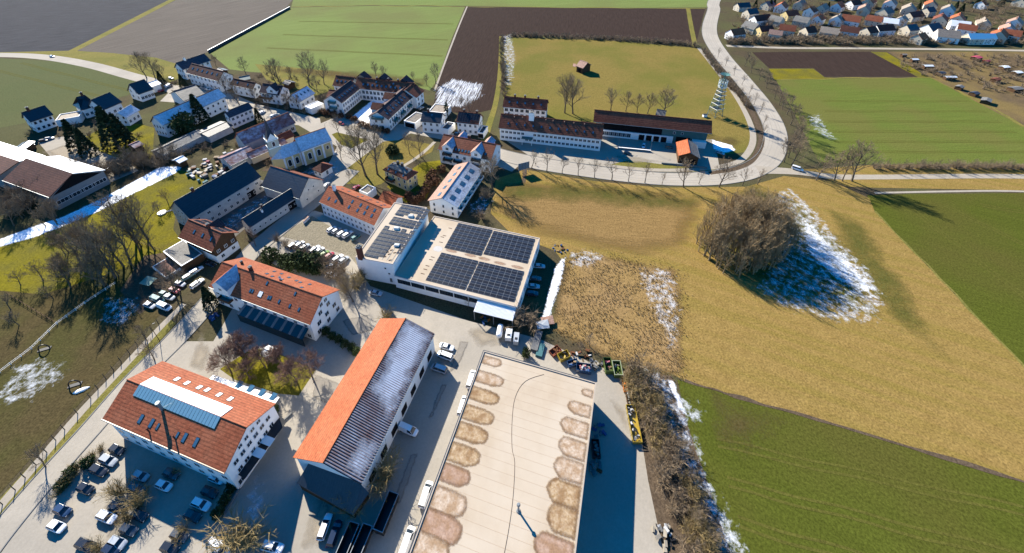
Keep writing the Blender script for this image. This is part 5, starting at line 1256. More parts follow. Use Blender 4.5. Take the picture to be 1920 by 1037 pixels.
TREES = {}
def variants(kind, fn, n):
    TREES[kind] = [fn(i) for i in range(n)]
def _bt(m, **kw):
    def f(i):
        t, c = bare_tree(100 + i * 7 + int(kw.get('spread', .75) * 100), **kw); return [('trunk', vmesh('trunk', t, T_bark)), ('crown', vmesh('crown', c, m))]
    return f
variants('bare', _bt(T_twig, limbs=10, nsub=(6, 6, 4), tw=.020), 5)
variants('bareR', _bt(T_twig2, limbs=8, nsub=(6, 5, 3)), 3)
variants('street', _bt(T_twig, limbs=8, nsub=(5, 5, 2), t0=.35, spread=.7), 4)
variants('tall', _bt(T_twig, limbs=12, nsub=(7, 6, 4), t0=.25, spread=.75, up=.3, tw=.018), 3)
variants('pollard', _bt(T_twig2, limbs=20, nsub=(7, 7, 5), t0=.60, spread=1.3, up=.10, tw=.024, round_=True), 3)
variants('shrub', lambda i: [('crown', vmesh('crown', shrub(300 + i, 3.0, 16, .022, .75), T_twig))], 4)
variants('shrub3', lambda i: [('crown', vmesh('crown', shrub(330 + i, 3.0, 22, .022, .9), T_twig3))], 3)
variants('conifer', lambda i: [('trunk', vmesh('trunk', (lambda V, Fc: (seg(V, Fc, np.zeros(3), np.array([0, 0, 9.4]), .2, .05, 6), (V, Fc))[1])([], []), T_bark)), ('crown', vmesh('crown', leafy(400 + i, 2.4, 10.0, 1500, .30, True), T_con))], 2)
variants('evergreen', lambda i: [('crown', vmesh('crown', leafy(420 + i, 1.6, 3.0, 700, .22), T_ever))], 3)
variants('cypress', lambda i: [('crown', vmesh('crown', leafy(440 + i, 1.0, 10.0, 700, .25), T_con))], 1)
variants('hedgebush', lambda i: [('crown', vmesh('crown', leafy(460 + i, 1.5, 2.6, 600, .2), T_hedge))], 2)
BASEH = dict(bare=10, bareR=10, street=10, tall=10, pollard=7.2, shrub=3, shrub3=3, conifer=10, evergreen=3, cypress=10, hedgebush=2.6)
NAME = dict(bare='bare_tree', bareR='bare_tree', street='street_tree', tall='tall_bare_tree', pollard='pollard_tree', shrub='bare_shrub', shrub3='bare_shrub', conifer='conifer', evergreen='evergreen_shrub', cypress='cypress', hedgebush='hedge_shrub')
def plant(kind, x, y, hgt, label, group=None, wx=1.0, world=False):
    p = Vector((x, y)) if world else P(x, y)
    cat = 'tree' if kind in ('bare', 'bareR', 'street', 'tall', 'pollard', 'conifer', 'cypress') else 'shrub'
    var = TREES[kind][int(abs(p.x * 13 + p.y * 7)) % len(TREES[kind])]
    if not world: hgt *= hsc(x, y) if not (y < 95 and x > 1360) else 1.1
    f = hgt / BASEH[kind]
    t = thing(NAME[kind], label, cat, (p.x, p.y, 0), (p.x * 1.7 + p.y) % 6.28, group)
    t.scale = (f * wx, f * wx, f)
    for nm, me in var: link(nm, me, t)
    return t

g = 'street trees along the curving main road'
for i, (x, y, h) in enumerate([(996.6, 315, 9), (1025, 322, 10.5), (1054, 325, 8), (1084, 329, 9), (1114.6, 333, 9), (1147, 337, 11), (1178, 340, 8.5), (1209, 343, 10), (1241, 346, 6), (1310, 345, 7), (1392, 348, 9), (1420, 346, 8.5)]):
    plant('street', x, y, h, 'slender bare street tree on the verge below the main road', g)
plant('bare', 1281, 351, 14, 'broad dark bare tree in front of the orange roofed shed'); plant('bare', 1348, 351, 14.5, 'broad spreading bare tree where the main road bends')
g = 'big bare trees at the start of the field track'
plant('bare', 1530, 338, 13, 'leaning bare tree closest to the small white van on the track', g)
for x, y, h in [(1564.5, 338, 14), (1579, 339.5, 14)]: plant('bare', x, y, h, 'slim tall bare tree in the row at the start of the field track', g)
plant('tall', 1597, 339.5, 19, 'tallest wide bare tree at the start of the field track', g, 1.1)
g = 'trees on the outer side of the road bend'
for x, y, h in [(1396, 124, 8), (1408, 137, 9), (1437, 165, 9), (1424, 150, 7), (1461, 197, 9), (1452, 186, 8), (1475, 215, 10), (1482, 234, 11), (1490, 252, 10), (1492, 275, 11), (1470, 304, 12), (1484, 310, 13), (1478, 295, 12), (1466, 205, 9), (1496, 262, 10), (1486, 285, 11)]:
    plant('bare', x, y, h, 'brown bare tree lining the outer side of the road bend', g)
g = 'young trees between the road and the cycle path'
for x, y, h in [(1346, 108, 6), (1360, 124, 6), (1376, 142, 6), (1391, 160, 6.5), (1404, 178, 6.5), (1414, 196, 6.5), (1423, 214, 7), (1430, 236, 6.5), (1429, 258, 7), (1420, 285, 6.5)]:
    plant('street', x, y, h, 'thin young bare tree between main road and cycle path', g, .8)
g = 'bare bushes along the meadow fence by the mast'
for i in range(22):
    t = i / 21; x = 1318 + t * 84 + random.uniform(-4, 4); y = 100 + t * 104 + random.uniform(-3, 3)
    plant('shrub', x, y, random.uniform(2.5, 4.5), 'brown bare bush on the meadow side of the cycle path', g)
g = 'old trees on the meadow behind the barn'
for x, y, h in [(1059, 212, 18), (1074, 213.5, 19)]: plant('tall', x, y, h, 'one of two tall bare trees standing together on the meadow lawn', g)
for x, y, h in [(1145, 207, 12), (1173, 209, 10), (1194, 211, 10), (1214, 213, 11)]: plant('bare', x, y, h, 'mid sized bare tree in the row behind the storage barn', g)
plant('tall', 1242, 216, 14, 'dense bare tree beside the small brick hut', None, 1.2)
plant('tall', 686, 330, 23, 'huge leaning bare tree on the village green beside the street', None, .9); plant('tall', 708, 327, 20, 'second huge bare tree on the village green next to the hedge', None, .95)
g = 'smaller trees of the village green'
for x, y, h in [(636, 253, 10), (788, 294, 12), (768, 289, 10), (640, 300, 9), (655, 340, 5)]: plant('bare', x, y, h, 'mid sized bare tree on the village green', g, .8)
for x, y in [(737, 283), (742, 288), (731, 289)]: plant('evergreen', x, y, 3.2, 'dark evergreen bush in the middle of the village green', 'evergreen bushes of the green')
plant('tall', 923, 355, 15, 'wide bare tree behind the frosted row house', None, 1.25); plant('shrub', 915, 372, 5, 'brown bush under the bare tree behind the row house'); plant('shrub', 903, 410, 4, 'brown bush at the back corner of the solar hall')
g = 'tall orchard trees by the yellow meadow'
for x, y, h, k_ in [(278, 449, 19, 'tall'), (256, 455, 21, 'tall'), (217, 521, 20, 'tall'), (186, 497, 19, 'tall'), (243, 487, 17, 'tall'), (204, 505, 15, 'bare'), (232, 500, 16, 'bare'), (152, 493, 14, 'bare'), (170, 485, 15, 'bare'), (290, 470, 12, 'bare'), (196, 535, 14, 'bare'), (262, 470, 15, 'bare')]:
    plant(k_, x, y, h, 'tall bare tree in the dense group between meadow and chalet', g)
for i in range(16):
    plant('bare', random.uniform(120, 300), random.uniform(455, 545), random.uniform(8, 13), 'lower bare tree filling the dense group between meadow and chalet', 'lower orchard trees by the yellow meadow', 1.1)
for i in range(14):
    plant('bare', random.uniform(-10, 130), random.uniform(395, 425), random.uniform(6, 10), 'bare tree in front of the second hall at the snow strip', 'trees along the snow strip', 1.2)
for x, y, h, lab in [(328, 549, 13, 'tall bare tree by the parked cars shading the street'), (338, 552, 12, 'second tall bare tree by the parked cars shading the street'), (86, 876, 9, 'lone bare tree on the verge beside the paddock path'), (290, 676, 9, 'bare tree at the top corner of the commercial building'), (276, 640, 7, 'small bare tree on the verge above the street')]: plant('bare', x, y, h, lab)
g = 'small orchard trees'
for x, y, h in [(81, 526, 8), (39, 535, 6), (315, 381, 6), (110, 520, 6), (128, 505, 7), (100, 560, 6), (300, 400, 5), (36, 610, 6), (20, 580, 6)]: plant('bare', x, y, h, 'small gnarled bare fruit tree on the left meadow', g, 1.15)
g = 'scrub behind the snow strip'
for i in range(46):
    t = i / 45; x = -20 + t * 350 + random.uniform(-12, 12); y = 418 - t * 116 + random.uniform(-14, 8) - 18 * math.sin(t * 3.14)
    plant('shrub' if i % 3 else 'bare', x, y, random.uniform(3.5, 6.0) if i % 3 else random.uniform(6, 9), 'brown scrub growing between the brown hall and the snow strip', g, 1.2)
g = 'trees at the field road'
for x, y, h in [(275, 146, 13), (291, 146, 12), (302, 150, 8), (306, 142, 6)]: plant('bare', x, y, h, 'bare tree at the mouth of the field road', g)
g = 'trees behind the village edge'
for x, y, h, k_ in [(580, 161, 16, 'tall'), (608, 158, 12, 'bare'), (523, 153, 12, 'bare'), (462, 141, 9, 'bare'), (817, 156, 10, 'bare'), (706, 146, 8, 'bare'), (722, 148, 7, 'bare'), (405, 124, 6, 'bare'), (514, 150, 10, 'bare'), (548, 150, 7, 'bare'), (595, 172, 8, 'bare'), (450, 200, 9, 'bare'), (440, 185, 9, 'bare'), (480, 190, 8, 'bare'), (505, 205, 8, 'bare'), (540, 205, 9, 'bare'), (562, 208, 8, 'bare'), (425, 176, 10, 'bare'), (800, 160, 6, 'bare'), (866, 205, 7, 'bare'), (880, 208, 7, 'bare'), (775, 152, 5, 'bare')]:
    plant(k_, x, y, h, 'bare garden tree among the houses at the village edge', g)
for lab, k_, x, y, h in [('slim dark conifer at the garden left of the tall spruce', 'conifer', 150, 279, 13), ('dark conifer standing in front of the slim conifer', 'conifer', 170, 291, 12), ('tallest dark spruce in the sunny garden', 'conifer', 223, 277, 18), ('dark spruce behind the sunny garden', 'conifer', 236, 268, 13), ('round dark yew before the snow roofed house', 'evergreen', 352, 250, 9), ('dark conifer rising before the long snow roofed house', 'conifer', 379, 229, 13),
                          ('small dark conifer beside the blue grey roofed house', 'conifer', 487, 230, 7), ('narrow cypress between slate house and solar house', 'cypress', 838, 219, 7.5), ('spiky fir on the traffic island by the office house', 'conifer', 398, 574, 9), ('dark fir at the garden of the green', 'conifer', 346, 165, 7), ('bushy spruce behind the parked cars at the village road', 'conifer', 306, 160, 7)]:
    plant(k_, x, y, h, lab, None, 1.15 if k_ != 'evergreen' else .8)
g = 'pollard trees on the office lawn'
for x, y, h in [(434, 699, 8.5), (462, 672, 8), (498, 690, 8), (470, 712, 7), (556, 714, 9), (586, 708, 9), (530, 690, 8)]: plant('pollard', x, y, h, 'round headed pollard tree with reddish twigs on the office lawn', g)
plant('pollard', 455, 668, 7.5, 'round headed pollard tree shading the glass lean-to'); plant('bare', 662, 566, 12, 'bare tree throwing branch shadows on the drive by the solar block'); plant('shrub3', 678, 525, 5, 'olive bush at the foot of the white solar block'); plant('shrub3', 648, 545, 5, 'olive bush beside the drive of the solar block')
plant('shrub3', 668, 540, 5, 'larger olive bush between drive and solar block', None, 1.3)
plant('shrub3', 726, 602, 5, 'golden bush at the gable of the long barn'); plant('shrub3', 722, 895, 7, 'golden brown bush leaning on the long barn wall', None, 1.3); plant('shrub3', 655, 958, 5.5, 'golden bush by the dark lean-to', None, 1.2); plant('shrub3', 462, 1012, 8, 'wide golden bush at the car park exit', None, 1.4)
plant('shrub', 975, 606, 6, 'brown bush beside the corrugated canopy', None, 1.3); plant('shrub', 995, 612, 5, 'smaller brown bush between canopy and blue tarpaulin', None, 1.2); plant('bareR', 480, 462, 8, 'reddish bare tree in the shaded street by the farm'); plant('bare', 878, 575, 5, 'thin bare tree before the windows of the solar hall')
plant('bareR', 795, 303, 5, 'reddish young tree by the apartment garden'); plant('evergreen', 986, 668, 3.6, 'columnar evergreen bush by the container row', None, .7)
g = 'dark hedge shrubs along the office house'
for x, y, h in [(509, 488, 5), (548, 500, 5), (562, 502, 6), (576, 505, 5.5), (588, 503, 6), (535, 495, 4), (598, 512, 4)]: plant('evergreen', x, y, h, 'dark evergreen bush behind the orange red office roof', g)
plant('evergreen', 598, 612, 4.5, 'ivy dark bush at the white office gable', None, .8)
g = 'bushes between office gable and barn'
for x, y in [(612, 625), (624, 634), (636, 640), (648, 648), (660, 655), (668, 662)]: plant('evergreen', x, y, 2.4, 'low dark hedge bush between office gable and barn', g)
g = 'bushes of the parking court'
for x, y, h in [(535, 462, 3), (520, 452, 3), (560, 475, 3.5), (575, 480, 4), (592, 488, 4), (612, 497, 4), (630, 505, 3.5), (645, 510, 4), (600, 505, 5), (622, 518, 5), (640, 528, 5)]: plant('shrub', x, y, h, 'brown bush between the parked cars and the office house', g)
g = 'car park bushes'
for x, y, h in [(225, 925, 4.5), (262, 948, 5), (155, 870, 2.2), (140, 885, 2.5), (175, 858, 2), (128, 905, 2.8), (112, 925, 2.5), (330, 890, 2), (240, 975, 3), (345, 1000, 3), (185, 1030, 3), (190, 845, 2)]: plant('shrub3', x, y, h, 'olive brown bush between the rows of the shaded car park', g, 1.1)
for x, y in [(138, 888), (122, 912), (168, 872)]: plant('evergreen', x, y, 2.8, 'small dark evergreen in the car park edge hedge', 'car park evergreens')
g = 'hedge along the car park side of the red roofed building'
for i in range(9): plant('evergreen', 415 + i * 13 - 4, 965 - i * 24, 2.6, 'dark hedge bush along the drive beside the commercial building', g)
g = 'garden hedge of the row house'
for x, y in [(815, 345), (806, 338), (790, 372), (778, 380), (768, 372), (802, 352), (796, 362), (812, 330), (828, 322)]: plant('hedgebush', x, y, 2.8, 'red brown beech hedge bush in the row house garden', g, 1.2)
g = 'hedges of the terraced court'
for x, y in [(612, 215), (625, 217), (640, 220), (655, 222), (665, 226), (690, 240), (702, 243), (715, 246), (726, 249), (678, 236), (605, 212)]: plant('hedgebush', x, y, 2.0, 'brown hedge bush along the front of the terraced court', g, 1.3)
g = 'scrub trees in the belt by the flat hall'
for i in range(78):
    t = random.random(); x = 1194 + t * 122 + random.uniform(-14, 24) * (1 + .5 * t) - 12 * (1 - t); y = 690 + t * 370 + random.uniform(-10, 10)
    plant('shrub3' if i % 2 else 'shrub', x, y, random.uniform(3.0, 5.6), 'brown scrub bush in the belt between yard and green field', g, 1.1)
for x, y, h in [(1215, 705, 6), (1290, 900, 6), (1305, 985, 7), (1262, 842, 6), (1330, 1020, 6.5), (1235, 760, 5), (1180, 700, 5), (1090, 660, 5), (1105, 650, 6)]: plant('bare', x, y, h, 'bare scrub tree rising from the belt by the yard', 'taller scrub trees by the yard', 1.1)
g = 'roadside shrubs of the field track'
for i in range(34): plant('shrub', 1640 + i * 8.6, 316 + random.uniform(-2, 2), random.uniform(2, 3.4), 'low brown hedge shrub between green field and gravel track', g, 1.3)
g = 'young trees along the gravel track'
for i in range(9): plant('street', 1660 + i * 32, 318, 6, 'young bare tree along the gravel track', g, .7)
g = 'trees between the settlement houses'
for x, y, h, k_ in [(1399, 28, 7, 'bare'), (1415, 15, 9, 'conifer'), (1442, 18, 11, 'conifer'), (1450, 12, 9, 'conifer'), (1390, 48, 8, 'bare'), (1442, 66, 6, 'bare'), (1463, 48, 6, 'bare'), (1490, 62, 7, 'bare'), (1505, 25, 10, 'bare'), (1518, 30, 10, 'bare'), (1512, 18, 10, 'bare'), (1525, 40, 7, 'bare'), (1530, 60, 8, 'bare'), (1550, 20, 9, 'conifer'), (1545, 36, 8, 'bare'), (1580, 22, 8, 'bare'), (1585, 12, 9, 'conifer'), (1610, 30, 6, 'bare'), (1612, 55, 7, 'bare'), (1640, 18, 7, 'bare'), (1680, 36, 7, 'bare'), (1690, 52, 8, 'bare'), (1725, 40, 7, 'bare'), (1730, 60, 6, 'bare'), (1720, 20, 9, 'conifer'), (1757, 25, 7, 'bare'), (1800, 25, 10, 'conifer'), (1790, 18, 9, 'conifer'), (1815, 12, 12, 'bare'), (1828, 15, 12, 'conifer'), (1850, 18, 13, 'bare'), (1865, 22, 13, 'bare'), (1880, 28, 12, 'bare'), (1875, 12, 12, 'conifer'), (1895, 25, 10, 'bare'), (1840, 30, 10, 'bare'), (1860, 38, 9, 'bare'), (1880, 44, 8, 'bare'), (1835, 58, 8, 'bare'), (1850, 62, 7, 'bare'), (1905, 60, 7, 'bare'), (1912, 72, 7, 'conifer'), (1785, 55, 7, 'bare'), (1830, 48, 8, 'bare'), (1700, 5, 9, 'bare'), (1730, 4, 9, 'conifer'), (1640, 2, 8, 'bare'), (1580, 3, 8, 'bare'), (1535, 4, 9, 'bare'), (1420, 5, 8, 'bare'), (1480, 6, 8, 'conifer'), (1560, 50, 6, 'bare'), (1640, 50, 6, 'bare'), (1590, 48, 6, 'bare'), (1765, 46, 6, 'bare'), (1680, 66, 6, 'bare'), (1480, 45, 6, 'bare')]:
    plant(k_, x, y, h, 'dark conifer between the settlement houses' if k_ == 'conifer' else 'bare garden tree between the settlement houses', g, 1.25)

def mass(name, label, cat, pts, m, srcs):
    """one object joined from many copies of plant meshes (position, scale, width)"""
    VV, FF, off = [], [], 0
    for x, y, f, wx, k_ in pts:
        V, Fc = srcs[k_ % len(srcs)]; a = random.random() * 6.28; ca, sa = math.cos(a), math.sin(a)
        A = np.asarray(V, float); B = np.empty_like(A); B[:, 0] = (A[:, 0] * ca - A[:, 1] * sa) * f * wx + x; B[:, 1] = (A[:, 0] * sa + A[:, 1] * ca) * f * wx + y; B[:, 2] = A[:, 2] * f
        VV.append(B); FF += [tuple(i + off for i in q) for q in Fc]; off += len(A)
    me = bpy.data.meshes.new(name); me.from_pydata(np.concatenate(VV).tolist(), [], FF); me.materials.append(m); me.update()
    return tag(link(name, me), label, cat, None, 'stuff')
# the round thicket
T_thick = mat('thicket_twigs', (.56, .40, .22), (.38, .27, .15), .12, .95)
c = P(1402, 480); src = []
for i in range(5):
    t, cr = bare_tree(700 + i, 9.0, limbs=9, nsub=(4, 4, 2), t0=.10, spread=.5, up=.5, tw=.022); src.append((t[0] + cr[0], t[1] + [tuple(j + len(t[0]) for j in q) for q in cr[1]]))
pts = []
for i in range(145):
    a = random.random() * 6.28; r = math.sqrt(random.random()); q = P(1394 + 92 * r * math.cos(a), 458 + 62 * r * math.sin(a))
    pts.append((q.x, q.y, (2.3 - 1.0 * r ** 3) * random.uniform(.7, 1.1), .9, i))
mass('thicket', 'large round thicket of bare brown trees on the ochre meadow', 'thicket', pts, T_thick, src)
src2 = [shrub(800 + i, 3.0, 7, .052, .85, 2) for i in range(5)]
pts = [(lambda p: (p.x, p.y, random.uniform(.9, 1.9), 1.3, i))(P(1364 + random.random() * 600, 79 + random.uniform(-5, 5))) for i in range(330)]
mass('hedge_belt', 'long brown hedge belt between the settlement and the field track', 'hedge', pts, T_twig, src2)
pts = [(lambda p: (p.x, p.y, random.uniform(.8, 1.4), 1.2, i))(P(950 + random.random() * 350, 71 + random.uniform(-2.5, 3.5) + (random.random() * 0))) for i in range(0)]
pts = []
for i in range(200):
    t = random.random(); p = P(952 + t * 352, 68 + t * 20 - 4 * math.sin(t * 3) + random.uniform(-3, 2)); pts.append((p.x, p.y, random.uniform(.7, 1.3), 1.2, i))
mass('hedge_belt', 'brown hedge between the ploughed field and the hut meadow', 'hedge', pts, T_twig, src2)
pts = []
for i in range(70):
    t = random.random(); p = P(940 + t * 6 + random.uniform(-3, 3), 70 + t * 110); pts.append((p.x, p.y, random.uniform(.6, 1.2), 1.2, i))
mass('hedge_belt', 'narrow hedge along the left edge of the hut meadow', 'hedge', pts, T_twig, src2)
pts = []
for i in range(330):
    p = P(1690 + random.random() * 240, 104 + random.random() * 100)
    if P(1742, 146).x + (p.y - P(1742, 146).y) * -.9 < p.x - 2: pts.append((p.x, p.y, random.uniform(.5, 1.1), 1.4, i))
mass('allotment_bushes', 'scattered brown bushes between the allotment huts', 'bushes', pts, T_twig, src2)
pts = []
for i in range(150):
    q = random.choice([(200, 250, 60, 22), (110, 248, 60, 10), (330, 160, 30, 14), (440, 165, 60, 12), (520, 200, 60, 14), (290, 300, 50, 14), (400, 275, 60, 14), (545, 150, 60, 10), (260, 300, 40, 12), (525, 310, 30, 12)])
    p = P(q[0] + random.uniform(-q[2], q[2]), q[1] + random.uniform(-q[3], q[3])); pts.append((p.x, p.y, random.uniform(.5, 1.1), 1.3, i))
mass('garden_bushes', 'brown garden bushes spread between the village houses', 'bushes', pts, T_twig, src2)
pts = []
for i in range(420):
    p = P(1375 + random.random() * 600, random.uniform(-12, 74)); pts.append((p.x, p.y, random.uniform(.7, 1.5), 1.5, i))
mass('garden_bushes', 'brown garden bushes and hedges between the settlement houses', 'bushes', pts, T_twig, src2)
pts = []
for i in range(60):
    p = P(1375 + random.random() * 560, random.uniform(-10, 66)); pts.append((p.x, p.y, random.uniform(.7, 1.2), 1.1, i))
tb_ = []
for i in range(3):
    t, cr = bare_tree(900 + i, 8.0, limbs=8, nsub=(4, 3, 2), tw=.05); tb_.append((t[0] + cr[0], t[1] + [tuple(j + len(t[0]) for j in q) for q in cr[1]]))
mass('garden_trees', 'mass of small bare garden trees among the settlement roofs', 'trees', pts, T_twig, tb_)
# tussocks of the rough plot
R = np.random.default_rng(5); poly = [P(*q) for q in [(1062, 478), (1130, 478), (1200, 492), (1270, 505), (1281, 560), (1284, 712), (1210, 700), (1130, 672), (1030, 622), (1045, 540)]]
def inside(p, poly):
    r = False
    for i in range(len(poly)):
        a, b_ = poly[i - 1], poly[i]
        if (a.y > p.y) != (b_.y > p.y) and p.x < a.x + (p.y - a.y) / (b_.y - a.y) * (b_.x - a.x): r = not r
    return r
xs = [p.x for p in poly]; ys = [p.y for p in poly]; V, Fc, Mi = [], [], []
for i in range(11000):
    p = Vector((R.uniform(min(xs) - 3, max(xs) + 3), R.uniform(min(ys) - 3, max(ys) + 3)))
    if not inside(p + Vector((R.normal() * 1.8, R.normal() * 1.8)), poly): continue
    if math.sin(p.x * .35 + 1.5 * math.sin(p.y * .21)) * math.cos(p.y * .4 + p.x * .1) < -.35 and R.random() < .8: continue
    h = R.uniform(.15, .5); mi = 1 if R.random() < .25 else 0; base = R.random() * 6.28
    for k_ in range(5):
        a = base + k_ * 1.25 + R.normal() * .3; w_ = R.uniform(.05, .13); ln = R.uniform(.1, .5) * (h + .15); i0 = len(V); ca, sa = math.cos(a), math.sin(a)
        V += [(p.x - sa * w_, p.y + ca * w_, .05), (p.x + sa * w_, p.y - ca * w_, .05), (p.x + ca * ln, p.y + sa * ln, .08 + h * R.uniform(.5, 1))]; Fc.append((i0, i0 + 1, i0 + 2)); Mi.append(mi)
me = bpy.data.meshes.new('tussocks'); me.from_pydata(V, [], Fc); me.materials.append(T_tuft); me.materials.append(T_tuft2); me.polygons.foreach_set("material_index", Mi); me.update()
tag(link('tussock_grass', me), 'dry tussock grass covering the rough plot beside the solar hall', 'grass', None, 'stuff')

# ------------------------------------------------------------------ vehicles
PAINT = {n: mat('car_paint_' + n, c, tuple(v * .9 for v in c), .5, .25, spec=.6, coat=.6) for n, c in dict(
    white=(.80, .80, .80), silver=(.42, .44, .46), black=(.015, .016, .018), blue=(.03, .07, .16), red=(.50, .02, .03), green=(.26, .42, .04), grey=(.10, .11, .12),
    teal=(.08, .28, .27), yellow=(.55, .38, .03), lime=(.30, .40, .05), navy=(.015, .03, .07)).items()}
M_tyre = mat('tyre_rubber', (.018, .018, .018), (.012, .012, .012), 2, .9)
M_lamp = mat('lamp_lens', (.7, .7, .68), (.6, .6, .6), 1, .15)
M_tail = mat('tail_lens', (.35, .01, .01), (.3, .01, .01), 1, .2)
def loft(b, st, mi=0, ring=None):
    """closed loft through stations (x, [(y, z) right side from bottom to top centre])"""
    rings = []
    for x, prof in st:
        i = len(b.v); full = [(y, z) for y, z in prof] + [(-y, z) for y, z in reversed(prof)]
        b.v += [(x, y, z) for y, z in full]; rings.append((i, len(full)))
    for (i, n), (j, _) in zip(rings[:-1], rings[1:]):
        for k in range(n): k2 = (k + 1) % n; b.f.append((i + k, j + k, j + k2, i + k2)); b.m.append(mi)
    i, n = rings[0]; b.f.append(tuple(i + k for k in range(n))); b.m.append(mi)
    i, n = rings[-1]; b.f.append(tuple(i + k for k in range(n - 1, -1, -1))); b.m.append(mi)
CARS = {}
def car_mesh(kind):
    if kind in CARS: return CARS[kind]
    L, Wd, Hb, Hr, c0, c1, r0, r1 = dict(hatch=(4.1, .88, .92, 1.48, -1.95, 1.05, -1.55, .30), sedan=(4.6, .90, .90, 1.42, -1.75, 1.05, -1.05, .30),
                                         wagon=(4.7, .91, .94, 1.50, -2.25, 1.05, -1.95, .30), van=(5.2, .98, 1.15, 1.95, -2.55, 1.85, -2.5, 1.05), minibus=(5.0, .95, 1.10, 1.90, -2.45, 1.75, -2.35, 1.0))[kind]
    h = L / 2; b = MB()
    def sect(w, zt, z0=.24): return [(w * .86, z0), (w, z0 + .22), (w, zt - .18), (w * .93, zt - .04), (w * .55, zt)]
    loft(b, [(-h, sect(Wd * .82, Hb * .93, .36)), (-h + .22, sect(Wd * .97, Hb)), (-.3 * h, sect(Wd, Hb + .01)), (.35 * h, sect(Wd, Hb)), (.72 * h, sect(Wd * .97, Hb * .90)), (h - .15, sect(Wd * .86, Hb * .76, .30)), (h, sect(Wd * .7, Hb * .66, .34))])
    # roof panel and pillars
    rt = [(Wd * .66, Hr - .05), (Wd * .60, Hr)]
    for x0, x1 in ((r0, r1),):
        b.slab([(x0, -Wd * .68, Hr), (x1, -Wd * .66, Hr - .01), (x1, Wd * .66, Hr - .01), (x0, Wd * .68, Hr)], .07)
    for sg in (-1, 1):
        for xa, xb in ((c1, r1), (c0, r0), (-.15, -.15)):
            b.tube((xa, sg * Wd * .90, Hb - .03), (xb, sg * Wd * .68, Hr - .05), .05, .04, 4)
    if kind in ('van',):
        for sg in (-1, 1): b.quad([(c0 + .05, sg * Wd * .955, Hb - .05), (.25, sg * Wd * .955, Hb - .05), (.1, sg * Wd * .71, Hr - .03), (r0 + .05, sg * Wd * .71, Hr - .03)][::sg])
    body = b.mesh('body', [PAINT['white']])
    g_ = MB()
    loft(g_, [(c0, [(Wd * .88, Hb - .06), (Wd * .86, Hb - .02), (Wd * .5, Hb)]), (r0, [(Wd * .89, Hb - .06), (Wd * .66, Hr - .09), (Wd * .5, Hr - .06)]), (r1, [(Wd * .89, Hb - .06), (Wd * .65, Hr - .09), (Wd * .5, Hr - .06)]), (c1, [(Wd * .88, Hb - .06), (Wd * .84, Hb - .02), (Wd * .5, Hb)])])
    glass = g_.mesh('windows', [M_glass])
    wm = MB(); wm.tube((0, -.1, 0), (0, .1, 0), .33, .33, 12, 0); wm.tube((0, -.11, 0), (0, .11, 0), .19, .19, 8, 1)
    wheel = wm.mesh('wheel', [M_tyre, M_steel])
    lm = MB(); lm.box(-.12, -.16, -.08, .02, .16, .08); lamp = lm.mesh('headlight', [M_lamp]); tl = lm.mesh('tail_light', [M_tail])
    CARS[kind] = (body, glass, wheel, lamp, tl, h, Wd, Hb)
    return CARS[kind]
def car(kind, x, y, dx, dy, colr, label, group=None):
    body, glass, wheel, lamp, tl, h, Wd, Hb = car_mesh(kind)
    p = P(x, y, .5); e = P(x + dx * 4, y + dy * 4, .5) - p
    t = thing('van' if kind in ('van', 'minibus') else 'parked_car', label, 'van' if kind in ('van', 'minibus') else 'car', (p.x, p.y, 0.10), math.atan2(e.y, e.x), group)
    o = link('body', body, t); o.material_slots[0].link = 'OBJECT'; o.material_slots[0].material = PAINT[colr]
    link('windows', glass, t)
    for sx in (-.62, .64):
        for sy in (-1, 1): link('wheel', wheel, t, (sx * h, sy * (Wd - .10), .33))
    for sy in (-1, 1):
        link('headlight', lamp, t, (h - .06, sy * Wd * .62, Hb * .62)); link('tail_light', tl, t, (-h + .06, sy * Wd * .68, Hb * .72))
    return t
g = 'cars in the shaded car park of the commercial building'
for x, y, c_, lab in [(220, 844, 'black', 'black car parked under the eave corner in the car park'), (204, 864, 'silver', 'silver car between two black ones at the hedge'), (186, 883, 'black', 'black car parked beside the silver car at the hedge'), (161, 917, 'black', 'black car standing alone by the evergreen hedge'),
                      (118, 958, 'blue', 'blue car at the far end of the hedge row'), (107, 988, 'white', 'white car beside the blue car at the hedge row'), (265, 893, 'silver', 'silver hatchback in the shade beside a bare bush'), (322, 889, 'grey', 'dark grey car in the deep shade under the eave'), (308, 911, 'white', 'white car standing in the shade of the car park aisle'),
                      (258, 918, 'grey', 'grey car half hidden by the olive bush'), (407, 898, 'white', 'white car beneath the building corner'), (394, 923, 'black', 'black car between two white cars along the drive hedge'), (378, 946, 'white', 'white car between two black cars along the drive hedge'), (362, 968, 'black', 'black car at the sunlit end of the drive hedge row'),
                      (220, 952, 'black', 'black car behind the round olive bush'), (201, 970, 'white', 'white car in the centre row of the car park'), (262, 967, 'black', 'black car beside the golden bush in the centre row'), (242, 994, 'grey', 'grey car in the centre row of the car park'), (221, 1018, 'silver', 'silver car at the lower end of the centre row'),
                      (162, 1023, 'black', 'black car in the sun at the lower car park'), (337, 1005, 'grey', 'grey car with red lights at the hedge end'), (319, 1029, 'black', 'black car in the sun beside the grey one'), (208, 1034, 'navy', 'navy car at the lowest centre row')]:
    car('hatch' if int(x) % 3 else 'wagon', x, y, 1, .42, c_, lab, g)
g = 'cars by the chalet and office yard'
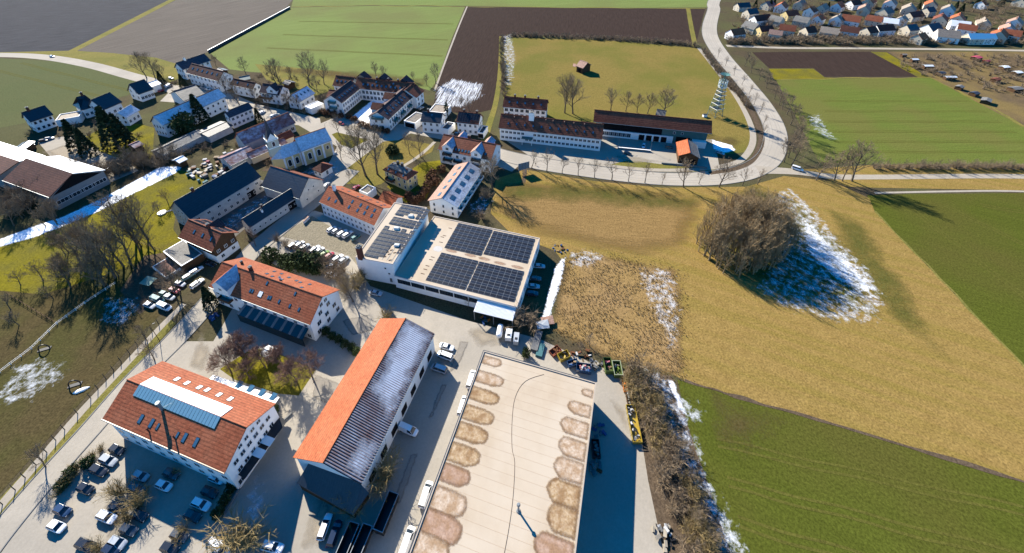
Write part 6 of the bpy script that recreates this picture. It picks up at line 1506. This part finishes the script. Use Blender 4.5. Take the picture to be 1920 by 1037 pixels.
for k_, x, y, dx, dy, c_, lab in [('sedan', 394.6, 495.5, 1, .35, 'black', 'dark car in the shade behind the chalet'), ('wagon', 368, 508, 1, -.6, 'white', 'white car beside the flat garage'), ('wagon', 355, 518, 1, -.6, 'teal', 'pale green car between two white ones by the garage'), ('wagon', 370, 532, 1, -.75, 'white', 'white estate car on the yard before the office house'),
                                   ('hatch', 338, 533, 1, .3, 'silver', 'silver car under the bare tree at the chalet'), ('hatch', 327, 545, 1, .3, 'red', 'red car under the bare tree at the chalet'), ('hatch', 309, 552, 1, .3, 'teal', 'teal car beside the red car under the tree'), ('hatch', 318, 558, 1, .3, 'silver', 'silver car tucked behind the teal car'), ('van', 296, 563, 1, .4, 'teal', 'green van by the orchard fence'), ('sedan', 281, 573, 1, .4, 'silver', 'silver car at the orchard fence'), ('van', 309, 576, 1, .4, 'white', 'white van nearest the path at the orchard fence')]:
    car(k_, x, y, dx, dy, c_, lab, g)
g = 'cars in the paved parking court'
for k_, x, y, c_, lab in [('wagon', 551, 459.5, 'navy', 'dark blue car at the left end of the lower parking row'), ('hatch', 562, 459, 'white', 'white car next to the dark blue one in the parking court'), ('hatch', 571.5, 464, 'silver', 'silver car under the bare branches in the parking court'), ('wagon', 590, 468, 'white', 'white estate car in the lower row beside another white car'), ('hatch', 599, 470.5, 'white', 'white car left of the lime green car'),
                          ('hatch', 608, 477, 'green', 'lime green hatchback in the lower parking row'), ('hatch', 617.5, 480, 'red', 'bright red car next to the lime green hatchback'), ('wagon', 633.5, 485, 'white', 'white car with a gap to the red car'), ('hatch', 645, 488, 'silver', 'pale silver car at the right end of the lower parking row')]:
    car(k_, x, y, 1, -.72, c_, lab, g)
for k_, x, y, c_, lab in [('hatch', 622, 430.5, 'white', 'white car first in the row under the guest house wall'), ('hatch', 631, 433, 'silver', 'small silver car under the guest house wall'), ('wagon', 642, 437.5, 'white', 'white car third under the guest house wall'), ('wagon', 652, 440, 'white', 'white estate car fourth under the guest house wall'), ('hatch', 667, 445.5, 'teal', 'dark teal car half in shade at the end of the wall row')]:
    car(k_, x, y, 1, -.66, c_, lab, g)
for k_, x, y, dx, dy, c_, lab in [
    ('sedan', 624, 499.5, 1, .05, 'silver', 'silver car parked alone among brown bushes'), ('hatch', 621, 516, 1, .3, 'white', 'white car half hidden behind brown bushes'), ('sedan', 838, 651, 1, .28, 'white', 'white saloon on the grass corner by the barn'), ('minibus', 834.5, 668, -1, -.38, 'white', 'white camper van beside the white saloon'),
    ('minibus', 823, 692, -1, -.35, 'silver', 'silver van in the barn shade'), ('van', 766, 806.5, 1, .45, 'white', 'white delivery van alone in the barn shadow'), ('van', 884, 712, .3, -1, 'white', 'white van close to the top of the hall side wall'), ('van', 868, 762, .3, -1, 'white', 'white van in the middle of the hall side wall'),
    ('van', 799, 928, .33, -1, 'white', 'white pickup van with lime load by the hall wall'), ('van', 764, 1016, .35, -1, 'white', 'white van beside the open containers'), ('wagon', 609.5, 988, .36, -1, 'white', 'large white estate car in front of the lean-to'), ('wagon', 627.5, 1001, .36, -1, 'navy', 'dark blue car beside the white estate car'),
    ('sedan', 1010.5, 499.5, 1, .05, 'silver', 'silver car behind the solar hall at the teal porch'), ('sedan', 1003, 523, 1, .03, 'grey', 'grey car in the shade behind the solar hall'), ('sedan', 1000, 537.5, 1, .03, 'silver', 'pale car nearest the snow strip behind the solar hall'), ('hatch', 998, 551, 1, .03, 'navy', 'dark car in deepest shade behind the solar hall'),
    ('sedan', 705, 550, 1, .2, 'silver', 'silver car in the shade before the tall white block'), ('hatch', 98, 106, 1, .1, 'white', 'lone white car driving on the field road'), ('minibus', 1495, 317, 1, .3, 'white', 'small white van at the start of the field track'), ('hatch', 1206.7, 274, -.3, 1, 'white', 'white car in front of the storage barn'),
    ('hatch', 1255, 276, 1, .1, 'teal', 'teal car in the storage barn shade'), ('wagon', 1350, 287, 1, .35, 'silver', 'silver car at the snow beside the storage barn'), ('hatch', 1177, 288, 1, .3, 'black', 'black car by the ramp wall'), ('hatch', 492, 211, 1, -.5, 'white', 'white car at the village junction by the small conifer'), ('hatch', 518, 216, 1, -.4, 'silver', 'silver car behind the speckled barn'),
    ('hatch', 512, 218, 1, -.4, 'white', 'white car behind the speckled barn'), ('hatch', 321, 147, 1, .2, 'white', 'white car between the dark trees by the village house'), ('van', 316, 162, 1, -.4, 'white', 'white van on the village road near the field'), ('hatch', 303, 170, 1, -.3, 'red', 'reddish car next to the white van on the village road'), ('hatch', 380, 165, 1, .2, 'silver', 'silver car on the road before the terrace house'),
    ('hatch', 390, 168, 1, .2, 'white', 'white car on the road before the terrace house'), ('wagon', 612, 348, .7, -1, 'silver', 'silver car squeezed between farm gable and guest house'), ('hatch', 668, 352, 1, -.7, 'red', 'red car behind the guest house at the mossy garage'), ('hatch', 82, 264, 1, -.2, 'grey', 'grey car in the hall yard'), ('hatch', 93, 260, 1, -.2, 'silver', 'silver car in the hall yard by the dark shed'), ('van', 54, 275, 1, -.3, 'navy', 'dark bus like van by the open shed'),
    ('hatch', 205, 318, 1, -.5, 'white', 'white car at the gable of the brown hall'), ('hatch', 220, 313, 1, -.5, 'silver', 'silver car in front of the hall gable row'), ('hatch', 790, 203, 1, -.5, 'silver', 'silver car behind the flat garage of the court'), ('hatch', 858, 252, 1, .2, 'black', 'dark car in the forecourt of the solar house'), ('wagon', 512, 1026, 1, .25, 'white', 'white car on the dark drive beside the golden bush'),
    ('van', 413, 1027, .8, 1, 'white', 'white box van at the golden bush'), ('hatch', 290, 163, 1, .2, 'black', 'dark car at the foot of the field road trees'), ('hatch', 640, 232, 1, .3, 'red', 'small reddish car by the court hedge')]:
    car(k_, x, y, dx, dy, c_, lab)

# ------------------------------------------------------------------ containers, trailers and yard gear
def open_box(name, label, cat, x, y, dx, dy, L, w, h, m, inner=None, rim=None, load=None, legs=True):
    p = P(x, y, h * .5); e = P(x + dx * 4, y + dy * 4, h * .5) - p
    t = thing(name, label, cat, (p.x, p.y, .05), math.atan2(e.y, e.x))
    k = MB(); q = .1
    k.box(-L / 2, -w / 2, .15, L / 2, -w / 2 + q, h); k.box(-L / 2, w / 2 - q, .15, L / 2, w / 2, h); k.box(-L / 2, -w / 2 + q, .15, -L / 2 + q, w / 2 - q, h); k.box(L / 2 - q, -w / 2 + q, .15, L / 2, w / 2 - q, h); k.box(-L / 2 + q, -w / 2 + q, .15, L / 2 - q, w / 2 - q, .25)
    k.build('side_wall', m, t)
    if rim:
        k = MB(); k.box(-L / 2 - .06, -w / 2 - .06, h + .002, L / 2 + .06, -w / 2 + .1, h + .1); k.box(-L / 2 - .06, w / 2 - .1, h + .002, L / 2 + .06, w / 2 + .06, h + .1); k.box(-L / 2 - .06, -w / 2 + .1, h + .002, -L / 2 + .1, w / 2 - .1, h + .1); k.box(L / 2 - .1, -w / 2 + .1, h + .002, L / 2 + .06, w / 2 - .1, h + .1); k.build('rim', rim, t)
    n = max(2, int(L / 1.2)); rm_ = box_mesh('rib', -.06, -.04, .15, .06, .04, h - .05, m)
    for i in range(n):
        for sy in (-1, 1): link('rib', rm_, t, (-L / 2 + L * (i + .5) / n, sy * (w / 2 + .04), 0))
    if load:
        R_ = random.Random(int(x)); 
        for i in range(load[1]):
            s_ = R_.uniform(.2, .55); xx = R_.uniform(-L / 2 + .6, L / 2 - .6); yy = R_.uniform(-w / 2 + .5, w / 2 - .5); k = MB(); k.box(-s_, -s_ * .5, -s_ * .3, s_, s_ * .5, s_ * .3)
            o = k.build('load_piece', load[0][i % len(load[0])], t, (xx, yy, h * .55 + R_.uniform(0, .5))); o.rotation_euler = (R_.uniform(-.5, .5), R_.uniform(-.5, .5), R_.uniform(0, 3))
    return t
M_junk = [mat('scrap_' + n, c, tuple(v * .7 for v in c), 2, .7) for n, c in dict(white=(.7, .7, .7), rust=(.22, .09, .04), blue=(.06, .14, .34), grey=(.25, .25, .25), pink=(.5, .16, .2), wood=(.36, .25, .14), dark=(.04, .04, .045), teal=(.10, .25, .27), cream=(.62, .54, .42), orange=(.75, .22, .03)).items()]
JW, JR, JB, JG, JP, JD, JK, JT, JC, JO = M_junk
open_box('skip_container', 'long grey open container standing in front of the barn bush', 'container', 725, 962, .42, -1, 7.0, 2.4, 2.2, M_dark, rim=M_steel)
open_box('skip_container', 'left one of two open grey containers by the dark blue car', 'container', 650, 1022, .42, -1, 7.0, 2.3, 2.0, M_dark, rim=M_steel)
open_box('skip_container', 'right one of two open grey containers by the white van', 'container', 675, 1026, .42, -1, 7.0, 2.3, 2.0, M_dark, rim=M_steel)
open_box('skip_container', 'blue container heaped with coloured scrap', 'container', 1094, 691, 1, .15, 4.2, 2.4, 1.6, PAINT['blue'], load=([JW, JP, JG, JB, JC], 22))
open_box('skip_container', 'blue crumpled container beside the yellow skip', 'container', 1074, 682, 1, -.3, 3.2, 1.8, 1.3, PAINT['blue'], load=([JB, JG, JD, JT], 10))
open_box('skip_container', 'yellow covered skip between the red frame and the blue containers', 'container', 1057, 668, 1, -.45, 3.4, 2.3, 1.4, PAINT['yellow'], load=([PAINT['yellow'], JK], 6))
open_box('skip_container', 'rusty red low container left of the yellow skip', 'container', 1041, 659, .8, -.6, 3.4, 2.2, 1.0, mat('red_oxide', (.32, .10, .06), (.24, .08, .05), 1, .8), load=([JR], 6))
open_box('skip_container', 'green skip with dark load in the yard corner', 'container', 1140, 686, .2, 1, 4.2, 2.3, 1.8, mat('skip_green', (.13, .19, .04), (.10, .15, .03), 1, .6), load=([JD, JG, JP], 9))
open_box('skip_container', 'green and lime skip beside the green skip in the yard corner', 'container', 1157, 693, .2, 1, 4.2, 2.4, 1.8, mat('skip_green', (0, 0, 0)), rim=mat('skip_rim', (.40, .45, .30), (.35, .4, .26), 1, .6), load=([PAINT['lime'], JC], 6))
open_box('flat_trailer', 'yellow edged trailer loaded with pale scrap along the scrub belt', 'trailer', 1188, 795, .2, 1, 9.0, 2.4, 1.3, PAINT['yellow'], load=([JW, JG, JK], 18))
open_box('flat_trailer', 'narrow rack of timber behind the yellow edged trailer', 'trailer', 1180, 752, .2, 1, 6.0, 1.4, .8, M_wood, load=([JC, JG, JK, JW], 14))
open_box('flat_trailer', 'orange machine frame at the end of the timber rack', 'trailer', 1171, 722, .15, 1, 4.0, 1.0, .9, JO, load=([JO, JK], 6))
open_box('rack_cage', 'dark stillage with parts in the shadow beside the hall wall', 'container', 1117, 842, .1, 1, 4.0, 2.0, 1.2, M_dark, load=([JT, JG, JR], 10))
def heap(name, label, cat, x, y, n, r, mats, smax=.7, h=1.0, group=None):
    p = P(x, y, .3); t = thing(name, label, cat, (p.x, p.y, .02), 0, group); R_ = random.Random(int(x * 3 + y))
    for i in range(n):
        s_ = R_.uniform(.2, smax); a = R_.random() * 6.28; rr = r * math.sqrt(R_.random()); k = MB(); k.box(-s_, -s_ * R_.uniform(.3, .8), 0, s_, s_ * .5, s_ * R_.uniform(.3, .9))
        o = k.build('scrap_piece', R_.choice(mats), t, (math.cos(a) * rr, math.sin(a) * rr * .8, R_.uniform(0, h) * (1 - rr / r * .8))); o.rotation_euler = (R_.uniform(-.3, .3), R_.uniform(-.3, .3), R_.uniform(0, 3))
    return t
heap('scrap_heap', 'dark scrap heap with white bottles behind the blue containers', 'heap', 1092, 668, 26, 4.0, [JD, JG, JW, JB, JR], .6, 1.4)
heap('scrap_heap', 'pale branch and rubble heap between blue container and green skips', 'heap', 1118, 684, 20, 2.2, [JG, JC, JK], .7, 1.2)
heap('scrap_heap', 'small junk heap at the rear corner of the solar hall', 'heap', 1050, 465, 14, 3.0, [JD, JB, JG, JR], .6, .8)
heap('scrap_heap', 'timber and concrete pile at the end of the scrub belt', 'heap', 1245, 1005, 22, 2.6, [JW, JG, JK, JC], .8, 1.0)
heap('scrap_heap', 'stacked crates in the shadow under the hall wall', 'heap', 1122, 806, 12, 2.0, [JT, JG, JB], .7, 1.2)
heap('scrap_heap', 'rack of steel parts in the shadow under the hall wall', 'heap', 1116, 875, 12, 2.0, [JR, JG, JT], .8, .9)
heap('goods_stack', 'orange and blue goods under the corrugated canopy', 'goods', 906, 600, 9, 1.8, [JO, JB, JT, JW], .7, .6)
heap('goods_stack', 'tarpaulin covered goods on the traffic island by the fir', 'goods', 398, 592, 12, 2.2, [JW, JG, JB, JD], .7, .6)
# white tank trailer
p = P(937, 622, 1.4); e = P(935, 634, 1.4) - p; t = thing('tank_trailer', 'white cylindrical tank trailer by the corrugated canopy', 'trailer', (p.x, p.y, .05), math.atan2(e.y, e.x))
k = MB(); k.tube((-2.0, 0, 1.5), (1.6, 0, 1.5), .95, .95, 18); k.tube((1.6, 0, 1.5), (1.95, 0, 1.5), .95, .55, 18); k.tube((-2.0, 0, 1.5), (-2.3, 0, 1.5), .95, .55, 18); k.build('tank', PAINT['white'], t)
k = MB(); k.tube((1.5, .5, .5), (3.2, 0, .5), .07, .07, 5); k.tube((1.5, -.5, .5), (3.2, 0, .5), .07, .07, 5); k.box(-2, -.6, .4, 1.6, .6, .55); k.build('drawbar', M_steel, t)
for sy in (-1, 1): link('wheel', car_mesh('hatch')[2], t, (-.4, sy * .85, .33))
for x, y, c_, lab in [(954, 629, 'white', 'white box trailer next to the tank trailer'), (968, 636, 'silver', 'smaller pale box trailer next to the white one')]:
    p = P(x, y, 1.2); t = thing('box_trailer', lab, 'trailer', (p.x, p.y, .05), math.atan2(e.y, e.x)); w_ = 1.9 if c_ == 'white' else 1.6
    k = MB(); k.box(-1.6, -w_ / 2, .6, 1.6, w_ / 2, 2.3); k.build('box', PAINT[c_], t); k = MB(); k.box(.2, -w_ / 4, 2.301, .9, w_ / 4, 2.4); k.build('roof_hatch', M_dark, t); k = MB(); k.tube((1.6, 0, .5), (2.8, 0, .5), .06, .06, 5); k.build('drawbar', M_steel, t)
    for sy in (-1, 1): link('wheel', car_mesh('hatch')[2], t, (-.2, sy * w_ / 2, .33))
for x, y, L, w_, h, m, lab in [(1006, 641, 7.0, 2.2, .9, JG, 'grey slab stack between evergreen bush and rusty container'), (1013, 658, 4.5, 2.0, .7, JT, 'bluish slab stack beside the grey slab stack')]:
    p = P(x, y); t = thing('slab_stack', lab, 'stack', (p.x, p.y, .02), math.radians(72))
    for i in range(5):
        k = MB(); k.box(-L / 2 + .05 * i, -w_ / 2 + .1 * (i % 2), i * h / 5, L / 2 - .1 * (i % 3), w_ / 2 - .08 * (i % 3), (i + .9) * h / 5); k.build('slab', m, t)
for x, y, m, lab in [(1017, 613, PAINT['silver'], 'pale blue tarpaulin frame by the snow strip'), (1026, 605, R_pink, 'orange tarpaulin heap by the snow strip')]:
    p = P(x, y); t = thing('tarpaulin', lab, 'tarpaulin', (p.x, p.y, 0), .2); k = MB(); k.slab([(-2, -1.3, 1.2), (2, -1.5, 1.0), (2.1, 1.3, 1.5), (-1.9, 1.4, 1.3)], .06); k.build('sheet', m, t)
    for q in [(-1.8, -1.2), (1.8, -1.3), (1.9, 1.1), (-1.7, 1.2)]: link('post', box_mesh('post', -.05, -.05, 0, .05, .05, 1.0, M_steel), t, (*q, 0))
# clutter yard of the farm
CLUT = ['pale', 'rusty', 'blue', 'grey', 'pink', 'wooden', 'dark', 'teal', 'cream', 'orange']
R_ = random.Random(11)
for i in range(64):
    u, v = R_.random(), R_.random(); x = 345 + u * 115 + v * 40; y = 322 - u * 48 + v * 26 + R_.uniform(-3, 3)
    if x > 425 and y > 296: x -= 45; y -= 8
    c_ = R_.choice([0, 0, 0, 8, 8, 3, 1, 4, 2, 7, 5, 6]); p = P(x, y, .5); L = R_.uniform(.8, 2.6); w_ = R_.uniform(.6, 1.6); h = R_.uniform(.5, 1.6)
    t = thing('storage_crate', '%s %s crate among the clutter of the farm yard' % ('long' if L > 1.8 else 'tall' if h > 1.1 else 'small', CLUT[c_]), 'crate', (p.x, p.y, .02), R_.random() * 3, 'crates of the clutter yard')
    k = MB(); k.box(-L / 2, -w_ / 2, .1, L / 2, w_ / 2, h); k.box(-L / 2, -w_ / 2, 0, -L / 2 + .2, w_ / 2, .1); k.box(L / 2 - .2, -w_ / 2, 0, L / 2, w_ / 2, .1); k.build('box', M_junk[c_], t)
    k = MB(); k.slab([(-L / 2 - .08, -w_ / 2 - .08, h + .09), (L / 2 + .08, -w_ / 2 - .08, h + .09), (L / 2 + .08, w_ / 2 + .08, h + .17), (-L / 2 - .08, w_ / 2 + .08, h + .17)], .08); k.build('lid', M_junk[c_ if c_ != 6 else 3], t)
# ------------------------------------------------------------------ mast, billboard, posts, lamps, walls
mp = P(1340, 216); t = thing('telecom_mast', 'green grey lattice mast with antenna drums and top dish on the meadow', 'mast', (mp.x, mp.y, 0), .4)
k = MB(); Hm = 19.0
def half(z): return 2.4 * (1 - z / Hm) + .75 * z / Hm
zs_ = [0, 3, 5.6, 8, 10.2, 12.2, 14, 15.8, 17.4, 19]
for sx, sy in ((-1, -1), (1, -1), (1, 1), (-1, 1)): k.tube((sx * half(0), sy * half(0), 0), (sx * half(Hm), sy * half(Hm), Hm), .14, .09, 5)
for a, c in zip(zs_[:-1], zs_[1:]):
    A = [(sx * half(a), sy * half(a), a) for sx, sy in ((-1, -1), (1, -1), (1, 1), (-1, 1))]; Cc = [(sx * half(c), sy * half(c), c) for sx, sy in ((-1, -1), (1, -1), (1, 1), (-1, 1))]
    for i in range(4):
        j = (i + 1) % 4; k.tube(A[i], Cc[j], .06, .06, 4); k.tube(A[j], Cc[i], .06, .06, 4); k.tube(Cc[i], Cc[j], .06, .06, 4)
k.build('lattice', M_green_steel, t)
for z_ in (4, 6.4, 8.6, 10.8, 12.8, 14.6):
    k = MB(); q = half(z_) * .75; k.box(-q, -q, z_, q, q, z_ + .1); k.build('platform', M_dark, t)
    k = MB(); q = half(z_); k.tube((-q - .5, -q - .3, z_ + .3), (q + .5, -q - .3, z_ + .3), .1, .1, 5); k.tube((-q - .3, q, z_ + .3), (-q - .3, -q - .3, z_ + .3), .1, .1, 5); k.build('antenna_bar', M_paint, t)
for z_ in (15.6, 17.2):
    k = MB(); q = 1.8
    for i in range(10):
        a = 6.283 * i / 10; k.tube((q * math.cos(a), q * math.sin(a), z_), (q * math.cos(a + .6283), q * math.sin(a + .6283), z_), .12, .12, 5); k.box(q * math.cos(a) - .14, q * math.sin(a) - .14, z_ - .2, q * math.cos(a) + .14, q * math.sin(a) + .14, z_ + 1.1)
    k.build('antenna_ring', mat('antenna_grp', (.55, .60, .60), (.48, .53, .53), 1, .5), t)
k = MB(); k.tube((0, 0, 19), (0, 0, 21.2), .25, .2, 8); n = 16
for i in range(n):
    a = 6.283 * i / n; k.tube((0, 0, 20.6), (2.1 * math.cos(a), 2.1 * math.sin(a), 21.4), .06, .05, 4); k.quad([(0, 0, 20.7), (2.1 * math.cos(a), 2.1 * math.sin(a), 21.45), (2.1 * math.cos(a + 6.283 / n), 2.1 * math.sin(a + 6.283 / n), 21.45)])
k.build('top_dish', M_teal_wall, t)
t.scale = (1.27, 1.27, 1.27)
bx = thing('equipment_cabinet', 'small white equipment cabinet at the foot of the lattice mast', 'cabinet', (*P(1321, 219), 0), .2); k = MB(); k.box(-1.2, -.7, .1, 1.2, .7, 1.6); k.build('cabinet', M_paint, bx); k = MB(); k.box(-1.3, -.8, 1.602, 1.3, .8, 1.72); k.build('lid', M_dark, bx)
# billboard seen from behind
a, c = P(971.8, 320, 2.0), P(992.3, 315, 2.0)
tb = thing('billboard', 'raised slatted billboard seen from behind at the road verge', 'billboard', (*a, 0), math.atan2((c - a).y, (c - a).x)); Lb = (c - a).length
k = MB(); k.box(0, -.06, 2.0, Lb, .06, 6.0); k.build('panel', mat('board_back', (.50, .52, .55), (.42, .44, .48), 1, .7), tb)
for i in range(8): link('slat', box_mesh('slat', 0, -.14, 0, Lb, -.062, .2, M_steel), tb, (0, 0, 2.4 + i * .47))
for i in range(4): link('post', box_mesh('post', -.09, -.3, 0, .09, -.145, 6.2, M_steel), tb, (Lb * (.06 + .29 * i), 0, 0))
# person walking on the road
pp = P(1004, 310)
def person(label, px, rz, top, legc):
    p = P(*px); t = thing('person', label, 'person', (p.x, p.y, .02), rz)
    sk = bpy.data.meshes.new('body'); J = dict(pel=(0, 0, .95), ch=(.03, 0, 1.35), nk=(.05, 0, 1.5), hd=(.08, 0, 1.68), sl=(.02, .2, 1.42), el=(-.1, .25, 1.12), hl=(.08, .24, .92), sr=(.02, -.2, 1.42), er=(.06, -.26, 1.13), hr=(.2, -.22, .95), hpl=(0, .1, .9), kl=(.16, .11, .5), fl=(.1, .11, .06), tl=(.28, .11, .04), hpr=(0, -.1, .9), kr=(-.06, -.11, .5), fr=(-.28, -.11, .1), tr=(-.12, -.11, .05))
    ks = list(J); ed = [('pel', 'ch'), ('ch', 'nk'), ('nk', 'hd'), ('ch', 'sl'), ('sl', 'el'), ('el', 'hl'), ('ch', 'sr'), ('sr', 'er'), ('er', 'hr'), ('pel', 'hpl'), ('hpl', 'kl'), ('kl', 'fl'), ('fl', 'tl'), ('pel', 'hpr'), ('hpr', 'kr'), ('kr', 'fr'), ('fr', 'tr')]
    sk.from_pydata([J[q] for q in ks], [(ks.index(a), ks.index(b_)) for a, b_ in ed], []); o = link('body', sk, t); sk.materials.append(legc)
    md = o.modifiers.new('skin', 'SKIN'); ra = dict(pel=.16, ch=.18, nk=.06, hd=.12, sl=.08, el=.055, hl=.04, sr=.08, er=.055, hr=.04, hpl=.1, kl=.075, fl=.055, tl=.04, hpr=.1, kr=.075, fr=.055, tr=.04)
    for i, q in enumerate(ks): sk.skin_vertices[0].data[i].radius = (ra[q], ra[q]); sk.skin_vertices[0].data[i].use_root = (q == 'pel')
    o.modifiers.new('sub', 'SUBSURF').render_levels = 1
    k = MB(); k.tube((.02, 0, .88), (.03, 0, 1.3), .21, .235, 10); k.tube((.03, 0, 1.3), (.04, 0, 1.5), .235, .1, 10); k.build('jacket', top, t); k = MB(); k.tube((.06, 0, 1.66), (.06, 0, 1.82), .135, .06, 10); k.build('hair', JD, t)
    return t
person('person in dark clothes walking along the main road', (1004, 310), -.6, M_dark, JD)
# concrete fence posts with slanted heads along the paddock path
pm = MB(); pm.box(-.07, -.07, 0, .07, .07, 1.9); pm.tube((0, 0, 1.85), (-.25, .2, 2.3), .06, .05, 5); pm = pm.mesh('fence_post', [mat('grey_post', (.16, .14, .11), (.11, .1, .08), 2, .9)])
for x, y in [(5, 946), (29, 919), (47.6, 896), (68, 872), (88, 848.5), (105, 826), (121.6, 806), (146, 776), (170.5, 747), (184, 729.5), (199, 710.7), (213, 694), (227, 678), (243, 663), (258, 648), (272, 634), (285, 621), (298, 608)]:
    q = P(x, y); tag(link('fence_post', pm, None, (q.x, q.y, 0)), 'grey fence post with slanted head beside the paddock path', 'post', 'fence posts along the paddock path')
def fence(name, label, pts, h, m, sp=2.5, rails=2):
    w = [P(*q) for q in pts]; t = thing(name, label, 'fence', (w[0].x, w[0].y, 0)); pmz = box_mesh('post', -.06, -.06, 0, .06, .06, h, m)
    for a, c in zip(w[:-1], w[1:]):
        n = max(1, int((c - a).length / sp))
        for i in range(n):
            q = a.lerp(c, i / n) - w[0]; link('post', pmz, t, (q.x, q.y, 0))
        for r in range(rails):
            k = MB(); z_ = h * (.45 + .45 * r); k.tube((*(a - w[0]), z_), (*(c - w[0]), z_), .045, .045, 4); k.build('rail', m, t)
    return t
fence('paddock_fence', 'pale rail fence crossing the paddock from the orchard', [(-20, 715), (60, 655), (108, 608), (160, 570), (218, 532)], 1.1, M_paint)
fence('paddock_fence', 'weathered rail fence branching off toward the meadow', [(15, 552), (60, 580), (108, 608)], 1.1, M_wood)
fence('garden_fence', 'brown rail fence beside the flat garage of the chalet', [(258, 455), (300, 470), (325, 458)], 1.2, M_wood)
# low walls
def wall(label, pts, h, th, m, cap=None):
    w = [P(*q) for q in pts]; t = thing('boundary_wall', label, 'wall', (w[0].x, w[0].y, 0)); k = MB(); kc = MB()
    for a, c in zip(w[:-1], w[1:]):
        u = (c - a).normalized(); nn = Vector((-u.y, u.x)) * th / 2; a0, c0 = a - w[0], c - w[0]
        k.slab([(*(a0 - nn), h), (*(c0 - nn), h), (*(c0 + nn), h), (*(a0 + nn), h)], h)
        n2 = nn * 1.5; kc.slab([(*(a0 - n2), h + .12), (*(c0 - n2), h + .12), (*(c0 + n2), h + .12), (*(a0 + n2), h + .12)], .115)
    k.build('wall', m, t); kc.build('coping', cap or m, t); return t
wall('long dark boundary wall with pale coping between the green and the grey field', [(391, 99), (450, 67), (500, 40), (544, 16)], 2.2, .5, R_navy, M_paint)  # sunlit top of this wall put in as a white coping
wall('low white ramp wall in front of the storage barn', [(1158, 279), (1190, 282), (1220, 285)], 1.0, .4, M_concrete, M_paint)
wall('short white garden wall at the parking court entrance', [(570, 420), (580, 410)], 1.3, .4, M_white, R_pink)
wall('low stone wall along the church terrace', [(560, 308), (590, 298), (632, 288)], 1.0, .4, M_old)
wall('low concrete edge wall between car park hedge and drive', [(420, 968), (470, 880), (520, 800), (548, 775)], .4, .25, M_concrete)
wall('tan garden wall below the speckled barn', [(497, 288), (540, 270)], 1.6, .4, M_cream)
wall('low wall with hedge in front of the orange roofed shed', [(1240, 307), (1290, 311), (1325, 316)], .7, .4, M_concrete)
for x, y, h, lab in [(613.5, 254, 8, 'slim street lamp at the village junction'), (1159, 277, 7, 'street lamp at the left end of the ramp wall'), (1219, 284, 7, 'street lamp at the right end of the ramp wall'), (1396, 203, 8, 'slanted pale pole beside the cycle path'), (300, 640, 8, 'wooden power pole beside the street and the paddock path')]:
    q = P(x, y); t = thing('street_lamp', lab, 'lamp', (q.x, q.y, 0), .5); k = MB(); k.tube((0, 0, 0), (0, 0, h), .11, .06, 6); k.tube((0, 0, h - .1), (1.0, 0, h), .05, .04, 5); k.build('pole', M_steel if x != 300 else M_wood, t); k = MB(); k.box(.7, -.12, h - .06, 1.4, .12, h + .08); k.build('lamp_head', M_dark, t)
# dark bent arches on flat feet in the paddock
for x, y, lab in [(84, 655, 'dark bent arch frame standing by the paddock fence'), (141, 722, 'dark bent arch frame near the paddock path')]:
    q = P(x, y); t = thing('arch_frame', lab, 'frame', (q.x, q.y, 0), .4); k = MB(); pr = None
    for i in range(9):
        a = math.pi * i / 8; c_ = (1.3 * math.cos(a), 0, .2 + 1.9 * math.sin(a))
        if pr: k.tube(pr, c_, .16, .16, 6)
        pr = c_
    k.build('arch', M_dark, t); k = MB(); k.box(-1.6, -.5, 0, 1.6, .5, .2); k.build('foot', M_dark, t)
# white rain tank beside the farm, green shed roof, boat on the path side
q = P(304, 400); t = thing('water_basin', 'round white trough with pale ramp by the farm gable', 'trough', (q.x, q.y, 0), .6); k = MB(); k.tube((0, 0, 0), (0, 0, .6), 1.5, 1.6, 18); k.build('basin', M_paint, t); k = MB(); k.box(1.5, -.5, 0, 4.2, .5, .25); k.build('ramp', M_concrete, t)
q = P(283, 535); t = thing('green_shelter', 'flat pale green shelter roof beside the orchard', 'shelter', (q.x, q.y, 0), -.25); k = MB(); k.slab([(-2.2, -1.6, 2.2), (2.2, -1.6, 2.2), (2.2, 1.6, 2.5), (-2.2, 1.6, 2.5)], .1); k.build('roof', mat('pale_green_sheet', (.22, .40, .30), (.18, .34, .26), 1, .6), t)
for a in [(-2, -1.4), (2, -1.4), (2, 1.4), (-2, 1.4)]: link('post', box_mesh('post', -.06, -.06, 0, .06, .06, 2.1, M_wood), t, (*a, 0))
q = P(153, 732); t = thing('upturned_boat', 'small white upturned boat beside the paddock path', 'boat', (q.x, q.y, .0), .5); k = MB(); loft(k, [(-1.8, [(.2, 0), (.15, .2), (.05, .25)]), (-1.0, [(.6, 0), (.45, .4), (.1, .5)]), (.6, [(.6, 0), (.45, .42), (.1, .52)]), (1.9, [(.08, 0), (.06, .2), (.02, .25)])]); k.build('hull', M_paint, t)
bpy.ops.object.select_all(action='DESELECT') if bpy.context.view_layer.objects.active else None
